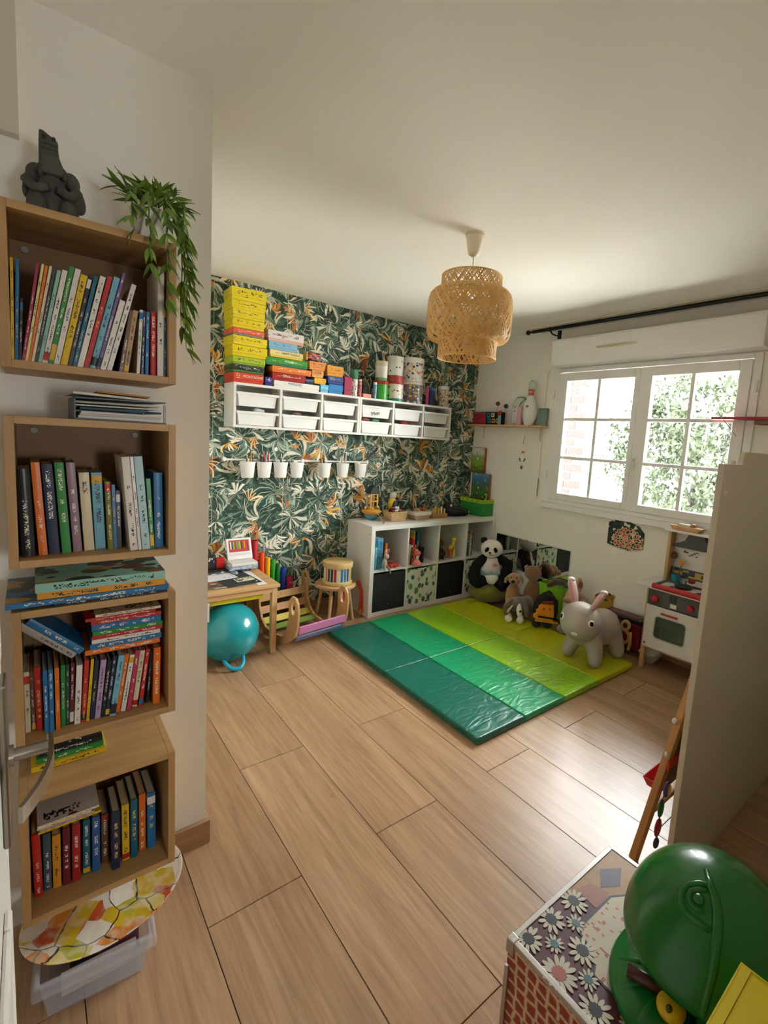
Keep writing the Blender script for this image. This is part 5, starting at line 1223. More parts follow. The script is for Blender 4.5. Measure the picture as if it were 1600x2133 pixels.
MB().tube([(0.05, -0.02, 0.30), (0.062, -0.02, 0.26), (0.066, -0.022, 0.20)], 0.004, 6).build('chute', P('#d8d2c4', 0.5), th, smooth=True)
for i, c in enumerate(('#e8e2d6', '#5a9cb0', '#c8402f', '#e8e2d6', '#d8b02a', '#5a9cb0')):
    a = i * PI / 3
    MB().ball((0.062 * math.cos(a), 0.062 * math.sin(a), 0.105), 0.012, 10, 8).build('bead', P(c, 0.4), th, smooth=True)
MB().tube([(-0.01, -0.088, 0.072), (-0.012, -0.13, 0.06), (-0.012, -0.205, 0.008), (-0.012, -0.21, 0.004)], 0.0015, 5).build('cord', P('#e0dcd4', 0.6), th)
MB().ball((-0.012, -0.212, 0.008), 0.009, 12, 8).build('cord_bead', P('#dd7a52', 0.5), th, smooth=True)
# bird print ornament beside it
t = thing('toy_bird', 'yellow and black standing toy bird behind the small basket', 'toy', (2.522, 3.47, ZK))
mb = MB(); mb.ball((0, 0, 0.12), (0.042, 0.03, 0.075), 16, 12); mb.build('body', P('#d8b82a', 0.5), t, smooth=True)
MB().ball((0.004, -0.004, 0.205), (0.034, 0.028, 0.032), 14, 10).build('head', P('#cfd0c0', 0.5), t, smooth=True)
MB().ball((0.012, -0.022, 0.11), (0.032, 0.016, 0.05), 14, 10).build('breast', P('#26262a', 0.5), t, smooth=True)
MB().tube([(0.02, -0.02, 0.205), (0.05, -0.03, 0.20), (0.06, -0.03, 0.185)], [0.012, 0.009, 0.003], 8).build('beak', P('#d98a2a', 0.4), t, smooth=True)
MB().lathe([(0.0, 0), (0.03, 0), (0.03, 0.012), (0.012, 0.02), (0.01, 0.06)], 16).build('stand', P('#6a4a2a', 0.6), t, smooth='auto')
# wooden peg toy
t = thing('peg_toy', 'wooden block toy with upright yellow pegs beside the black bag', 'toy', (2.965, 3.335, ZK), -0.12)
bx('block', -0.085, 0.085, -0.03, 0.03, 0, 0.042, WOOD('#8a6238', '#b58a52', 'x', 1.4), t, bevel=0.004)
for i in range(5):
    xp = -0.066 + i * 0.033
    MB().cyl((xp, 0, 0.042), (xp, 0, 0.085 + 0.02 * (i % 2)), 0.009, n=12).build('peg', P(['#d8b02a', '#d8b02a', '#dd9a2a', '#e0d8c8', '#dcb42c'][i], 0.5), t, smooth='auto')
MB().tube([(-0.075, 0.02, 0.055), (-0.04, 0.02, 0.075), (0.0, 0.02, 0.06), (0.03, 0.02, 0.08)], 0.006, 8).build('chain', P('#d9a52c', 0.5), t, smooth=True)
# black bag
t = thing('black_bag', 'black padded bag slumped between peg toy and green box', 'bag', (3.20, 3.36, ZK + 0.004), -0.1)
mb = MB(); mb.ball((0, 0, 0.045), (0.115, 0.075, 0.05), 22, 12); mb.ball((-0.07, 0.02, 0.085), (0.055, 0.05, 0.05), 16, 10); mb.ball((0.09, -0.02, 0.035), (0.06, 0.05, 0.036), 16, 10)
b_ = mb.build('bag_body', P('#15171a', 0.6, bump=0.2, bscale=60), t, smooth=True)
md = b_.modifiers.new('remesh', 'REMESH'); md.mode = 'VOXEL'; md.voxel_size = 0.008; md.use_smooth_shade = True
MB().tube([(-0.06, -0.05, 0.09), (0.0, -0.075, 0.085), (0.07, -0.07, 0.06), (0.12, -0.04, 0.03)], 0.004, 6).build('zip', P('#4a4a46', 0.4, 0.6), t, smooth=True)
MB().ball((-0.075, -0.033, 0.105), (0.013, 0.006, 0.012), 12, 8).build('badge', P('#cfd3d6', 0.5), t, smooth=True)
MB().ball((0.125, -0.058, 0.04), (0.009, 0.006, 0.009), 10, 8).build('pull_bead', P('#e0a0a0', 0.5), t, smooth=True)
# green box with the number tab
M_gb = P('#27853a', 0.45)
gb = thing('green_toy_box', 'green cardboard box with lime rim and number two tab', 'box', (3.512, 3.30, ZK))
bx('box_body', -0.082, 0.072, -0.082, 0.23, 0.0, 0.132, M_gb, gb, bevel=0.002)
mb = MB(); rim = [(-0.085, -0.085), (0.075, -0.085), (0.075, 0.233), (-0.085, 0.233)]
mb.ring(rim, [(-0.076, -0.076), (0.066, -0.076), (0.066, 0.224), (-0.076, 0.224)], 0.128, 0.164); mb.build('lime_rim', P('#9cbf2a', 0.5), gb)
for yy in (-0.02, 0.05, 0.12, 0.19):
    bx('rim_mark', -0.0865, -0.085, yy, yy + 0.014, 0.138, 0.152, P('#5a7a22', 0.6), gb)
text('number_two', '2', 0.10, P('#c3d02e', 0.5), gb, (-0.05, -0.088, 0.192), (PI / 2, 0, 0), 0.002)
mb = MB(); mb.ring(ell(0.02, 0.06, 0.012, 0.018, 16), ell(0.02, 0.06, 0.007, 0.012, 16), -0.0835, -0.082, 'y'); mb.build('emblem', P('#8a9a2a', 0.5), gb)
# picture boards standing in and behind it
def picture_board(label, y0, y1, z0, z1, x0, cols, s):
    t = thing('picture_board', label, 'picture', (x0, (y0 + y1) / 2, z0), (0, 0, R3(-90)))
    a = (y1 - y0) / 2
    bx('board', -a, a, 0, 0.02, 0, z1 - z0, P('#a5452f', 0.6), t, bevel=0.001)
    m, nt, b = new_mat('meadow_picture')
    tc = N(nt, 'ShaderNodeTexCoord'); sp = N(nt, 'ShaderNodeSeparateXYZ'); nt.links.new(tc.outputs['Generated'], sp.inputs[0])
    nz = N(nt, 'ShaderNodeTexNoise'); nz.inputs['Scale'].default_value = 7; nz.inputs['Detail'].default_value = 4; nt.links.new(tc.outputs['Generated'], nz.inputs['Vector'])
    hgt = math_n(nt, 'ADD', sp.outputs[2], math_n(nt, 'MULTIPLY', math_n(nt, 'SUBTRACT', nz.outputs[0], 0.5), 0.5))
    c = ramp_n(nt, hgt, cols)
    v = N(nt, 'ShaderNodeTexVoronoi'); v.inputs['Scale'].default_value = s; nt.links.new(tc.outputs['Generated'], v.inputs['Vector'])
    q = N(nt, 'ShaderNodeSeparateColor'); nt.links.new(v.outputs['Color'], q.inputs[0])
    spot = math_n(nt, 'MULTIPLY', math_n(nt, 'LESS_THAN', v.outputs['Distance'], 0.28), math_n(nt, 'GREATER_THAN', q.outputs[1], 0.6))
    c = mix_n(nt, spot, c, ramp_n(nt, q.outputs[0], [(0, '#d98a7a'), (0.3, '#e8e0d0'), (0.5, '#c8b02a'), (0.7, '#2a2a2a'), (0.85, '#b0402f')], 'CONSTANT'))
    nt.links.new(c, b.inputs['Base Color']); b.inputs['Roughness'].default_value = 0.4
    bx('picture_print', -a + 0.003, a - 0.003, -0.001, 0, 0.003, z1 - z0 - 0.003, m, t)
    return t
picture_board('lower meadow picture board with blue sky standing in the green box', 3.266, 3.516, ZK + 0.134, 1.182, 3.556, [(0.0, '#1f3a22'), (0.3, '#3f7a35'), (0.55, '#4a6f4a'), (0.75, '#3a7a9c'), (1.0, '#5f9cc0')], 6.0)
picture_board('upper meadow picture board with pale sky near the wallpaper corner', 3.36, 3.545, 1.183, 1.44, 3.558, [(0.0, '#3a5a22'), (0.4, '#7fa03a'), (0.65, '#8aa86a'), (0.8, '#cfd3c8'), (1.0, '#d8d6ce')], 5.0)

# ================================================================ play corner by the papered wall
M_birch = {a: WOOD('#b98d5c', '#d4ad7c', a, 0.9, 0.5) for a in 'xyz'}
M_ply = WOOD('#a9814f', '#c39a66', 'z', 0.8, 0.5)
tb = thing('kids_table', "low birch children's table beside the wall", 'table', (1.27, 2.955, 0))
bx('table_top', -0.76, 0.0, 0.0, 0.50, 0.458, 0.48, M_birch['x'], tb, bevel=0.004)
bx('apron', -0.74, -0.02, 0.012, 0.03, 0.425, 0.458, M_birch['x'], tb); bx('apron', -0.03, -0.012, 0.03, 0.47, 0.425, 0.458, M_birch['y'], tb)
for lx in (-0.052, -0.73):
    for ly in (0.01, 0.455):
        bx('leg', lx, lx + 0.037, ly, ly + 0.037, 0, 0.458, M_birch['z'], tb, bevel=0.003)
bx('drawer', -0.52, -0.10, 0.035, 0.40, 0.386, 0.424, P('#d2c22a', 0.5), tb, bevel=0.006)
ZT = 0.4808
tag(bx('paper_sheet', 0.47, 0.53, 2.99, 3.40, ZT, ZT + 0.0008, P('#e4ddd8', 0.8), loc=(0.665, 0.0, 0)), 'long white strip of paper along the table edge', 'paper')
t = thing('chalk_sheet', 'black sheet with white chalk drawings on the table', 'drawing', (1.06, 3.20, ZT + 0.0024), 0.12)
bx('sheet', -0.13, 0.10, -0.17, 0.19, 0, 0.0012, P('#2e3331', 0.85), t)
bx('chalk_box', -0.035, 0.085, -0.10, -0.03, 0.0014, 0.004, PRINT('#d8d0a8', '#3a3a32', 12.0, 5.0, 0.45, 'xy', ((0.05, 0.95), (0.1, 0.9)), 0.8), t)
MB().lathe([(0.0, 0), (0.018, 0.0), (0.02, 0.006), (0.014, 0.016), (0.0, 0.02)], 16).build('chalk_pot', P('#8a928f', 0.5), t, smooth=True, loc=(0.03, 0.08, 0.0014))
for i, (xx, yy) in enumerate(((0.075, -0.14), (0.055, 0.10), (-0.01, 0.10))):
    MB().ball((xx, yy, 0.003), (0.006, 0.006, 0.003), 8, 6).build('chalk_dot', P('#d8d4ca', 0.8), t)
tag(bx('paper_sheet', -0.10, 0.10, -0.075, 0.075, 0, 0.0008, PRINT('#dcd8dc', '#7a7a88', 24.0, 18.0, 0.72, 'xy', ((0.35, 0.9), (0.2, 0.8)), 0.8), loc=(0.965, 3.262, ZT + 0.0042), rot=(0, 0, 0.15)), 'white handwritten sheet lying over the chalk drawing', 'paper')
tag(bx('magazine', -0.15, 0.13, -0.10, 0.10, 0, 0.002, blobm('#6a5a4a', ('#a8602f', '#3a3a32', '#b8b0a4', '#8a3f2a'), 6.0, 0.5), loc=(0.92, 3.12, ZT), rot=(0, 0, -0.05)), 'brown and orange magazine at the near side of the table', 'magazine')
tag(bx('notebook', -0.17, 0.15, -0.05, 0.10, 0, 0.018, PRINT('#2b3330', '#c8c8c4', 20.0, 5.0, 0.55, 'xz', ((0.05, 0.95), (0.1, 0.9)), 0.5), bevel=0.002, loc=(1.055, 3.375, ZT + 0.0052), rot=(0, 0, 0.03)), 'dark notebook under the pale blue booklet on the table', 'notebook')
tag(bx('booklet', -0.10, 0.10, -0.06, 0.09, 0, 0.026, blobm('#8fa3c4', ('#c8d0dc', '#5f7aa8', '#d8d4c8'), 5.0, 0.45), bevel=0.002, loc=(1.15, 3.365, ZT + 0.0236), rot=(0, 0, -0.02)), 'pale blue booklets stacked under the crayon box', 'book')
cb_ = thing('crayon_box', 'open white crayon box with red label on the table', 'crayon box', (1.155, 3.36, ZT + 0.0500), 0.0)
bx('tray', -0.09, 0.09, -0.06, 0.06, 0, 0.02, P('#dcd8d4', 0.5), cb_, bevel=0.003)
lid = bx('lid', -0.09, 0.09, -0.006, 0.006, 0, 0.155, P('#e4e1dd', 0.45), cb_, bevel=0.006, loc=(0, 0.045, 0.022), rot=(R3(-22), 0, 0))
bx('window', -0.072, 0.072, -0.0075, -0.006, 0.055, 0.14, P('#b8434a', 0.4), lid)
for i in range(12):
    c = ['#e8e4da', '#2f6f5a', '#d8b02a', '#3a5f9c', '#d87a2a', '#6a9a3a', '#e0c83a', '#2f3f3a', '#b8402f', '#d8902a', '#c8522f', '#8a2f3a'][i]
    bx('crayon', -0.064 + i * 0.0108, -0.064 + i * 0.0108 + 0.0085, -0.0095, -0.0075, 0.076, 0.130, P(c, 0.5), lid)
bx('red_stripe', -0.072, 0.072, -0.0078, -0.006, 0.03, 0.046, P('#d8d0cc', 0.5), lid)
tag(bx('red_case', -0.03, 0.03, -0.02, 0.02, 0, 0.075, P('#b8221f', 0.4), bevel=0.006, loc=(1.015, 3.41, ZT + 0.0236)), 'small red case between card pack and crayon box', 'case')
t = thing('card_pack', 'black card pack with pale skull-like print on the table', 'card pack', (0.935, 3.40, ZT + 0.0236), 0.1)
bx('pack', -0.045, 0.045, -0.012, 0.012, 0, 0.10, P('#1e1d20', 0.5), t, bevel=0.002); bx('print', -0.03, 0.035, -0.0128, -0.012, 0.012, 0.085, blobm('#2a2428', ('#c8c4c4', '#7a2a34', '#2a2428'), 4.0, 0.4), t)
t = thing('pink_bowl', 'pink patterned bowl at the back of the table', 'bowl', (1.085, 3.475, ZT + 0.0005), 0)
MB().lathe([(0.0, 0), (0.035, 0), (0.042, 0.03), (0.062, 0.135), (0.064, 0.142), (0.06, 0.142), (0.05, 0.12), (0.0, 0.10)], 24).build('bowl_body', blobm('#c98a86', ('#b03a42', '#d8b0a8', '#c97a70'), 6.0, 0.4), t, smooth='auto'); t.location.y = 3.43; t.location.x = 1.03; t.location.z = ZT + 0.0185
t.location = (0.78, 3.38, ZT)
tag(bx('paper_roll_sheet', -0.10, 0.02, -0.001, 0.001, -0.12, 0.0, P('#c9c6c6', 0.8, noise=0.2, nscale=12), loc=(0.80, 2.950, 0.426), rot=(R3(0), 0, 0)), 'crumpled white paper hanging below the table apron', 'paper')

# hopper ball
hb = thing('hopper_ball', 'glossy teal bouncing ball with a loop handle under the table', 'ball', (0.962, 3.03, 0.0))
def mat_ball():
    m, nt, b = new_mat('teal_rubber')
    b.inputs['Base Color'].default_value = rgb('#0c8f97'); b.inputs['Roughness'].default_value = 0.24; b.inputs['Coat Weight'].default_value = 0.3
    return m
M_ball = mat_ball()
MB().ball((0, 0, 0.188), 0.187, 48, 32).build('ball_shell', M_ball, hb, smooth=True)
hp = []
for i in range(17):
    a = PI * i / 16
    hp.append((-0.058 * math.cos(a) - 0.005, -0.105 - 0.085 * math.sin(a) ** 0.8, 0.062 - 0.046 * math.sin(a)))
MB().tube(hp, [0.014] + [0.0115] * 15 + [0.014], 12).build('loop_handle', P('#1f9fc0', 0.3), hb, smooth=True)

# rainbow tubes on a low rack
rk = thing('tube_rack', 'low dark wooden rack holding rainbow tubes against the wallpaper', 'rack', (1.24, 3.512, 0))
bx('plinth', 0, 0.50, 0, 0.040, 0.0, 0.215, WOOD('#4a3626', '#6a4d33', 'x', 1.0), rk, bevel=0.003)
bx('top_rail', 0, 0.50, -0.004, 0.042, 0.215, 0.228, M_birch['x'], rk, bevel=0.002)
for x0, x1, zt, c, nm in ((1.252, 1.322, .655, '#b3131c', 'red'), (1.328, 1.374, .556, '#e2551c', 'orange'), (1.378, 1.420, .510, '#e6b81c', 'yellow'), (1.424, 1.460, .493, '#2f9a32', 'green'), (1.464, 1.500, .452, '#187a3a', 'dark green'), (1.506, 1.548, .418, '#1d3fa0', 'blue'), (1.556, 1.610, .338, '#b3264f', 'magenta')):
    r = (x1 - x0) / 2 * 0.93; h = zt - 0.2285
    t = thing('music_tube', '%s tube standing %sin the rainbow row by the wall' % (nm, 'tallest ' if nm == 'red' else ''), 'tube', ((x0 + x1) / 2 + 0.008, 3.530, 0.2285), group='rainbow tubes on the rack')
    MB().lathe([(r, 0), (r, h - 0.004), (r * .96, h), (r * .85, h), (r * .83, h - 0.03), (0, h - 0.03)], 20).build('tube_body', P(c, 0.4), t, smooth='auto')
    if nm == 'magenta':
        MB().ball((-0.002, -r, h * 0.55), (0.007, 0.004, 0.007), 10, 8).build('stud', P('#d8b0c0', 0.4), t, smooth=True)

# rainbow rocker seat
rc = thing('rocker_seat', 'wooden rocker seat with looped handles and pastel slats', 'rocker', (1.517, 3.165, 0.0), 0.14); rc.scale = (0.92, 0.93, 1.0)
def rocker_profile():
    # side view in (y, z): rocking runner below, two looped horns
    out = []
    lower = [(-0.325, 0.30), (-0.318, 0.20), (-0.29, 0.12), (-0.23, 0.075), (-0.14, 0.028), (0.0, 0.0), (0.14, 0.028), (0.23, 0.075), (0.29, 0.13), (0.308, 0.22), (0.318, 0.30)]
    rloop = [(0.322, 0.35), (0.305, 0.39), (0.268, 0.40), (0.232, 0.37), (0.222, 0.32), (0.228, 0.27)]
    inner = [(0.222, 0.20), (0.185, 0.12), (0.12, 0.075), (0.0, 0.062), (-0.12, 0.078), (-0.175, 0.13), (-0.195, 0.2), (-0.205, 0.27)]
    lloop = [(-0.20, 0.32), (-0.208, 0.365), (-0.24, 0.395), (-0.285, 0.39), (-0.315, 0.355)]
    return lower + rloop + inner + lloop
prof = rocker_profile()
def side_panel(x0, x1):
    bm = bmesh.new()
    vs0 = [bm.verts.new((x0, p[0], p[1])) for p in prof]
    e = [bm.edges.new((vs0[i], vs0[(i + 1) % len(vs0)])) for i in range(len(vs0))]
    for cy, cz in ((-0.258, 0.315), (0.272, 0.335)):
        hv = [bm.verts.new((x0, cy + 0.026 * math.cos(a), cz + 0.047 * math.sin(a))) for a in [i * PI / 9 for i in range(18)]]
        e += [bm.edges.new((hv[i], hv[(i + 1) % 18])) for i in range(18)]
    r = bmesh.ops.triangle_fill(bm, use_beauty=True, use_dissolve=False, edges=e)
    fs = [f for f in bm.faces]
    ex = bmesh.ops.extrude_face_region(bm, geom=fs)
    for v_ in [g for g in ex['geom'] if isinstance(g, bmesh.types.BMVert)]: v_.co.x = x1
    bmesh.ops.recalc_face_normals(bm, faces=bm.faces)
    me = bpy.data.meshes.new('side_panel'); bm.to_mesh(me); bm.free(); me.materials.append(M_ply)
    o = bpy.data.objects.new('side_panel', me); COL.objects.link(o); o.parent = rc
    md = o.modifiers.new('bevel', 'BEVEL'); md.width = 0.003; md.segments = 2; md.limit_method = 'ANGLE'; md.angle_limit = R3(50)
    return o
side_panel(-0.235, -0.215); side_panel(0.215, 0.235)
for yc, zc, ang, wd, c, nm in ((0.262, 0.245, 82, 0.055, '#c29a68', 'tan'), (0.246, 0.155, 66, 0.055, '#bf8a5c', 'orange tan'), (0.195, 0.088, 42, 0.052, '#cdbc52', 'yellow'), (0.115, 0.058, 14, 0.055, '#7f9a4a', 'green'), (-0.115, 0.058, -14, 0.055, '#8a9a6a', 'sage'), (-0.30, 0.165, -76, 0.058, '#c67fae', 'pink'), (-0.262, 0.095, -52, 0.05, '#7a86bb', 'blue')):
    s = bx('slat', -0.215 if yc > -0.2 else -0.205, 0.215 if yc > -0.2 else 0.225, -wd / 2, wd / 2, -0.006, 0.006, P(c, 0.55, noise=0.08, nscale=30), rc, bevel=0.002, loc=(0, yc, zc), rot=(R3(ang), 0, 0))

# stool with the drum
sl = thing('wooden_stool', 'small round wooden stool between rocker and cube shelf', 'stool', (1.895, 3.325, 0))
MB().lathe([(0.0, 0.272), (0.155, 0.272), (0.163, 0.278), (0.163, 0.294), (0.157, 0.30), (0.0, 0.30)], 36).build('seat', M_birch['x'], sl, smooth='auto')
for a in (45, 135, 225, 315):
    ca, sa = math.cos(R3(a)), math.sin(R3(a))
    MB().cyl((0.105 * ca, 0.105 * sa, 0.275), (0.155 * ca, 0.155 * sa, 0.0), 0.015, 0.012, n=12).build('leg', M_birch['z'], sl, smooth='auto')
dr = thing('striped_drum', 'cream drum with rainbow striped wall on the wooden stool', 'drum', (1.905, 3.315, 0.301))
MB().lathe([(0.113, 0.0), (0.117, 0.004), (0.117, 0.026), (0.112, 0.028)], 40).build('bottom_hoop', P('#cfc07f', 0.5), dr, smooth='auto')
MB().lathe([(0.11, 0.026), (0.11, 0.135)], 40).build('shell', P('#e0d8c6', 0.5), dr, smooth='auto')
for i, c in enumerate(('#e0d8c6', '#d89a2c', '#3f4a5a', '#2f3440', '#b8262c', '#e0d8c6', '#2f7fae', '#2f7fae', '#1f3f6a', '#d89a2c', '#3a8a5a', '#b8262c', '#2f7fae', '#3f4a5a')):
    a0 = R3(170 + i * 14); mb = MB()
    for k in range(3):
        a, b2 = a0 + R3(3.2) * k, a0 + R3(3.2) * (k + 1)
        mb.add([(0.1112 * math.cos(a), 0.1112 * math.sin(a), 0.03), (0.1112 * math.cos(b2), 0.1112 * math.sin(b2), 0.03), (0.1112 * math.cos(b2), 0.1112 * math.sin(b2), 0.132), (0.1112 * math.cos(a), 0.1112 * math.sin(a), 0.132)], [(0, 1, 2, 3)])
    mb.build('stripe', P(c, 0.5), dr)
MB().lathe([(0.112, 0.133), (0.119, 0.136), (0.120, 0.172), (0.116, 0.178), (0.0, 0.178)], 40).build('drum_head', P('#c7a86f', 0.5), dr, smooth='auto')
# red straps hanging by the stool
for pts, c, lab in (([(0.19, -0.035, 0.296), (0.215, -0.06, 0.20), (0.205, -0.075, 0.09), (0.20, -0.08, 0.04)], '#c63a22', 'orange-red braided strap hanging from the stool beside the cube shelf'),
                    ([(-0.045, -0.165, 0.30), (-0.04, -0.185, 0.22), (-0.05, -0.19, 0.12)], '#a8201f', 'dark red strap hanging over the front of the stool')):
    t = thing('toy_strap', lab, 'strap', (1.895, 3.325, 0))
    MB().tube(pts, [0.017, 0.016, 0.018, 0.022][:len(pts)], 8, flat=0.25).build('strap_band', P(c, 0.7), t, smooth=True)
    MB().ball(pts[-1], (0.02, 0.008, 0.028), 12, 8).build('strap_end', P('#d2762c' if c == '#c63a22' else '#8a1a1c', 0.5), t, smooth=True)

# ================================================================ folding mats
def mat_vinyl(c):
    m, nt, b = new_mat('vinyl')
    b.inputs['Base Color'].default_value = rgb(c); b.inputs['Roughness'].default_value = 0.34; b.inputs['Specular IOR Level'].default_value = 0.5
    tc = N(nt, 'ShaderNodeTexCoord'); oi = N(nt, 'ShaderNodeObjectInfo')
    mp = N(nt, 'ShaderNodeMapping'); mp.inputs['Scale'].default_value = (1.0, 2.2, 1)
    nt.links.new(tc.outputs['Object'], mp.inputs['Vector'])
    cb = N(nt, 'ShaderNodeCombineXYZ'); r = math_n(nt, 'MULTIPLY', oi.outputs['Random'], 30.0); nt.links.new(r, cb.inputs[0]); nt.links.new(r, cb.inputs[1]); nt.links.new(cb.outputs[0], mp.inputs['Location'])
    t1 = N(nt, 'ShaderNodeTexNoise'); t1.inputs['Scale'].default_value = 4.5; t1.inputs['Detail'].default_value = 2; t1.inputs['Distortion'].default_value = 2.5; nt.links.new(mp.outputs[0], t1.inputs['Vector'])
    bp = N(nt, 'ShaderNodeBump'); bp.inputs['Strength'].default_value = 0.28; bp.inputs['Distance'].default_value = 0.03
    nt.links.new(t1.outputs[0], bp.inputs['Height']); nt.links.new(bp.outputs[0], b.inputs['Normal'])
    return m
VC = [mat_vinyl(c) for c in ('#0b5f4c', '#14935c', '#8fc41f', '#b3ba10')]
XS = [1.682, 2.048, 2.417, 2.789, 3.222]
names = ['dark green panel', 'emerald panel', 'lime panel', 'yellow-green panel']
for lab, y0, y1 in (('four-colour folding play mat nearer the wooden floor edge', 1.49, 2.293), ('four-colour folding play mat beside the cube shelf', 2.299, 3.046)):
    t = thing('play_mat', lab, 'mat', (0, 0, 0.0), group='folding play mats')
    for i in range(4):
        p = bx('mat_panel', XS[i] + 0.002, XS[i + 1] - 0.002, y0, y1, 0.001, 0.041, VC[i], t, bevel=0.009, seg=3)
        p['label'] = names[i]
        if i < 3: bx('hinge_strip', XS[i + 1] - 0.012, XS[i + 1] + 0.012, y0 + 0.004, y1 - 0.004, 0.0005, 0.0335, VC[i], t)

# low wall mirror
mr = thing('wall_mirror', 'low horizontal mirror on the wall behind the soft toys', 'mirror', (XW, 2.72, 0.305))
bx('mirror_glass', -0.006, 0.0, -0.425, 0.425, 0, 0.312, P('#e6e8e8', 0.02, 1.0), mr)
mb = MB(); mb.ring([(-0.428, -0.003), (0.428, -0.003), (0.428, 0.315), (-0.428, 0.315)], [(-0.421, 0.004), (0.421, 0.004), (0.421, 0.308), (-0.421, 0.308)], -0.008, 0.0, 'x'); mb.build('mirror_edge', P('#d8d6d2', 0.4), mr)

# ================================================================ soft toys on the mats
ZM = 0.0415
VR = R3(-38.65)      # local x runs along the picture plane of someone standing at the door
def blob(name, parts, mat, parent, vox=0.008, sm=6, M=None):
    mb = MB()
    for p in parts:
        if not isinstance(p[0], list): mb.ball(p[0], p[1], 18, 12)
        else: mb.tube(p[0], p[1], 12); mb.ball(p[0][0], p[1][0], 12, 8); mb.ball(p[0][-1], p[1][-1], 12, 8)
    o = mb.build(name, mat, parent, smooth=True)
    md = o.modifiers.new('remesh', 'REMESH'); md.mode = 'VOXEL'; md.voxel_size = vox; md.use_smooth_shade = True
    md = o.modifiers.new('smooth', 'SMOOTH'); md.factor = 0.6; md.iterations = sm
    return o
def fur(c): return P(c, 0.95, sheen=0.5, noise=0.15, nscale=60, bump=0.25, bscale=220)
def eye(parent, p, r, white=None, dark='#0c0c0c'):
    if white:
        w = MB().ball(p, white, 14, 10).build('eye', P('#e8e6e2', 0.3), parent, smooth=True)
        q = Vector(p) + Vector(r[1]); MB().ball(q, r[0], 12, 8).build('pupil', P(dark, 0.2), w, smooth=True)
    else: MB().ball(p, r, 12, 8).build('eye', P(dark, 0.2), parent, smooth=True)

# olive pouf
pf = thing('floor_pouf', 'round olive green floor pouf under the panda', 'pouf', (3.335, 2.965, ZM))
MB().lathe([(0.0, 0.0), (0.125, 0.0), (0.16, 0.02), (0.176, 0.06), (0.170, 0.10), (0.14, 0.135), (0.06, 0.148), (0.0, 0.150)], 36).build('cushion', P('#6d6d1c', 0.9, sheen=0.2, bump=0.1, bscale=250), pf, smooth=True)
bx('label_tab', -0.008, 0.008, -0.002, 0.002, 0, 0.03, P('#d8d4c8', 0.7), pf, loc=(-0.100, -0.122, 0.025), rot=(0.3, 0, VR))
# panda in an apron top
pd = thing('panda_plush', 'large black and white panda plush seated on the olive pouf', 'plush toy', (3.335, 2.965, ZM + 0.143), VR)
Wf = fur('#ece6da'); Bf = P('#0b0b0c', 0.95, bump=0.25, bscale=220)
blob('body', [((0, 0, 0.10), (0.085, 0.075, 0.10)), ((0, 0, 0.18), (0.07, 0.06, 0.06)), ((0.01, -0.055, 0.06), (0.06, 0.05, 0.055))], Wf, pd)
hd = blob('head', [((-0.005, -0.02, 0.32), (0.096, 0.085, 0.083)), ((-0.018, -0.085, 0.296), (0.036, 0.03, 0.026))], Wf, pd, 0.007)
for x, z, rt in ((-0.075, 0.388, -0.3), (0.066, 0.386, 0.3)):
    MB().ball((x, 0.0, z), (0.030, 0.018, 0.030), 16, 10).build('ear', Bf, pd, smooth=True)
for x, rt in ((-0.058, 0.5), (0.014, -0.35)):
    mb = MB(); mb.ball((0, 0, 0), (0.016, 0.009, 0.025), 14, 10, M=Matrix.Rotation(rt, 3, 'Y'))
    mb.build('eye_patch', Bf, hd, smooth=True, loc=(x, -0.098 if x < 0 else -0.101, 0.325))
MB().ball((-0.034, -0.114, 0.302), (0.011, 0.007, 0.008), 12, 8).build('nose', P('#0c0c0c', 0.3), hd, smooth=True)
MB().tube([(-0.034, -0.113, 0.296), (-0.032, -0.112, 0.286), (-0.018, -0.108, 0.283)], 0.0022, 6).build('mouth', P('#1a1414', 0.6), hd, smooth=True)
blob('arm', [([(-0.07, -0.01, 0.22), (-0.125, -0.02, 0.165), (-0.15, -0.04, 0.08), (-0.14, -0.06, 0.03)], [0.045, 0.046, 0.05, 0.048])], Bf, pd)
blob('arm', [([(0.07, 0.0, 0.22), (0.15, 0.0, 0.19), (0.13, -0.03, 0.10), (0.12, -0.05, 0.03)], [0.045, 0.05, 0.055, 0.055])], Bf, pd)
blob('shoulder_fur', [((0.07, 0.03, 0.215), (0.085, 0.05, 0.04)), ((-0.03, 0.03, 0.225), (0.07, 0.05, 0.032))], Bf, pd)
blob('leg', [([(-0.06, -0.03, 0.035), (-0.115, -0.10, 0.02)], [0.05, 0.045])], Bf, pd)
blob('leg', [([(0.07, -0.03, 0.035), (0.085, -0.10, 0.0)], [0.052, 0.05])], Bf, pd)
pd.scale = (1.08, 1.0, 1.05)
mb = MB().lathe([(0.079, 0.08), (0.089, 0.095), (0.09, 0.13), (0.078, 0.18), (0.062, 0.235), (0.05, 0.24)], 28, sy=0.92); mb.build('bib_top', P('#d8c9c6', 0.8), pd, smooth=True)
MB().lathe([(0.091, 0.092), (0.096, 0.10), (0.095, 0.118), (0.089, 0.124)], 28, sy=0.92).build('waist_band', P('#7fa8a0', 0.8), pd, smooth=True)
MB().ball((-0.035, -0.082, 0.135), (0.035, 0.014, 0.026), 14, 10).build('pocket', P('#cfcac2', 0.9, bump=0.4, bscale=150), pd, smooth=True)
text('embroidery', 'ab', 0.045, P('#b8324f', 0.7), pd, (0.022, -0.0725, 0.185), (PI / 2 - 0.25, 0, 0.2), 0.001)
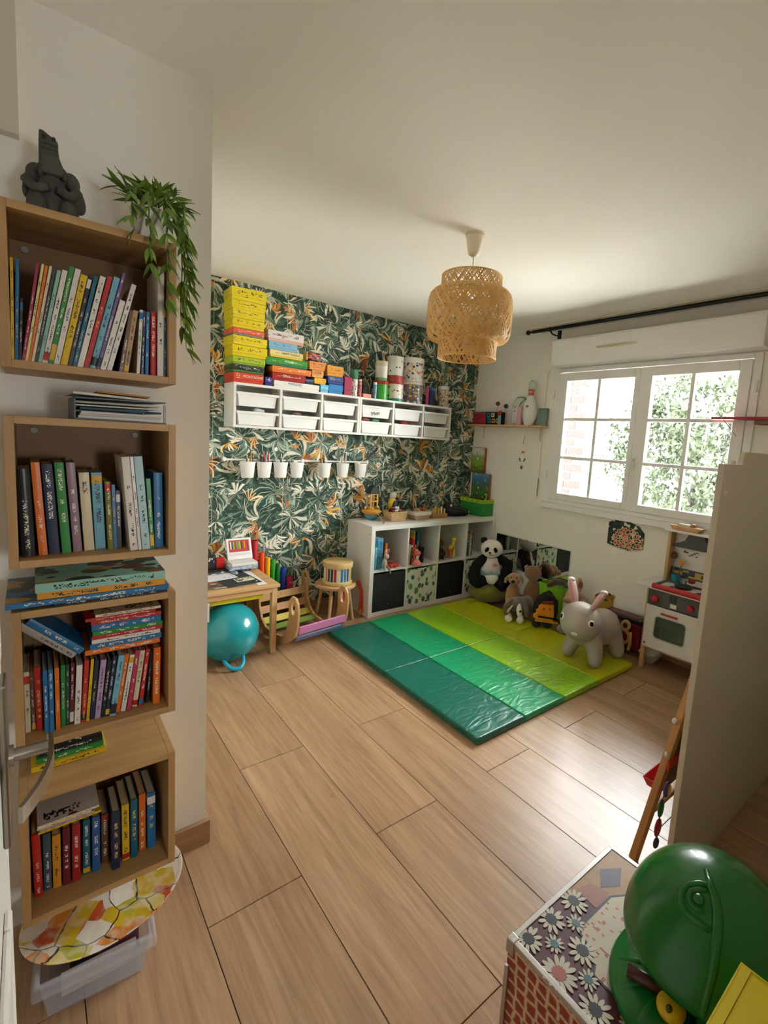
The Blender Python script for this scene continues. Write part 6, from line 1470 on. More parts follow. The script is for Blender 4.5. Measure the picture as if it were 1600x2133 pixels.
# brown dog plush
dg = thing('brown_dog_plush', 'light brown dog plush sitting upright in front of the panda', 'plush toy', (3.322, 2.665, ZM), VR)
F1 = fur('#a87a48')
blob('body', [((0, 0, 0.10), (0.068, 0.06, 0.10)), ((0, 0, 0.17), (0.055, 0.05, 0.05)), ((-0.035, -0.04, 0.05), (0.035, 0.05, 0.05)), ((0.04, -0.04, 0.05), (0.035, 0.05, 0.05))], F1, dg)
h = blob('head', [((-0.005, -0.02, 0.275), (0.058, 0.055, 0.055)), ((-0.02, -0.07, 0.26), (0.034, 0.034, 0.03))], fur('#b08050'), dg, 0.006)
for s, p in ((-1, [(-0.045, -0.01, 0.30), (-0.075, -0.02, 0.27), (-0.085, -0.03, 0.235)]), (1, [(0.045, -0.01, 0.30), (0.068, -0.02, 0.28), (0.07, -0.03, 0.24)])):
    MB().tube(p, [0.016, 0.021, 0.014], 10, flat=0.5).build('ear', fur('#a87b4a'), dg, smooth=True)
MB().ball((-0.032, -0.104, 0.272), (0.017, 0.01, 0.015), 12, 8).build('nose', P('#0f0c0b', 0.3), h, smooth=True)
eye(h, (0.004, -0.072, 0.298), 0.006); eye(h, (-0.042, -0.066, 0.297), 0.006)
# dark brown bear seen from behind
br2 = thing('brown_bear_plush', 'darker brown teddy bear turned away beside the panda', 'plush toy', (3.497, 2.585, ZM), VR)
F2 = fur('#8a6036')
blob('body', [((0, 0, 0.12), (0.085, 0.07, 0.12)), ((0, 0, 0.21), (0.06, 0.055, 0.05))], F2, br2)
blob('head', [((-0.01, 0.01, 0.315), (0.078, 0.07, 0.070))], F2, br2)
MB().ball((0.055, 0.0, 0.255), (0.022, 0.02, 0.014), 10, 8).build('collar_bow', P('#1a1512', 0.8), br2, smooth=True)
for s in (-1, 1): MB().ball((s * 0.058 - 0.01, 0.02, 0.362), (0.022, 0.014, 0.022), 12, 8).build('ear', F2, br2, smooth=True)
# beagle plush
bg_ = thing('beagle_plush', 'grey-brown and white long-eared dog plush lying on the mat', 'plush toy', (3.158, 2.478, ZM), VR)
F3 = fur('#65574b'); F4 = fur('#e0d8c8')
blob('body', [((0.03, 0.05, 0.085), (0.115, 0.085, 0.085)), ((0.09, 0.05, 0.10), (0.06, 0.07, 0.085))], F3, bg_)
blob('head', [((-0.02, -0.03, 0.12), (0.055, 0.05, 0.05))], F3, bg_, 0.006)
blob('muzzle', [([(0.0, -0.06, 0.13), (0.002, -0.085, 0.095), (0.002, -0.09, 0.07)], [0.022, 0.026, 0.022])], F4, bg_, 0.005)
MB().ball((0.004, -0.112, 0.10), (0.011, 0.007, 0.009), 10, 8).build('nose', P('#0d0d0d', 0.3), bg_, smooth=True)
blob('ear', [([(-0.05, -0.02, 0.15), (-0.095, -0.045, 0.11), (-0.10, -0.055, 0.06)], [0.026, 0.034, 0.026])], fur('#5a4630'), bg_, 0.006)
MB().tube([(-0.055, -0.075, 0.135), (-0.085, -0.088, 0.10), (-0.10, -0.092, 0.075)], [0.006, 0.009, 0.005], 8).build('ear_stripe', F4, bg_, smooth=True)
blob('ear', [([(0.04, -0.03, 0.15), (0.065, -0.06, 0.10), (0.07, -0.07, 0.06)], [0.022, 0.026, 0.022])], F3, bg_, 0.006)
for x, y in ((-0.085, -0.095), (0.005, -0.125)):
    blob('paw', [((x, y, 0.028), (0.032, 0.036, 0.028)), ((x + 0.01, y + 0.04, 0.04), (0.024, 0.03, 0.024))], F4, bg_, 0.006)
# orange and black backpack
bk = thing('animal_backpack', 'orange and black animal-face backpack on dark feet', 'backpack', (3.215, 2.228, ZM), VR)
mb = MB(); mb.prism([(-0.095, 0.06), (0.085, 0.055), (0.095, 0.14), (0.088, 0.22), (0.05, 0.27), (0.0, 0.275), (-0.06, 0.23), (-0.09, 0.15)], -0.02, 0.09, 'y'); mb.build('bag_body', P('#1c1917', 0.8), bk, bevel=0.02, seg=4)
mb = MB(); mb.prism([(-0.105, 0.085), (-0.07, 0.07), (0.05, 0.062), (0.055, 0.12), (0.045, 0.20), (-0.045, 0.205), (-0.075, 0.185), (-0.07, 0.165), (-0.095, 0.15), (-0.085, 0.13), (-0.115, 0.11)], -0.045, -0.018, 'y'); mb.build('face_patch', P('#d98a16', 0.75), bk, bevel=0.008, seg=3)
bx('mouth_band', -0.085, 0.04, -0.049, -0.043, 0.085, 0.10, P('#15120f', 0.7), bk, bevel=0.002, rot=(0, R3(6), 0))
bx('front_pocket_edge', -0.10, 0.085, -0.046, -0.02, 0.05, 0.066, P('#c98a2a', 0.7), bk, bevel=0.006, rot=(0, R3(5), 0))
for x in (-0.035, 0.015): MB().ball((x, -0.047, 0.165), 0.0065, 10, 8).build('eye', P('#4a1f10', 0.3), bk, smooth=True)
bx('crest', -0.05, 0.04, -0.05, -0.03, 0.205, 0.23, P('#7a2418', 0.8), bk, bevel=0.006)
MB().tube([(-0.02, 0.02, 0.27), (0.01, 0.01, 0.30), (0.04, 0.02, 0.272)], 0.007, 8).build('carry_loop', P('#141312', 0.8), bk, smooth=True)
for x in (-0.075, 0.01): MB().ball((x, -0.01, 0.032), (0.04, 0.045, 0.032), 14, 10).build('foot', P('#20221c', 0.9), bk, smooth=True)
# doll pushchair
dp = thing('doll_pushchair', 'wooden doll pushchair with white fabric seat beside the backpack', 'toy pushchair', (3.338, 2.04, ZM), VR)
mb = MB(); mb.prism([(-0.085, 0.09), (0.075, 0.065), (0.09, 0.18), (0.01, 0.215), (-0.10, 0.235)], -0.012, 0.012, 'y'); mb.build('fabric_front', P('#c7c3be', 0.85, noise=0.08, nscale=25), dp, bevel=0.006)
bx('fabric_side', -0.09, -0.082, 0.0, 0.06, 0.09, 0.225, P('#b5b1ac', 0.85), dp)
MB().tube([(-0.05, -0.02, 0.175), (0.0, -0.022, 0.19), (0.03, -0.018, 0.2)], 0.0018, 5).build('seam_cord', P('#5a554f', 0.7), dp)
for y in (-0.02, 0.05): MB().tube([(-0.088, y, 0.03), (0.0, y, 0.06), (0.11, y, 0.015)], 0.008, 8).build('rail', M_birch['x'], dp, smooth=True)
MB().tube([(-0.088, -0.02, 0.03), (-0.088, -0.02, 0.14)], 0.008, 8).build('post', M_birch['z'], dp, smooth=True)
MB().cyl((-0.11, -0.055, 0.035), (-0.11, -0.020, 0.035), 0.035, n=20).build('wheel', P('#938a80', 0.6), dp, smooth='auto', bevel=0.006)
MB().cyl((0.11, -0.04, 0.035), (0.11, -0.01, 0.035), 0.035, n=20).build('wheel', P('#938a80', 0.6), dp, smooth='auto', bevel=0.006)
# tan plush with long muzzle
tp = thing('tan_plush', 'tan and pink soft toy with upright ear behind the rabbit', 'plush toy', (3.47, 2.14, ZM), VR)
F5 = fur('#c4946a'); F6 = fur('#cf9f92')
blob('body', [((0, 0, 0.10), (0.085, 0.06, 0.11)), ((0.03, 0, 0.20), (0.06, 0.05, 0.06))], F6, tp)
blob('head', [((-0.03, -0.03, 0.255), (0.065, 0.05, 0.055)), ((-0.075, -0.06, 0.225), (0.045, 0.035, 0.033))], F5, tp)
blob('ear', [([(0.01, -0.01, 0.30), (0.02, -0.01, 0.345), (0.015, -0.012, 0.38)], [0.030, 0.034, 0.024])], F5, tp, 0.006)
MB().ball((0.018, -0.042, 0.352), (0.022, 0.008, 0.03), 12, 8).build('inner_ear', fur('#9c5a4e'), tp, smooth=True)
blob('arm', [([(0.06, -0.03, 0.20), (0.09, -0.06, 0.15), (0.075, -0.08, 0.08)], [0.03, 0.032, 0.03])], F6, tp, 0.007)
# yellow horned toy box leaning on the wall
yt = thing('yellow_toy_seat', 'yellow wooden animal-shaped toy with horn and dark red rim', 'toy', (3.535, 1.93, ZM), VR)
mb = MB(); mb.prism([(-0.085, 0.0), (0.075, 0.0), (0.085, 0.16), (0.08, 0.25), (0.05, 0.31), (0.0, 0.325), (-0.06, 0.30), (-0.085, 0.22)], -0.015, 0.02, 'y'); mb.build('face_board', P('#c49a3c', 0.6), yt, bevel=0.006)
MB().tube([(0.055, 0.0, 0.285), (0.09, 0.0, 0.30), (0.115, 0.0, 0.335)], [0.02, 0.014, 0.008], 10).build('horn', P('#b98a34', 0.6), yt, smooth=True)
MB().tube([(-0.07, -0.012, 0.30), (-0.03, -0.014, 0.325), (0.01, -0.014, 0.332), (0.05, -0.012, 0.312)], 0.008, 8).build('rim', P('#7a1f1f', 0.6), yt, smooth=True)
MB().tube([(-0.02, -0.018, 0.285), (0.0, -0.02, 0.275), (0.025, -0.018, 0.268)], 0.005, 6).build('brow', P('#1a1512', 0.6), yt, smooth=True)
bx('print_patch', -0.04, 0.03, -0.018, -0.015, 0.06, 0.2, PRINT('#c9ad62', '#4a3418', 8.0, 10.0, 0.55, 'xz', ((0.1, 0.9), (0.1, 0.9)), 0.6), yt)
# lime basket with brown soft toy
lb = thing('lime_basket', 'bright lime toy tub against the wall under the mirror', 'tub', (3.515, 2.36, ZM), 0)
MB().bowl((-0.05, 0.06, -0.10, 0.10), (-0.07, 0.068, -0.13, 0.13), 0, 0.275, 0.006).build('tub_body', P('#7fbf24', 0.5), lb, bevel=0.01)
t = thing('brown_soft_toy', 'flat dark brown soft toy hanging over the lime tub', 'plush toy', (3.462, 2.32, ZM + 0.285), VR)
blob('body', [([(-0.07, -0.01, 0.0), (-0.02, -0.02, 0.035), (0.05, -0.02, 0.03), (0.08, -0.01, 0.0)], [0.022, 0.03, 0.026, 0.02])], fur('#4a2f20'), t, 0.006)
# red ladybird-like suitcase and wooden rider
rs = thing('red_suitcase', 'dark red play suitcase with black lid standing by the toy kitchen', 'suitcase', (3.485, 1.70, ZM), R3(-90))
bx('case_body', -0.155, 0.145, -0.07, 0.06, 0.0, 0.20, P('#6d1216', 0.4), rs, bevel=0.015, seg=3)
bx('case_lid', -0.16, 0.15, -0.075, 0.065, 0.20, 0.235, P('#1c1514', 0.35), rs, bevel=0.012, seg=3)
bx('lid_panel', -0.13, 0.12, -0.055, 0.045, 0.234, 0.239, P('#5a1216', 0.35), rs, bevel=0.004)
for x in (-0.07, 0.06): MB().ball((x, -0.072, 0.10), (0.03, 0.008, 0.03), 16, 10).build('spot', P('#9c1f1c', 0.4), rs, smooth=True)
wr = thing('wooden_rider', 'cream wooden bead frame with round holes leaning on the red suitcase', 'toy', (3.372, 1.735, ZM), R3(-84))
def hole_ring(cx, cz, ro, ri, nm, c): MB().ring(ell(cx, cz, ro, ro * 1.1, 24), ell(cx, cz, ri, ri * 1.1, 24), -0.01, 0.01, 'y').build(nm, c, wr, bevel=0.003)
M_cr = P('#c7a362', 0.55)
hole_ring(-0.10, 0.165, 0.035, 0.020, 'loop', M_cr); hole_ring(0.075, 0.10, 0.055, 0.034, 'loop', M_cr)
hole_ring(0.085, 0.185, 0.035, 0.016, 'loop', P('#c2a878', 0.55))
MB().tube([(-0.11, 0, 0.22), (-0.08, 0, 0.17), (-0.02, 0, 0.15), (0.05, 0, 0.16)], 0.012, 8).build('frame_bar', M_cr, wr, smooth=True)
MB().tube([(-0.09, 0, 0.14), (-0.03, 0, 0.07), (0.03, 0, 0.055)], 0.012, 8).build('frame_bar', M_cr, wr, smooth=True)
MB().tube([(0.125, 0, 0.14), (0.13, 0, 0.05), (0.12, 0, 0.006)], 0.012, 8).build('frame_bar', M_cr, wr, smooth=True)
MB().tube([(-0.06, 0, 0.12), (-0.09, 0, 0.05), (-0.095, 0, 0.008)], 0.012, 8).build('frame_bar', M_cr, wr, smooth=True)
MB().ball((0.085, -0.004, 0.185), (0.02, 0.012, 0.024), 12, 8).build('bead', P('#5a1f16', 0.4), wr, smooth=True)
MB().ball((-0.10, -0.004, 0.165), (0.018, 0.012, 0.02), 12, 8).build('bead', P('#d8d4cc', 0.4), wr, smooth=True)
t = thing('white_toy_bowl', 'white plastic toy bowl tucked under the toy kitchen', 'bowl', (3.43, 1.475, 0.0), 0)
MB().lathe([(0.0, 0.0), (0.03, 0.0), (0.034, 0.012), (0.075, 0.065), (0.078, 0.07), (0.073, 0.07), (0.03, 0.02), (0.0, 0.018)], 28).build('bowl_shell', P('#c9c4bc', 0.4), t, smooth='auto')

# grey inflatable rabbit
rb = thing('rabbit_hopper', 'grey inflatable bouncing rabbit with pink ears on the mat', 'hopper toy', (3.055, 1.703, ZM + 0.012))
M_rub = P('#b0a69c', 0.42, spec=0.4)
blob('body', [((0.055, 0, 0.185), (0.145, 0.112, 0.118)), ((0.10, 0, 0.195), (0.12, 0.118, 0.125)), ((-0.10, 0, 0.19), (0.10, 0.098, 0.10)),
              ((-0.21, -0.005, 0.292), (0.130, 0.136, 0.132)),
              ([(-0.12, -0.065, 0.15), (-0.135, -0.095, 0.06), (-0.142, -0.098, 0.032)], [0.062, 0.050, 0.046]),
              ([(-0.12, 0.065, 0.15), (-0.135, 0.100, 0.06), (-0.142, 0.105, 0.032)], [0.062, 0.050, 0.046]),
              ([(0.14, -0.06, 0.14), (0.145, -0.098, 0.06), (0.14, -0.104, 0.034)], [0.068, 0.052, 0.047]),
              ([(0.14, 0.06, 0.14), (0.145, 0.098, 0.06), (0.14, 0.104, 0.034)], [0.068, 0.052, 0.047])], M_rub, rb, 0.009, 8)
M_pink = P('#e0a3a6', 0.5)
for y, tl, bend in ((0.055, 0.16, (-0.02, 0.035)), (-0.075, 0.12, (0.025, -0.055))):
    base = Vector((-0.195, y, 0.398))
    pts = [base, base + Vector((bend[0] * .4, bend[1] * .4, tl * .4)), base + Vector((bend[0] * .9, bend[1] * .8, tl * .8)), base + Vector((bend[0], bend[1], tl))]
    mb = MB(); mb.tube(pts, [0.029, 0.039, 0.037, 0.026], 14, flat=0.6); mb.ball(pts[-1], (0.026, 0.026, 0.016), 12, 8)
    e_ = mb.build('ear', P('#cdbfb8', 0.5), rb, smooth=True)
    off = Vector((-0.012, -0.006, 0))
    MB().tube([p + off for p in pts], [0.021, 0.030, 0.028, 0.018], 12, flat=0.55).build('inner_ear', M_pink, e_, smooth=True)
def on_head(az, el, r=1.0):
    d = Vector((-math.cos(el) * math.cos(az), -math.cos(el) * math.sin(az), math.sin(el)))
    return Vector((-0.21, -0.005, 0.292)) + Vector((d.x * 0.128 * r, d.y * 0.134 * r, d.z * 0.130 * r)), d
for az, sc in ((R3(62), 1.0), (R3(-34), 1.0)):
    p, d = on_head(az, R3(14), 0.965); q, _ = on_head(az, R3(14), 1.045)
    rot = d.to_track_quat('Z', 'Y').to_matrix()
    mb = MB(); mb.ball((0, 0, 0), (0.023, 0.023, 0.008), 16, 8, M=rot); w_ = mb.build('eye', P('#e4e2de', 0.35), rb, smooth=True, loc=p + d * 0.004)
    mb = MB(); mb.ball((0, 0, 0), (0.014, 0.016, 0.005), 14, 8, M=rot); mb.build('pupil', P('#0d0d10', 0.2), w_, smooth=True, loc=d * 0.0065)
p, d = on_head(R3(16), R3(-24), 0.99); rot = d.to_track_quat('Z', 'Y').to_matrix()
mb = MB(); mb.ball((0, 0, 0), (0.022, 0.013, 0.007), 14, 8, M=rot); n_ = mb.build('muzzle_mark', P('#dcd8d0', 0.4), rb, smooth=True, loc=p + d * 0.003)
mb = MB(); mb.ball((0, 0, 0), (0.005, 0.005, 0.003), 8, 6, M=rot); mb.build('nostril', P('#2a2422', 0.4), n_, smooth=True, loc=d * 0.006 + Vector((0, 0.004, 0.004)))
MB().ball((0.235, 0, 0.235), (0.03, 0.03, 0.03), 14, 10).build('tail', P('#a39a92', 0.45), rb, smooth=True)

# ================================================================ pendant lamp
lp = thing('pendant_lamp', 'woven bamboo pendant lamp hanging from the ceiling', 'lamp', (1.724, 1.807, HC))
M_cream = P('#e2d8c4', 0.4)
MB().lathe([(0.046, 0.0), (0.047, -0.012), (0.044, -0.014), (0.0, -0.014)], 28).build('ceiling_plate', P('#cfc3a4', 0.4), lp, smooth='auto')
MB().lathe([(0.0, -0.108), (0.012, -0.107), (0.026, -0.098), (0.033, -0.08), (0.043, -0.02), (0.044, -0.012)], 28).build('ceiling_cup', M_cream, lp, smooth='auto')
MB().cyl((0, 0, -0.36), (0, 0, -0.10), 0.0028, n=8).build('cord', M_cream, lp)
MB().lathe([(0.0, -0.45), (0.018, -0.45), (0.02, -0.40), (0.012, -0.36), (0.0, -0.35)], 16).build('lamp_holder', M_cream, lp, smooth='auto')
MB().lathe([(0.0, -0.53), (0.02, -0.525), (0.03, -0.50), (0.022, -0.465), (0.014, -0.45)], 16).build('bulb', P('#e8e6e0', 0.2), lp, smooth='auto')
M_bam = P('#e2b56c', 0.55, noise=0.25, nscale=40)
def woven(name, prof, n, turns, r0, seed, dirs=(1, -1)):
    """crossing bamboo strips wound on a surface of revolution given by prof [(r, z)]"""
    sh = []
    for i in range(len(prof) - 1):
        sh.append((Vector((prof[i + 1][0] - prof[i][0], prof[i + 1][1] - prof[i][1], 0)).length))
    tot = sum(sh)
    def pt(t):
        d = t * tot
        for i, l in enumerate(sh):
            if d <= l or i == len(sh) - 1:
                f = min(1, d / l); return (prof[i][0] + (prof[i + 1][0] - prof[i][0]) * f, prof[i][1] + (prof[i + 1][1] - prof[i][1]) * f)
            d -= l
    rr = random.Random(seed); mb = MB(); steps = 16; w = r0
    for di in dirs:
        for k in range(n):
            a0 = 2 * PI * k / n + rr.uniform(-0.012, 0.012); sp = turns * (1 + rr.uniform(-0.22, 0.22)) * di
            vs = []
            for s_ in range(steps + 1):
                t = s_ / steps; r, z = pt(t); a = a0 + sp * t; off = 0.0012 if di > 0 else -0.0012
                ca, sa = math.cos(a), math.sin(a); r2 = r + off
                # strip width runs across its own direction on the surface
                th = w / max(r2, 0.01)
                vs += [(r2 * math.cos(a - th), r2 * math.sin(a - th), z), (r2 * math.cos(a + th), r2 * math.sin(a + th), z)]
            mb.add(vs, [(2 * i, 2 * i + 1, 2 * i + 3, 2 * i + 2) for i in range(steps)])
    for t in (0.0, 1.0):
        r, z = pt(t); mb.tube([(r * math.cos(a), r * math.sin(a), z) for a in [2 * PI * i / 48 for i in range(48)]], 0.003, 6, closed=True)
    o = mb.build(name, M_bam, lp, norm=False)
    md = o.modifiers.new('solid', 'SOLIDIFY'); md.thickness = 0.0007
    return o
woven('shade_upper', [(0.148, -0.205), (0.149, -0.25), (0.149, -0.30)], 86, 0.5, 0.0032, 1)
woven('shade_outer', [(0.150, -0.268), (0.178, -0.273), (0.198, -0.29), (0.207, -0.32), (0.210, -0.38), (0.210, -0.45), (0.207, -0.485), (0.195, -0.508), (0.170, -0.517), (0.150, -0.518)], 112, 1.15, 0.0033, 2)
woven('shade_lower', [(0.146, -0.47), (0.146, -0.53), (0.145, -0.598)], 86, 0.55, 0.0032, 3)

# ================================================================ wall shelf near the corner
sf = thing('wall_shelf', 'narrow wooden wall shelf beside the wallpaper corner', 'shelf', (XW, 3.10, 1.655))
bx('board', -0.125, 0.0, -0.455, 0.455, 0, 0.018, M_birch['y'], sf, bevel=0.002)
for yy in (-0.37, 0.33):
    mb = MB(); mb.box(-0.11, 0.0, yy - 0.008, yy + 0.008, -0.006, 0.0); mb.box(-0.006, 0, yy - 0.008, yy + 0.008, -0.12, 0); mb.build('bracket', P('#cfc9bf', 0.5), sf)
ZH = 1.6735
pn = thing('bowling_pin', 'white bowling pin with red neck bands on the wall shelf', 'bowling pin', (3.508, 2.805, ZH))
prof = [(0.0, 0.0), (0.034, 0.0), (0.040, 0.004), (0.055, 0.04), (0.0655, 0.095), (0.066, 0.12), (0.058, 0.175), (0.040, 0.225), (0.028, 0.25), (0.026, 0.265)]
MB().lathe(prof, 32).build('pin_body', P('#d8d8d2', 0.3), pn, smooth=True)
MB().lathe([(0.026, 0.262), (0.0265, 0.30), (0.028, 0.318)], 28).build('neck_band', PRINT('#c9504a', '#d8c8c4', 4.0, 8.0, 0.5, 'xz', ((0, 1), (0.3, 0.62)), 0.35), pn, smooth=True)
MB().lathe([(0.028, 0.316), (0.030, 0.34), (0.029, 0.372), (0.020, 0.388), (0.0, 0.392)], 28).build('pin_head', P('#bcd0b8', 0.3), pn, smooth=True)
MB().ball((0, 0, 0.392), (0.010, 0.010, 0.007), 10, 8).build('pin_tip', P('#5a8a4a', 0.4), pn, smooth=True)
MB().ball((-0.058, -0.012, 0.165), (0.006, 0.016, 0.012), 12, 8).build('red_mark', P('#b85a52', 0.5), pn, smooth=True)
bg2 = thing('clear_bag', 'frosted pouch with green piping and pink bottle on the shelf', 'pouch', (3.555, 2.957, ZH), R3(-90))
mb = MB(); rp = [(-0.085, 0.02), (-0.06, 0.0), (0.07, 0.0), (0.085, 0.03), (0.088, 0.16), (0.07, 0.22), (0.03, 0.252), (-0.03, 0.255), (-0.072, 0.22), (-0.09, 0.14)]
mb.prism(rp, -0.021, 0.021, 'y'); mb.build('pouch', P('#d3d0cd', 0.35), bg2, bevel=0.018, seg=4)
MB().tube([(x * 1.01, 0.0, z * 1.005) for x, z in [(-0.088, 0.13), (-0.086, 0.18), (-0.07, 0.225), (-0.03, 0.257), (0.03, 0.255), (0.06, 0.235)]], 0.006, 8).build('green_piping', P('#59a53a', 0.4), bg2, smooth=True)
MB().tube([(0.06, -0.018, 0.235), (0.03, -0.026, 0.205), (0.005, -0.026, 0.17)], [0.005, 0.012, 0.006], 8, flat=0.4).build('leaf_flap', P('#6fae52', 0.5), bg2, smooth=True)
for z in (0.13, 0.17): MB().ball((-0.045, -0.022, z), (0.010, 0.004, 0.007), 10, 8).build('pink_mark', P('#d0756f', 0.5), bg2, smooth=True)
t = thing('pink_bottle', 'pale pink bottle in front of the frosted pouch', 'bottle', (3.501, 2.908, ZH))
MB().lathe([(0.0, 0), (0.026, 0), (0.030, 0.006), (0.026, 0.05), (0.022, 0.12), (0.024, 0.155), (0.018, 0.165), (0.0, 0.166)], 22).build('bottle_body', P('#d9a9b0', 0.35), t, smooth='auto')
make_book('grey-green book standing at the near end of the wall shelf', 'books on the wall shelf', 'slate', 0.02, 0.085, 0.155, (3.565, 2.655, ZH), (0, 0, 0), 2, P('#6d8a80', 0.6))
t = thing('red_pouch', 'crinkled red and pink pouch at the far end of the shelf', 'pouch', (3.50, 3.40, ZH), R3(-90))
mb = MB(); mb.prism([(-0.09, 0.0), (0.09, 0.0), (0.08, 0.05), (0.085, 0.115), (-0.095, 0.115), (-0.085, 0.06)], -0.03, 0.03, 'y'); mb.build('pouch', blobm('#a3253a', ('#c23f5a', '#8a1a2a', '#b83a4a', '#7a2a3f'), 9.0, 0.5), t, bevel=0.015, seg=3)
bx('top_zip', -0.09, 0.085, -0.004, 0.004, 0.11, 0.122, P('#2f6f94', 0.5), t)
t = thing('toy_blocks_box', 'teal and black cube puzzle box on the wall shelf', 'toy', (3.50, 3.21, ZH), R3(-90))
bx('box', -0.085, 0.10, -0.03, 0.03, 0, 0.118, P('#141a20', 0.4), t, bevel=0.003)
for (x, z, c, r) in ((-0.055, 0.085, '#2a8fa8', 0.022), (0.0, 0.088, '#d8d2c4', 0.02), (0.055, 0.085, '#3a2a24', 0.02), (-0.045, 0.034, '#1f7f8a', 0.022), (0.01, 0.034, '#d8a52a', 0.02), (0.062, 0.034, '#d8a52a', 0.02)):
    f_ = bx('cube_face', x - r, x + r, -0.034, -0.03, z - r, z + r, P(c, 0.4), t, bevel=0.002)
    MB().cyl((x, -0.034, z), (x, -0.037, z), r * 0.45, n=14).build('dot', P('#7a3a2a' if c == '#d8d2c4' else '#141a20', 0.4), f_)
t = thing('toy_robot', 'small red and pale blue toy figure on the cube box', 'toy', (3.50, 3.12, ZH), R3(-90))
bx('figure_body', -0.016, 0.022, -0.045, -0.036, 0.0, 0.085, P('#7fa8b8', 0.4), t, bevel=0.004); MB().ball((0.003, -0.04, 0.108), (0.024, 0.014, 0.022), 14, 10).build('figure_head', P('#b3262a', 0.4), t, smooth=True)
for c, p, nm in (('#6a1f24', (3.52, 3.205, ZH + 0.2), 'dark red'), ('#1f2a22', (3.52, 3.10, ZH + 0.175), 'dark green')):
    t = thing('bobble_stick', '%s bobble on a pale stem above the cube box' % nm, 'toy', (p[0], p[1], ZH), group='bobbles above the cube box')
    MB().ball((0, 0, p[2] - ZH), (0.021, 0.021, 0.021), 14, 10).build('bobble', P(c, 0.7), t, smooth=True)
    MB().cyl((0, 0, 0.119 if p[1] > 3.15 else 0.119), (0, 0, p[2] - ZH - 0.015), 0.005, n=8).build('stem', P('#cfcac0', 0.5), t)
ch = thing('hanging_charm', 'beaded charm hanging on a cord below the wall shelf', 'charm', (3.462, 2.785, 1.655))
MB().tube([(0, 0, 0.02), (0, 0, -0.05), (0.0, 0.012, -0.12), (0.0, 0.016, -0.19)], 0.003, 6).build('cord', P('#dcd6d0', 0.6), ch)
MB().tube([(0, 0, -0.06), (0, -0.004, -0.1), (0, -0.006, -0.17)], [0.004, 0.007, 0.005], 8).build('tassel', P('#dedad6', 0.7), ch, smooth=True)
MB().tube([(0, 0.012, -0.08), (0, 0.018, -0.12), (0, 0.024, -0.155)], [0.003, 0.006, 0.004], 8).build('tassel', P('#d79aa0', 0.7), ch, smooth=True)
MB().ball((0, 0.018, -0.225), (0.008, 0.018, 0.011), 12, 8).build('bead', P('#c96a4f', 0.5), ch, smooth=True)
MB().tube([(0, 0.022 + 0.030 * math.cos(a), -0.275 + 0.038 * math.sin(a)) for a in [2 * PI * i / 20 for i in range(20)]], 0.0025, 6, closed=True).build('ring', P('#d8d2c6', 0.5), ch, smooth=True)
for a, c in ((200, '#4a5f3a'), (225, '#5a6f42'), (315, '#4a5f3a'), (340, '#3f5a3a')):
    MB().ball((0, 0.022 + 0.031 * math.cos(R3(a)), -0.275 + 0.038 * math.sin(R3(a))), 0.008, 10, 8).build('bead', P(c, 0.5), ch, smooth=True)
MB().tube([(0, 0.022, -0.313), (0, 0.022, -0.345)], 0.002, 5).build('cord', P('#dcd6d0', 0.6), ch)
MB().ball((0, 0.022, -0.362), (0.009, 0.013, 0.018), 12, 8).build('bead', P('#9c3326', 0.4), ch, smooth=True)
# shutter strap box
t = thing('strap_guide', 'thin grey shutter pull cord running down beside the window', 'cord', (XW, 2.70, 0.9))
MB().cyl((-0.012, 0, 0.42), (-0.012, 0, 1.25), 0.0022, n=6).build('cord', P('#cfc9bf', 0.6), t)
MB().cyl((-0.012, 0, 0.14), (-0.012, 0, 0.30), 0.0045, n=8).build('pull_rod', P('#6f675c', 0.5), t)
MB().cyl((-0.012, 0, 0.30), (-0.012, 0, 0.42), 0.0022, n=6).build('cord', P('#cfc9bf', 0.6), t)
bx('guide', -0.014, 0.0, -0.01, 0.01, 1.235, 1.26, M_pvc, t, bevel=0.003)
MB().cyl((-0.012, 0, 0.12), (-0.012, 0, 0.142), 0.006, n=10).build('end_weight', P('#d8cfc0', 0.5), t)

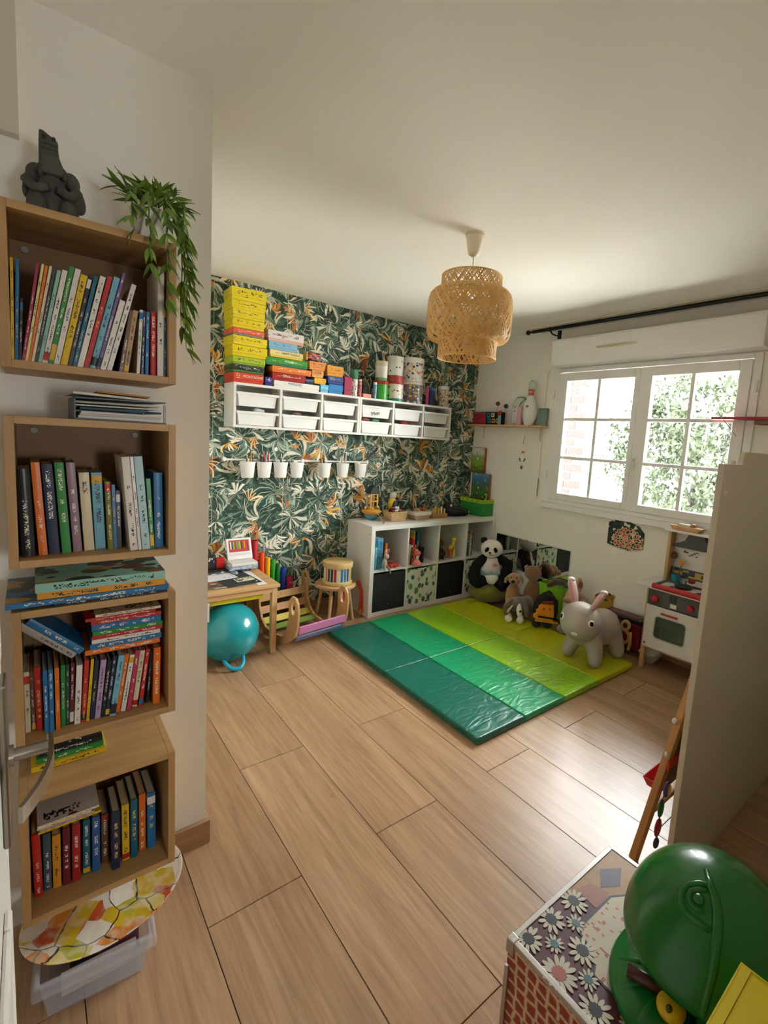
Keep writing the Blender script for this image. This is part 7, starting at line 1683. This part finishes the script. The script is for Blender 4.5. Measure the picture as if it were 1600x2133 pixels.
# leaf-shaped art tile
ar = thing('wall_art', 'dark mosaic-pattern art panel with red dots under the window', 'wall art', (XW, 1.83, 0.84))
def mat_art():
    m, nt, b = new_mat('mosaic_art')
    tc = N(nt, 'ShaderNodeTexCoord'); v = N(nt, 'ShaderNodeTexVoronoi'); v.inputs['Scale'].default_value = 44; nt.links.new(tc.outputs['Object'], v.inputs['Vector'])
    s = N(nt, 'ShaderNodeSeparateColor'); nt.links.new(v.outputs['Color'], s.inputs[0])
    rd = N(nt, 'ShaderNodeVectorMath'); rd.operation = 'LENGTH'; sc = N(nt, 'ShaderNodeMapping'); sc.inputs['Scale'].default_value = (0, 7.0, 8.5); sc.inputs['Location'].default_value = (0, 0.1, 0.25)
    nt.links.new(tc.outputs['Object'], sc.inputs['Vector']); nt.links.new(sc.outputs[0], rd.inputs[0])
    warm = ramp_n(nt, s.outputs[0], [(0, '#26302c'), (0.25, '#b8442f'), (0.5, '#1f2826'), (0.7, '#c9705a'), (0.85, '#26302c')], 'CONSTANT')
    cool = ramp_n(nt, s.outputs[0], [(0, '#16211d'), (0.6, '#1d3a2c'), (0.85, '#cfd0b8')], 'CONSTANT')
    c = mix_n(nt, math_n(nt, 'LESS_THAN', rd.outputs['Value'], 0.8), cool, warm)
    e = N(nt, 'ShaderNodeTexVoronoi'); e.feature = 'DISTANCE_TO_EDGE'; e.inputs['Scale'].default_value = 44; nt.links.new(tc.outputs['Object'], e.inputs['Vector'])
    c = mix_n(nt, math_n(nt, 'MULTIPLY', math_n(nt, 'LESS_THAN', e.outputs['Distance'], 0.09), math_n(nt, 'LESS_THAN', rd.outputs['Value'], 0.85)), c, rgb('#d8c29a'))
    nt.links.new(c, b.inputs['Base Color']); b.inputs['Roughness'].default_value = 0.5
    return m
MB().prism([(0.148, -0.085), (0.09, -0.095), (-0.03, -0.108), (-0.14, -0.075), (-0.138, 0.045), (-0.09, 0.092), (0.0, 0.118), (0.10, 0.114), (0.15, 0.088)], -0.012, 0.0, 'x').build('panel', mat_art(), ar, bevel=0.002)

# ================================================================ toy kitchen
KXF = 3.30
tk = thing('toy_kitchen', 'white and wood toy kitchen with red worktop edge under the window', 'toy kitchen', (KXF, 0, 0))
M_kwht = P('#ddd8d0', 0.45); M_kgry = P('#55524f', 0.5); M_kred = P('#b5201f', 0.35)
ky0, ky1 = 0.86, 1.49; kd = 0.275
for yy in (ky1 - 0.03, ky0): 
    for xx in (0.0, kd - 0.03): bx('leg', xx, xx + 0.03, yy, yy + 0.03, 0, 0.575, M_birch['z'], tk, bevel=0.002)
bx('side_panel', 0.03, kd - 0.03, ky1 - 0.012, ky1 - 0.002, 0.15, 0.575, M_kwht, tk); bx('side_panel', 0.03, kd - 0.03, ky0 + 0.002, ky0 + 0.012, 0.15, 0.575, M_kwht, tk)
bx('back_panel', kd - 0.01, kd - 0.004, ky0 + 0.03, ky1 - 0.03, 0.15, 0.975, M_kwht, tk)
bx('base_panel', 0.004, kd - 0.01, ky0 + 0.012, ky1 - 0.012, 0.15, 0.162, M_birch['y'], tk)
ct = bx('worktop', -0.03, kd + 0.005, ky0 - 0.05, ky1 + 0.075, 0.575, 0.602, M_kwht, tk, bevel=0.012, seg=3)
bx('control_panel', -0.006, 0.004, 1.14, ky1 - 0.012, 0.468, 0.572, M_kgry, tk, bevel=0.002)
bx('control_panel', -0.006, 0.004, ky0 + 0.01, 1.122, 0.468, 0.572, M_kgry, tk, bevel=0.002)
for yy in (1.424, 1.198): MB().cyl((-0.006, yy, 0.512), (-0.024, yy, 0.512), 0.022, 0.019, n=22).build('knob', M_kred, tk, smooth='auto')
bx('display', -0.0085, -0.006, 1.29, 1.335, 0.515, 0.565, P('#2b2c2d', 0.3), tk); bx('sticker', -0.009, -0.006, 1.285, 1.325, 0.478, 0.505, blobm('#d8d4cc', ('#3a3a3a', '#d8d4cc'), 5.0, 0.3), tk)
wy0, wy1, wz0, wz1 = 1.212, 1.408, 0.245, 0.395
dm = MB()
oy0, oy1, oz0, oz1 = 1.137, ky1 - 0.012, 0.165, 0.463
def rr(y0, y1, z0, z1, r, n=5):
    pts = []
    for cy, cz, a0 in ((y1 - r, z1 - r, 0), (y0 + r, z1 - r, 90), (y0 + r, z0 + r, 180), (y1 - r, z0 + r, 270)):
        for k in range(n): pts.append((cy + r * math.cos(R3(a0 + 90 * k / (n - 1))), cz + r * math.sin(R3(a0 + 90 * k / (n - 1)))))
    return pts
dm.ring(rr(oy0, oy1, oz0, oz1, 0.006), rr(wy0, wy1, wz0, wz1, 0.022), -0.012, 0.0, 'x'); od = dm.build('oven_door', M_kwht, tk, bevel=0.002)
MB().ring(rr(wy0 - 0.006, wy1 + 0.006, wz0 - 0.006, wz1 + 0.006, 0.026), rr(wy0, wy1, wz0, wz1, 0.022), -0.0135, -0.011, 'x').build('window_trim', P('#b9b5a8', 0.4), od)
bx('door_glass', -0.007, -0.004, wy0 - 0.002, wy1 + 0.002, wz0 - 0.002, wz1 + 0.002, P('#5d6656', 0.12, alpha=0.55), od)
bx('door_handle', -0.030, -0.020, 1.262, 1.372, 0.418, 0.432, M_kred, od, bevel=0.005)
for yy in (1.275, 1.358): bx('handle_post', -0.022, -0.011, yy - 0.005, yy + 0.005, 0.42, 0.43, M_kred, od)
bx('oven_rack', 0.02, kd - 0.03, 1.15, ky1 - 0.03, 0.315, 0.32, P('#6f7a55', 0.5), tk)
bx('oven_lining', kd - 0.022, kd - 0.012, 1.15, ky1 - 0.02, 0.165, 0.46, P('#3d4436', 0.7), tk)
bx('cupboard_door', -0.012, 0.0, ky0 + 0.01, 1.128, 0.165, 0.463, M_kwht, tk, bevel=0.002)
MB().cyl((-0.012, 1.462, 0.19), (-0.015, 1.462, 0.19), 0.006, n=12).build('screw_cap', P('#3a3a38', 0.5), tk)
# hob frame, back shelf
mb = MB(); mb.ring(rr(ky0 + 0.03, 1.452, -0.018, 0.19, 0.03), rr(ky0 + 0.05, 1.432, 0.004, 0.17, 0.02), 0.602, 0.612, 'z', 0, Matrix(((0, 1, 0, 0), (1, 0, 0, 0), (0, 0, 1, 0), (0, 0, 0, 1)))); mb.build('hob_rim', M_kgry, tk)
bx('red_edge', -0.036, -0.010, 1.13, 1.452, 0.585, 0.622, M_kred, tk, bevel=0.012, seg=3)
for yy in (1.33, 1.16): MB().cyl((0.06, yy, 0.6025), (0.06, yy, 0.606), 0.042, n=26).build('hob_ring', P('#4a5a5c', 0.4), tk, smooth='auto')
for yy in (ky1 - 0.035, ky0): bx('upright', kd - 0.085, kd - 0.004, yy, yy + 0.02, 0.602, 0.962, M_birch['z'], tk, bevel=0.002)
bx('top_shelf', kd - 0.13, kd, ky0 - 0.01, ky1 + 0.0, 0.962, 0.978, M_kwht, tk, bevel=0.003)
mb = MB(); xh = kd - 0.055
mb.prism([(1.455, 0.852), (1.455, 0.862), (1.375, 0.905), (1.35, 0.962), (1.255, 0.962), (1.235, 0.915), (1.15, 0.87), (1.15, 0.852)], xh, kd - 0.012, 'x'); mb.build('cooker_hood', P('#4b4b49', 0.4), tk, bevel=0.003)
bx('tile_rail', kd - 0.016, kd - 0.010, ky0 + 0.03, ky1 - 0.03, 0.635, 0.70, PRINT('#3f4a52', '#c9a23a', 14.0, 3.0, 0.5, 'yz', ((0.02, 0.98), (0.15, 0.85)), 0.5), tk)
cal = bx('tally_print', kd - 0.0115, kd - 0.010, 1.28, 1.42, 0.79, 0.835, PRINT('#ddd8d0', '#5a5f62', 9.0, 4.0, 0.6, 'yz', ((0.1, 0.9), (0.1, 0.9)), 0.5), tk)
# utensils in teal pot
up = thing('utensil_pot', 'teal pot of toy utensils on the toy kitchen worktop', 'pot', (KXF + 0.222, 1.405, 0.6035))
MB().lathe([(0.0, 0), (0.028, 0), (0.031, 0.055), (0.028, 0.055), (0.025, 0.006), (0.0, 0.006)], 20).build('pot', P('#1f8a96', 0.45), up, smooth='auto')
for y, z, c, rx in ((0.028, 0.185, '#5a3a1f', 0.022), (-0.030, 0.145, '#c9962a', 0.019)):
    u = MB().tube([(0, y * 0.3, 0.01), (0, y * 0.8, 0.09), (0, y, z - 0.02)], 0.004, 6).build('utensil_handle', P('#5a6a6a', 0.4), up, smooth=True)
    MB().ball((0, y, z), (0.008, rx, 0.026), 14, 10).build('utensil_head', P(c, 0.5), u, smooth=True)
pt = thing('toy_pan', 'dark toy pan with red lid knob on the toy hob', 'toy pan', (KXF + 0.103, 1.30, 0.6068))
MB().lathe([(0.0, 0), (0.05, 0), (0.058, 0.012), (0.056, 0.014), (0.02, 0.028), (0.0, 0.03)], 26).build('pan_body', P('#2f3a44', 0.35), pt, smooth='auto')
MB().cyl((0, 0, 0.03), (0, 0, 0.05), 0.016, 0.014, n=16).build('lid_knob', P('#8a9094', 0.3, 0.6), pt, smooth='auto')
MB().ball((0.04, -0.03, 0.045), (0.022, 0.022, 0.016), 14, 10).build('red_cap', P('#8a2a33', 0.4), pt, smooth=True)
t = thing('toy_boat', 'small wooden tray boat with white and orange shapes on the kitchen top', 'toy', (KXF + 0.20, 1.36, 0.979), R3(-90))
mb = MB(); mb.prism([(-0.10, 0.02), (-0.085, 0.0), (0.08, 0.0), (0.105, 0.026), (0.105, 0.03), (-0.105, 0.03)], -0.035, 0.035, 'y'); mb.build('hull', M_birch['x'], t, bevel=0.003)
bx('white_block', -0.055, 0.02, -0.02, 0.02, 0.03, 0.045, P('#e0dace', 0.5), t, bevel=0.004); bx('orange_block', 0.025, 0.05, -0.015, 0.015, 0.03, 0.052, P('#b5702a', 0.5), t, bevel=0.006)
tag(MB().lathe([(0.0, 0), (0.03, 0), (0.033, 0.008), (0.026, 0.022), (0.0, 0.024)], 20).build('toy_saucepan_cover', P('#20242a', 0.35), None, smooth='auto', loc=(KXF + 0.20, 1.165, 0.979)), 'small black lid on the toy kitchen top shelf', 'lid')
for y, z, c in ((1.155, 0.76, '#a8322f'), (1.135, 0.80, '#c9ccd0')):
    MB().ball((kd - 0.02, y, z), (0.012, 0.022, 0.022), 12, 8).build('rail_toy', P(c, 0.5), tk, smooth=True)

# ================================================================ near corner: panel, easel, chest and toys
M_panel = P('#cfc4ae', 0.6)
pa = thing('tall_panel', 'tall plain cream furniture panel in front of the easel', 'panel', (1.634, 0.553, 0.0))
bx('board', 0, 1.5, 0, 0.018, 0.0, 1.474, M_panel, pa, bevel=0.0012)
MB().cyl((0.03, 0.0, 1.385), (0.03, -0.004, 1.385), 0.0085, 0.007, n=16).build('screw_cap', P('#e3dccb', 0.4), pa, smooth='auto')
mb = MB(); mb.prism([(0.205, 1.47), (0.215, 1.505), (0.235, 1.516), (1.4, 1.516), (1.4, 1.40), (0.205, 1.40)], 0.019, 0.035, 'y'); mb.build('headboard_top', M_panel, pa, bevel=0.002)
MB().ball((0.155, 0.03, 1.478), (0.016, 0.008, 0.008), 10, 8).build('peg', P('#e0d8c8', 0.5), pa, smooth=True)
bx('headboard_prop', 0.3, 0.7, 0.019, 0.035, 0.0, 1.40, M_panel, pa)
M_eas = {a: WOOD('#a06a30', '#c08a48', a, 0.9, 0.5) for a in 'xyz'}
ea = thing('kids_easel', "wooden children's easel with red tray behind the cream panel", 'easel', (0, 0, 0))
def beam(name, p, q, w, d, mat, parent):
    p, q = Vector(p), Vector(q); L = (q - p).length
    o = bx(name, -w / 2, w / 2, -d / 2, d / 2, 0, L, mat, parent, bevel=0.002)
    o.location = p; o.rotation_euler = (q - p).to_track_quat('Z', 'Y').to_euler()
    return o
LT = (1.965, 0.613, 1.0)
beam('leg', (1.70, 0.70, 0.0), LT, 0.028, 0.022, M_eas['z'], ea)
beam('leg', (2.36, 0.70, 0.0), (2.10, 0.613, 1.0), 0.028, 0.022, M_eas['z'], ea)
def leg_at(z): return Vector((1.70, 0.70, 0)).lerp(Vector(LT), z)
beam('crossbar', leg_at(0.17) + Vector((0.01, 0.006, 0)), leg_at(0.17) + Vector((0.56, 0.006, 0)), 0.028, 0.014, M_eas['x'], ea)
bd = MB(); a, b2 = leg_at(0.20), leg_at(0.95)
bd.add([(a.x, a.y + 0.012, a.z), (4.06 - a.x, a.y + 0.012, a.z), (4.06 - b2.x, b2.y + 0.012, b2.z), (b2.x, b2.y + 0.012, b2.z), (a.x, a.y + 0.018, a.z), (4.06 - a.x, a.y + 0.018, a.z), (4.06 - b2.x, b2.y + 0.018, b2.z), (b2.x, b2.y + 0.018, b2.z)],
       [(0, 1, 2, 3), (7, 6, 5, 4), (0, 4, 5, 1), (1, 5, 6, 2), (2, 6, 7, 3), (3, 7, 4, 0)])
bd.build('board', P('#7a5426', 0.6), ea)
a = leg_at(0.27)
mb = MB(); mb.bowl((a.x + 0.03, 2.22, a.y + 0.02, a.y + 0.05), (a.x + 0.01, 2.24, a.y + 0.018, a.y + 0.062), 0.235, 0.275, 0.004); mb.build('red_tray', P('#c22a2c', 0.35), ea, bevel=0.006)
a = leg_at(0.37); bx('red_band', a.x - 0.02, 2.28, a.y - 0.018, a.y - 0.012, 0.352, 0.385, P('#c8301f', 0.5), ea)
MB().ball((a.x - 0.005, a.y + 0.0, 0.40), (0.008, 0.008, 0.012), 10, 8).build('white_knob', P('#e0dcd6', 0.4), ea, smooth=True)
a = leg_at(0.52); MB().ball((a.x - 0.015, a.y + 0.012, 0.52), (0.008, 0.01, 0.012), 10, 8).build('white_knob', P('#e0dcd6', 0.4), ea, smooth=True)
# bead garland toy beside the panel
gt = thing('bead_garland', 'string of purple, green and red wooden shapes hanging on the panel edge', 'toy', (1.675, 0.600, 0.0))
MB().tube([(0.03, -0.02, 0.42), (0.015, 0.005, 0.38), (0.0, 0.02, 0.30), (-0.002, 0.02, 0.13)], 0.002, 5).build('string', P('#3a3a38', 0.7), gt)
for (x, y, z, rx, rz_, c) in ((0.008, 0.012, 0.345, 0.022, 0.03, '#51407a'), (0.0, 0.02, 0.272, 0.018, 0.035, '#1f6a2c'), (-0.004, 0.02, 0.20, 0.022, 0.035, '#a31f36'), (-0.008, 0.018, 0.145, 0.016, 0.02, '#243038')):
    o = MB().ball((x, y, z), (rx, 0.008, rz_), 16, 12).build('wood_shape', P(c, 0.4), gt, smooth=True)
    if c == '#51407a': MB().ball((x + 0.004, y - 0.006, z), (0.014, 0.005, 0.02), 14, 10).build('inlay', P('#d8a52a', 0.4), o, smooth=True)
# chest
cx0, cx1, cy0, cy1, cz = 0.768, 1.178, -0.07, 0.546, 0.45
cs = thing('toy_chest', 'floral printed toy chest with metal edging in the near corner', 'chest', (cx0, cy0, 0.0))
cw, cl = cx1 - cx0, cy1 - cy0
def mat_trellis():
    m, nt, b = new_mat('red_trellis_print')
    tc = N(nt, 'ShaderNodeTexCoord'); mp = N(nt, 'ShaderNodeMapping'); mp.inputs['Rotation'].default_value = (0, PI / 2, 0); mp.inputs['Scale'].default_value = (1, 1, 1)
    sp = N(nt, 'ShaderNodeSeparateXYZ'); nt.links.new(tc.outputs['Object'], sp.inputs[0])
    cb = N(nt, 'ShaderNodeCombineXYZ'); nt.links.new(math_n(nt, 'ADD', sp.outputs[1], sp.outputs[0]), cb.inputs[0]); nt.links.new(sp.outputs[2], cb.inputs[1])
    nz = N(nt, 'ShaderNodeTexNoise'); nz.inputs['Scale'].default_value = 60; nt.links.new(cb.outputs[0], nz.inputs['Vector'])
    ad = N(nt, 'ShaderNodeVectorMath'); ad.operation = 'MULTIPLY_ADD'; nt.links.new(nz.outputs['Color'], ad.inputs[0]); ad.inputs[1].default_value = (0.008, 0.008, 0); nt.links.new(cb.outputs[0], ad.inputs[2])
    v = N(nt, 'ShaderNodeTexVoronoi'); v.feature = 'DISTANCE_TO_EDGE'; v.inputs['Scale'].default_value = 38; v.inputs['Randomness'].default_value = 0.35; nt.links.new(ad.outputs[0], v.inputs['Vector'])
    nt.links.new(ramp_n(nt, v.outputs['Distance'], [(0.06, '#c8b28c'), (0.16, '#a04a30'), (0.22, '#8f2f20')]), b.inputs['Base Color']); b.inputs['Roughness'].default_value = 0.5
    return m
M_tre = mat_trellis()
bx('chest_body', 0.003, cw - 0.003, 0.003, cl - 0.003, 0.0, cz - 0.062, M_tre, cs)
lidc = bx('lid', 0, cw, 0, cl, cz - 0.06, cz, M_tre, cs)
M_lidp = P('#5a2a36', 0.5, noise=0.12, nscale=14)
bx('lid_print', 0.004, cw - 0.004, 0.004, cl - 0.004, cz, cz + 0.0006, M_lidp, lidc)
zt = cz + 0.0006
def pl(pts, z0, mat, name, th=0.0003):
    MB().prism([(p[0] - cx0, p[1] - cy0) for p in pts], z0, z0 + th, 'z').build(name, mat, lidc)
pl([(0.945, 0.538), (1.170, 0.536), (1.170, 0.10), (1.03, 0.10), (0.99, 0.46), (0.985, 0.515)], zt, P('#a87c4a', 0.4, noise=0.35, nscale=45), 'tan_print')
pl([(0.99, 0.525), (1.03, 0.515), (1.045, 0.475), (1.005, 0.455), (0.982, 0.475)], zt + 0.0003, P('#9a5f4c', 0.4), 'rose_patch')
pl([(1.086, 0.523), (1.135, 0.493), (1.084, 0.468), (1.040, 0.494)], zt + 0.0003, P('#4f4560', 0.4), 'purple_diamond')
outl = [(1.038, 0.470), (1.16, 0.40), (1.165, 0.1), (0.95, -0.02), (0.815, 0.10), (0.846, 0.305), (0.849, 0.400), (0.865, 0.407), (0.893, 0.436), (0.899, 0.462), (0.912, 0.472)]
pl(outl, zt + 0.0006, P('#2a2e36', 0.4), 'panel_outline')
c0 = (0.99, 0.27)
pl([(c0[0] + (x - c0[0]) * 0.972, c0[1] + (y - c0[1]) * 0.972) for x, y in outl], zt + 0.0009, PRINT('#c2b6a0', '#a8503f', 70.0, 70.0, 0.9, 'xy', ((0.0, 1.0), (0.0, 1.0)), 0.4), 'cream_panel')
def daisy(x, y, r, npet, cpet, ccen, seed, name='daisy'):
    rr_ = random.Random(seed); mb = MB()
    for k in range(npet):
        a = 2 * PI * k / npet + rr_.uniform(-0.08, 0.08); L = r * rr_.uniform(0.88, 1.05); w = r * 0.125
        pts = []
        for t, ww in ((0.25, 0.5), (0.5, 0.9), (0.75, 1.0), (0.92, 0.6), (1.0, 0.0), (0.92, -0.6), (0.75, -1.0), (0.5, -0.9), (0.25, -0.5)):
            pts.append((x - cx0 + L * t * math.cos(a) - w * ww * math.sin(a), y - cy0 + L * t * math.sin(a) + w * ww * math.cos(a)))
        mb.prism(pts, zt + 0.0012, zt + 0.0015 + 0.00002 * k, 'z', 0)
    mb.prism([(x - cx0 + r * 0.34 * (1 + 0.22 * (i % 2)) * math.cos(PI * i / 14), y - cy0 + r * 0.34 * (1 + 0.22 * (i % 2)) * math.sin(PI * i / 14)) for i in range(28)], zt + 0.0012, zt + 0.0022, 'z', 1)
    mb.build(name, [P(cpet, 0.45), P(ccen, 0.45)], lidc)
for i, (x, y) in enumerate(((0.956, 0.513), (0.876, 0.517), (0.800, 0.520), (0.874, 0.437), (0.798, 0.362))): daisy(x, y, 0.033, 12, '#c6bfae', '#24252e', i)
daisy(0.796, 0.440, 0.038, 14, '#c6bfae', '#a85a58', 9)
for i, (x, y) in enumerate(((0.913, 0.479), (0.836, 0.480), (0.834, 0.399), (0.83, 0.31))): daisy(x, y, 0.022, 11, '#bfb9a8', '#3f6f78', 20 + i)
M_alu = P('#b9b6b4', 0.28, 0.9)
for args in ((-0.002, 0.010, -0.002, cl + 0.002, cz - 0.010, cz + 0.0025), (cw - 0.010, cw + 0.002, -0.002, cl + 0.002, cz - 0.010, cz + 0.0025), (0.010, cw - 0.010, -0.002, 0.010, cz - 0.010, cz + 0.0025), (0.010, cw - 0.010, cl - 0.010, cl + 0.002, cz - 0.010, cz + 0.0025)):
    bx('edge_strip', *args, M_alu, lidc, bevel=0.001)
for yy in (0.0, cl): bx('corner_strip', -0.003, 0.006, yy - 0.003 if yy == 0 else yy - 0.006, yy + 0.006 if yy == 0 else yy + 0.003, 0.0, cz - 0.064, M_alu, cs)
for yy in (0.0, cl):
    bx('corner_cap', -0.004, 0.016, yy - 0.004 if yy == 0 else yy - 0.016, yy + 0.016 if yy == 0 else yy + 0.004, cz - 0.03, cz + 0.0035, M_alu, lidc, bevel=0.002)
# green dome toy on its leaf base
M_gp = P('#06631a', 0.26, coat=0.15, bump=0.22, bscale=16)
M_gp2 = P('#0d6a22', 0.25, bump=0.12, bscale=22)
gd = thing('green_dome_toy', 'large glossy green plastic dome toy with moulded eye on the chest', 'toy', (1.0, 0.255, cz + 0.005))
OZ = 0.565 - (cz + 0.005); DK = 0.152 / 0.165
def egg(p):
    z = max(p[2], 0.040); t = max(0.0, (OZ - z) / (OZ - 0.040)); k = 1 - 0.34 * t ** 1.3
    return (p[0] * k + 0.035 * t, p[1] * k - 0.02 * t, z)
dmb = MB().ball((0, 0, OZ), (0.165, 0.150, 0.152), 48, 32); dmb.v = [egg(p) for p in dmb.v]; dmb.build('dome', M_gp, gd, smooth=True)
def dome_tube(name, pts, r, out=1.005):
    return MB().tube([Vector((p[0] * out, p[1] * out, p[2] * DK * out + OZ)) for p in pts], r, 10).build(name, M_gp, gd, smooth=True)
dome_tube('ridge', [(-0.0200, 0.015, 0.163), (-0.0483, -0.0037, 0.1577), (-0.0585, -0.015, 0.1534), (-0.0754, -0.0259, 0.144), (-0.0914, -0.0336, 0.1323), (-0.1113, -0.0398, 0.1137), (-0.131, -0.0456, 0.0869), (-0.1468, -0.0472, 0.0546), (-0.156, -0.0467, 0.0156), (-0.146, -0.0430, -0.030)], [0.005, 0.0075, 0.0085, 0.009, 0.009, 0.0085, 0.008, 0.007, 0.006, 0.004], 0.99)
dome_tube('eye_ring', [(-0.0467, -0.0031, 0.1582), (-0.0536, 0.0126, 0.1554), (-0.0665, 0.0274, 0.148), (-0.0806, 0.0316, 0.1397), (-0.0928, 0.0283, 0.1328), (-0.1017, 0.0207, 0.1279), (-0.106, 0.009, 0.126), (-0.1073, -0.0035, 0.1253), (-0.1063, -0.0148, 0.1251), (-0.1038, -0.0268, 0.1249)], 0.0065, 0.985)
dome_tube('eye_lid', [(-0.0573, -0.0009, 0.1547), (-0.0644, 0.0105, 0.1515), (-0.074, 0.0192, 0.146), (-0.0844, 0.0193, 0.1402), (-0.0922, 0.0109, 0.1363), (-0.0934, 0.0007, 0.136), (-0.0891, -0.0107, 0.1384)], 0.006, 0.985)
MB().ball((-0.0786, 0.0035, 0.145 * DK + OZ), (0.012, 0.010, 0.008), 14, 10).build('eye_ball', M_gp, gd, smooth=True)
lbm = MB(); lbm.lathe([(0.0, 0.0), (0.15, 0.0), (0.158, 0.008), (0.152, 0.02), (0.10, 0.03), (0.0, 0.034)], 40, c=(-0.035, 0.015, 0), sy=0.85)
leafb = lbm.build('leaf_base', M_gp2, gd, smooth=True)
for i in range(7):
    a = R3(110 + i * 24); MB().tube([(-0.035 + 0.05 * math.cos(a), 0.015 + 0.045 * math.sin(a), 0.034), (-0.035 + 0.10 * math.cos(a + 0.1), 0.015 + 0.085 * math.sin(a + 0.1), 0.029), (-0.035 + 0.142 * math.cos(a + 0.15), 0.015 + 0.12 * math.sin(a + 0.15), 0.02)], [0.006, 0.007, 0.004], 8, flat=0.5).build('leaf_vein', M_gp2, leafb, smooth=True)
MB().tube([(-0.122, 0.092, 0.040), (-0.108, 0.055, 0.040), (-0.095, 0.02, 0.040)], 0.012, 10).build('brown_bar', P('#4a241a', 0.25), gd, smooth=True)
MB().ball((-0.128, 0.008, 0.052), (0.026, 0.024, 0.019), 18, 12).build('yellow_knob', P('#d8ae14', 0.3), gd, smooth=True)
MB().ball((-0.143, 0.006, 0.064), (0.008, 0.006, 0.006), 10, 8).build('knob_mark', P('#5a4a10', 0.5), gd, smooth=True)
# yellow carton
yb = thing('yellow_carton', 'bright yellow open carton beside the green dome toy', 'box', (0.857, 0.172, cz + 0.004))
M_yel = P('#d9c315', 0.45)
MB().bowl((-0.16, 0.0, -0.20, 0.0), (-0.16, 0.0, -0.20, 0.0), 0.0, 0.2485, 0.002).build('carton_body', M_yel, yb)
bx('carton_flap', -0.16, 0.0, -0.015, 0.0, 0.246, 0.248, M_yel, yb); bx('carton_top', -0.158, -0.001, -0.198, -0.0155, 0.2445, 0.2465, M_yel, yb)
bx('flap_edge', -0.001, 0.03, -0.17, -0.002, 0.2455, 0.2475, P('#c9b212', 0.45), yb, rot=(0, R3(-28), 0))

# red shelf by the window
rsf = thing('red_wall_shelf', 'thin red wall shelf jutting in beside the window', 'shelf', (XW, 1.0, 1.738))
MB().prism([(-0.10, -0.40), (-0.04, -0.40), (-0.0, -0.40), (-0.0, 0.09), (-0.06, 0.30), (-0.095, 0.305), (-0.10, 0.29)], 0.0, 0.017, 'z').build('board', P('#9c1f2a', 0.4), rsf, bevel=0.002)
bx('bracket', -0.09, 0.0, -0.35, 0.055, -0.028, 0.0, WOOD('#5a3a24', '#7a5234', 'y', 1.0), rsf, bevel=0.002)
t = thing('thin_stick', 'thin grey stick leaning across the red shelf tip', 'stick', (3.485, 1.27, 1.756))
MB().cyl((-0.012, 0.115, 0.185), (-0.03, -0.14, -0.125), 0.0022, n=8).build('rod', P('#6f7076', 0.4), t)

# ================================================================ garden tree
gtree = thing('garden_tree', 'leafy green garden tree seen through the window', 'tree', (8.4, 3.2, -1.0))
MB().tube([(0, 0, 0), (0.05, 0.02, 1.0), (-0.03, 0.05, 2.0), (0.02, 0.0, 3.0)], [0.06, 0.05, 0.04, 0.02], 10).build('trunk', P((0.012, 0.009, 0.006), 0.9), gtree, smooth=True)
rt = random.Random(5); mb = MB()
clumps = []
for k in range(95):
    a = rt.uniform(0, 2 * PI); r = 1.35 * math.sqrt(rt.random()); z = rt.uniform(1.35, 3.75)
    r *= 1.0 if z < 3.0 else 0.75
    clumps.append(Vector((r * math.cos(a) * 0.7, r * math.sin(a), z)))
for c in clumps:
    for i in range(110):
        p = c + Vector((rt.gauss(0, 0.13), rt.gauss(0, 0.13), rt.gauss(0, 0.11)))
        s = rt.uniform(0.034, 0.066)
        q = Euler((rt.uniform(0, 6.3), rt.uniform(0, 6.3), rt.uniform(0, 6.3))).to_matrix()
        mb.add([p + q @ Vector(v) for v in ((-s, 0, 0), (0, -s * .6, 0.2 * s), (s, 0, 0), (0, s * .6, 0.2 * s))], [(0, 1, 2, 3)])
mleaf, nt, b = new_mat('tree_leaf'); b.inputs['Base Color'].default_value = (0.0165, 0.0265, 0.0055, 1); b.inputs['Roughness'].default_value = 0.6
fo = mb.build('foliage', mleaf, gtree, norm=False); fo['kind'] = 'stuff'
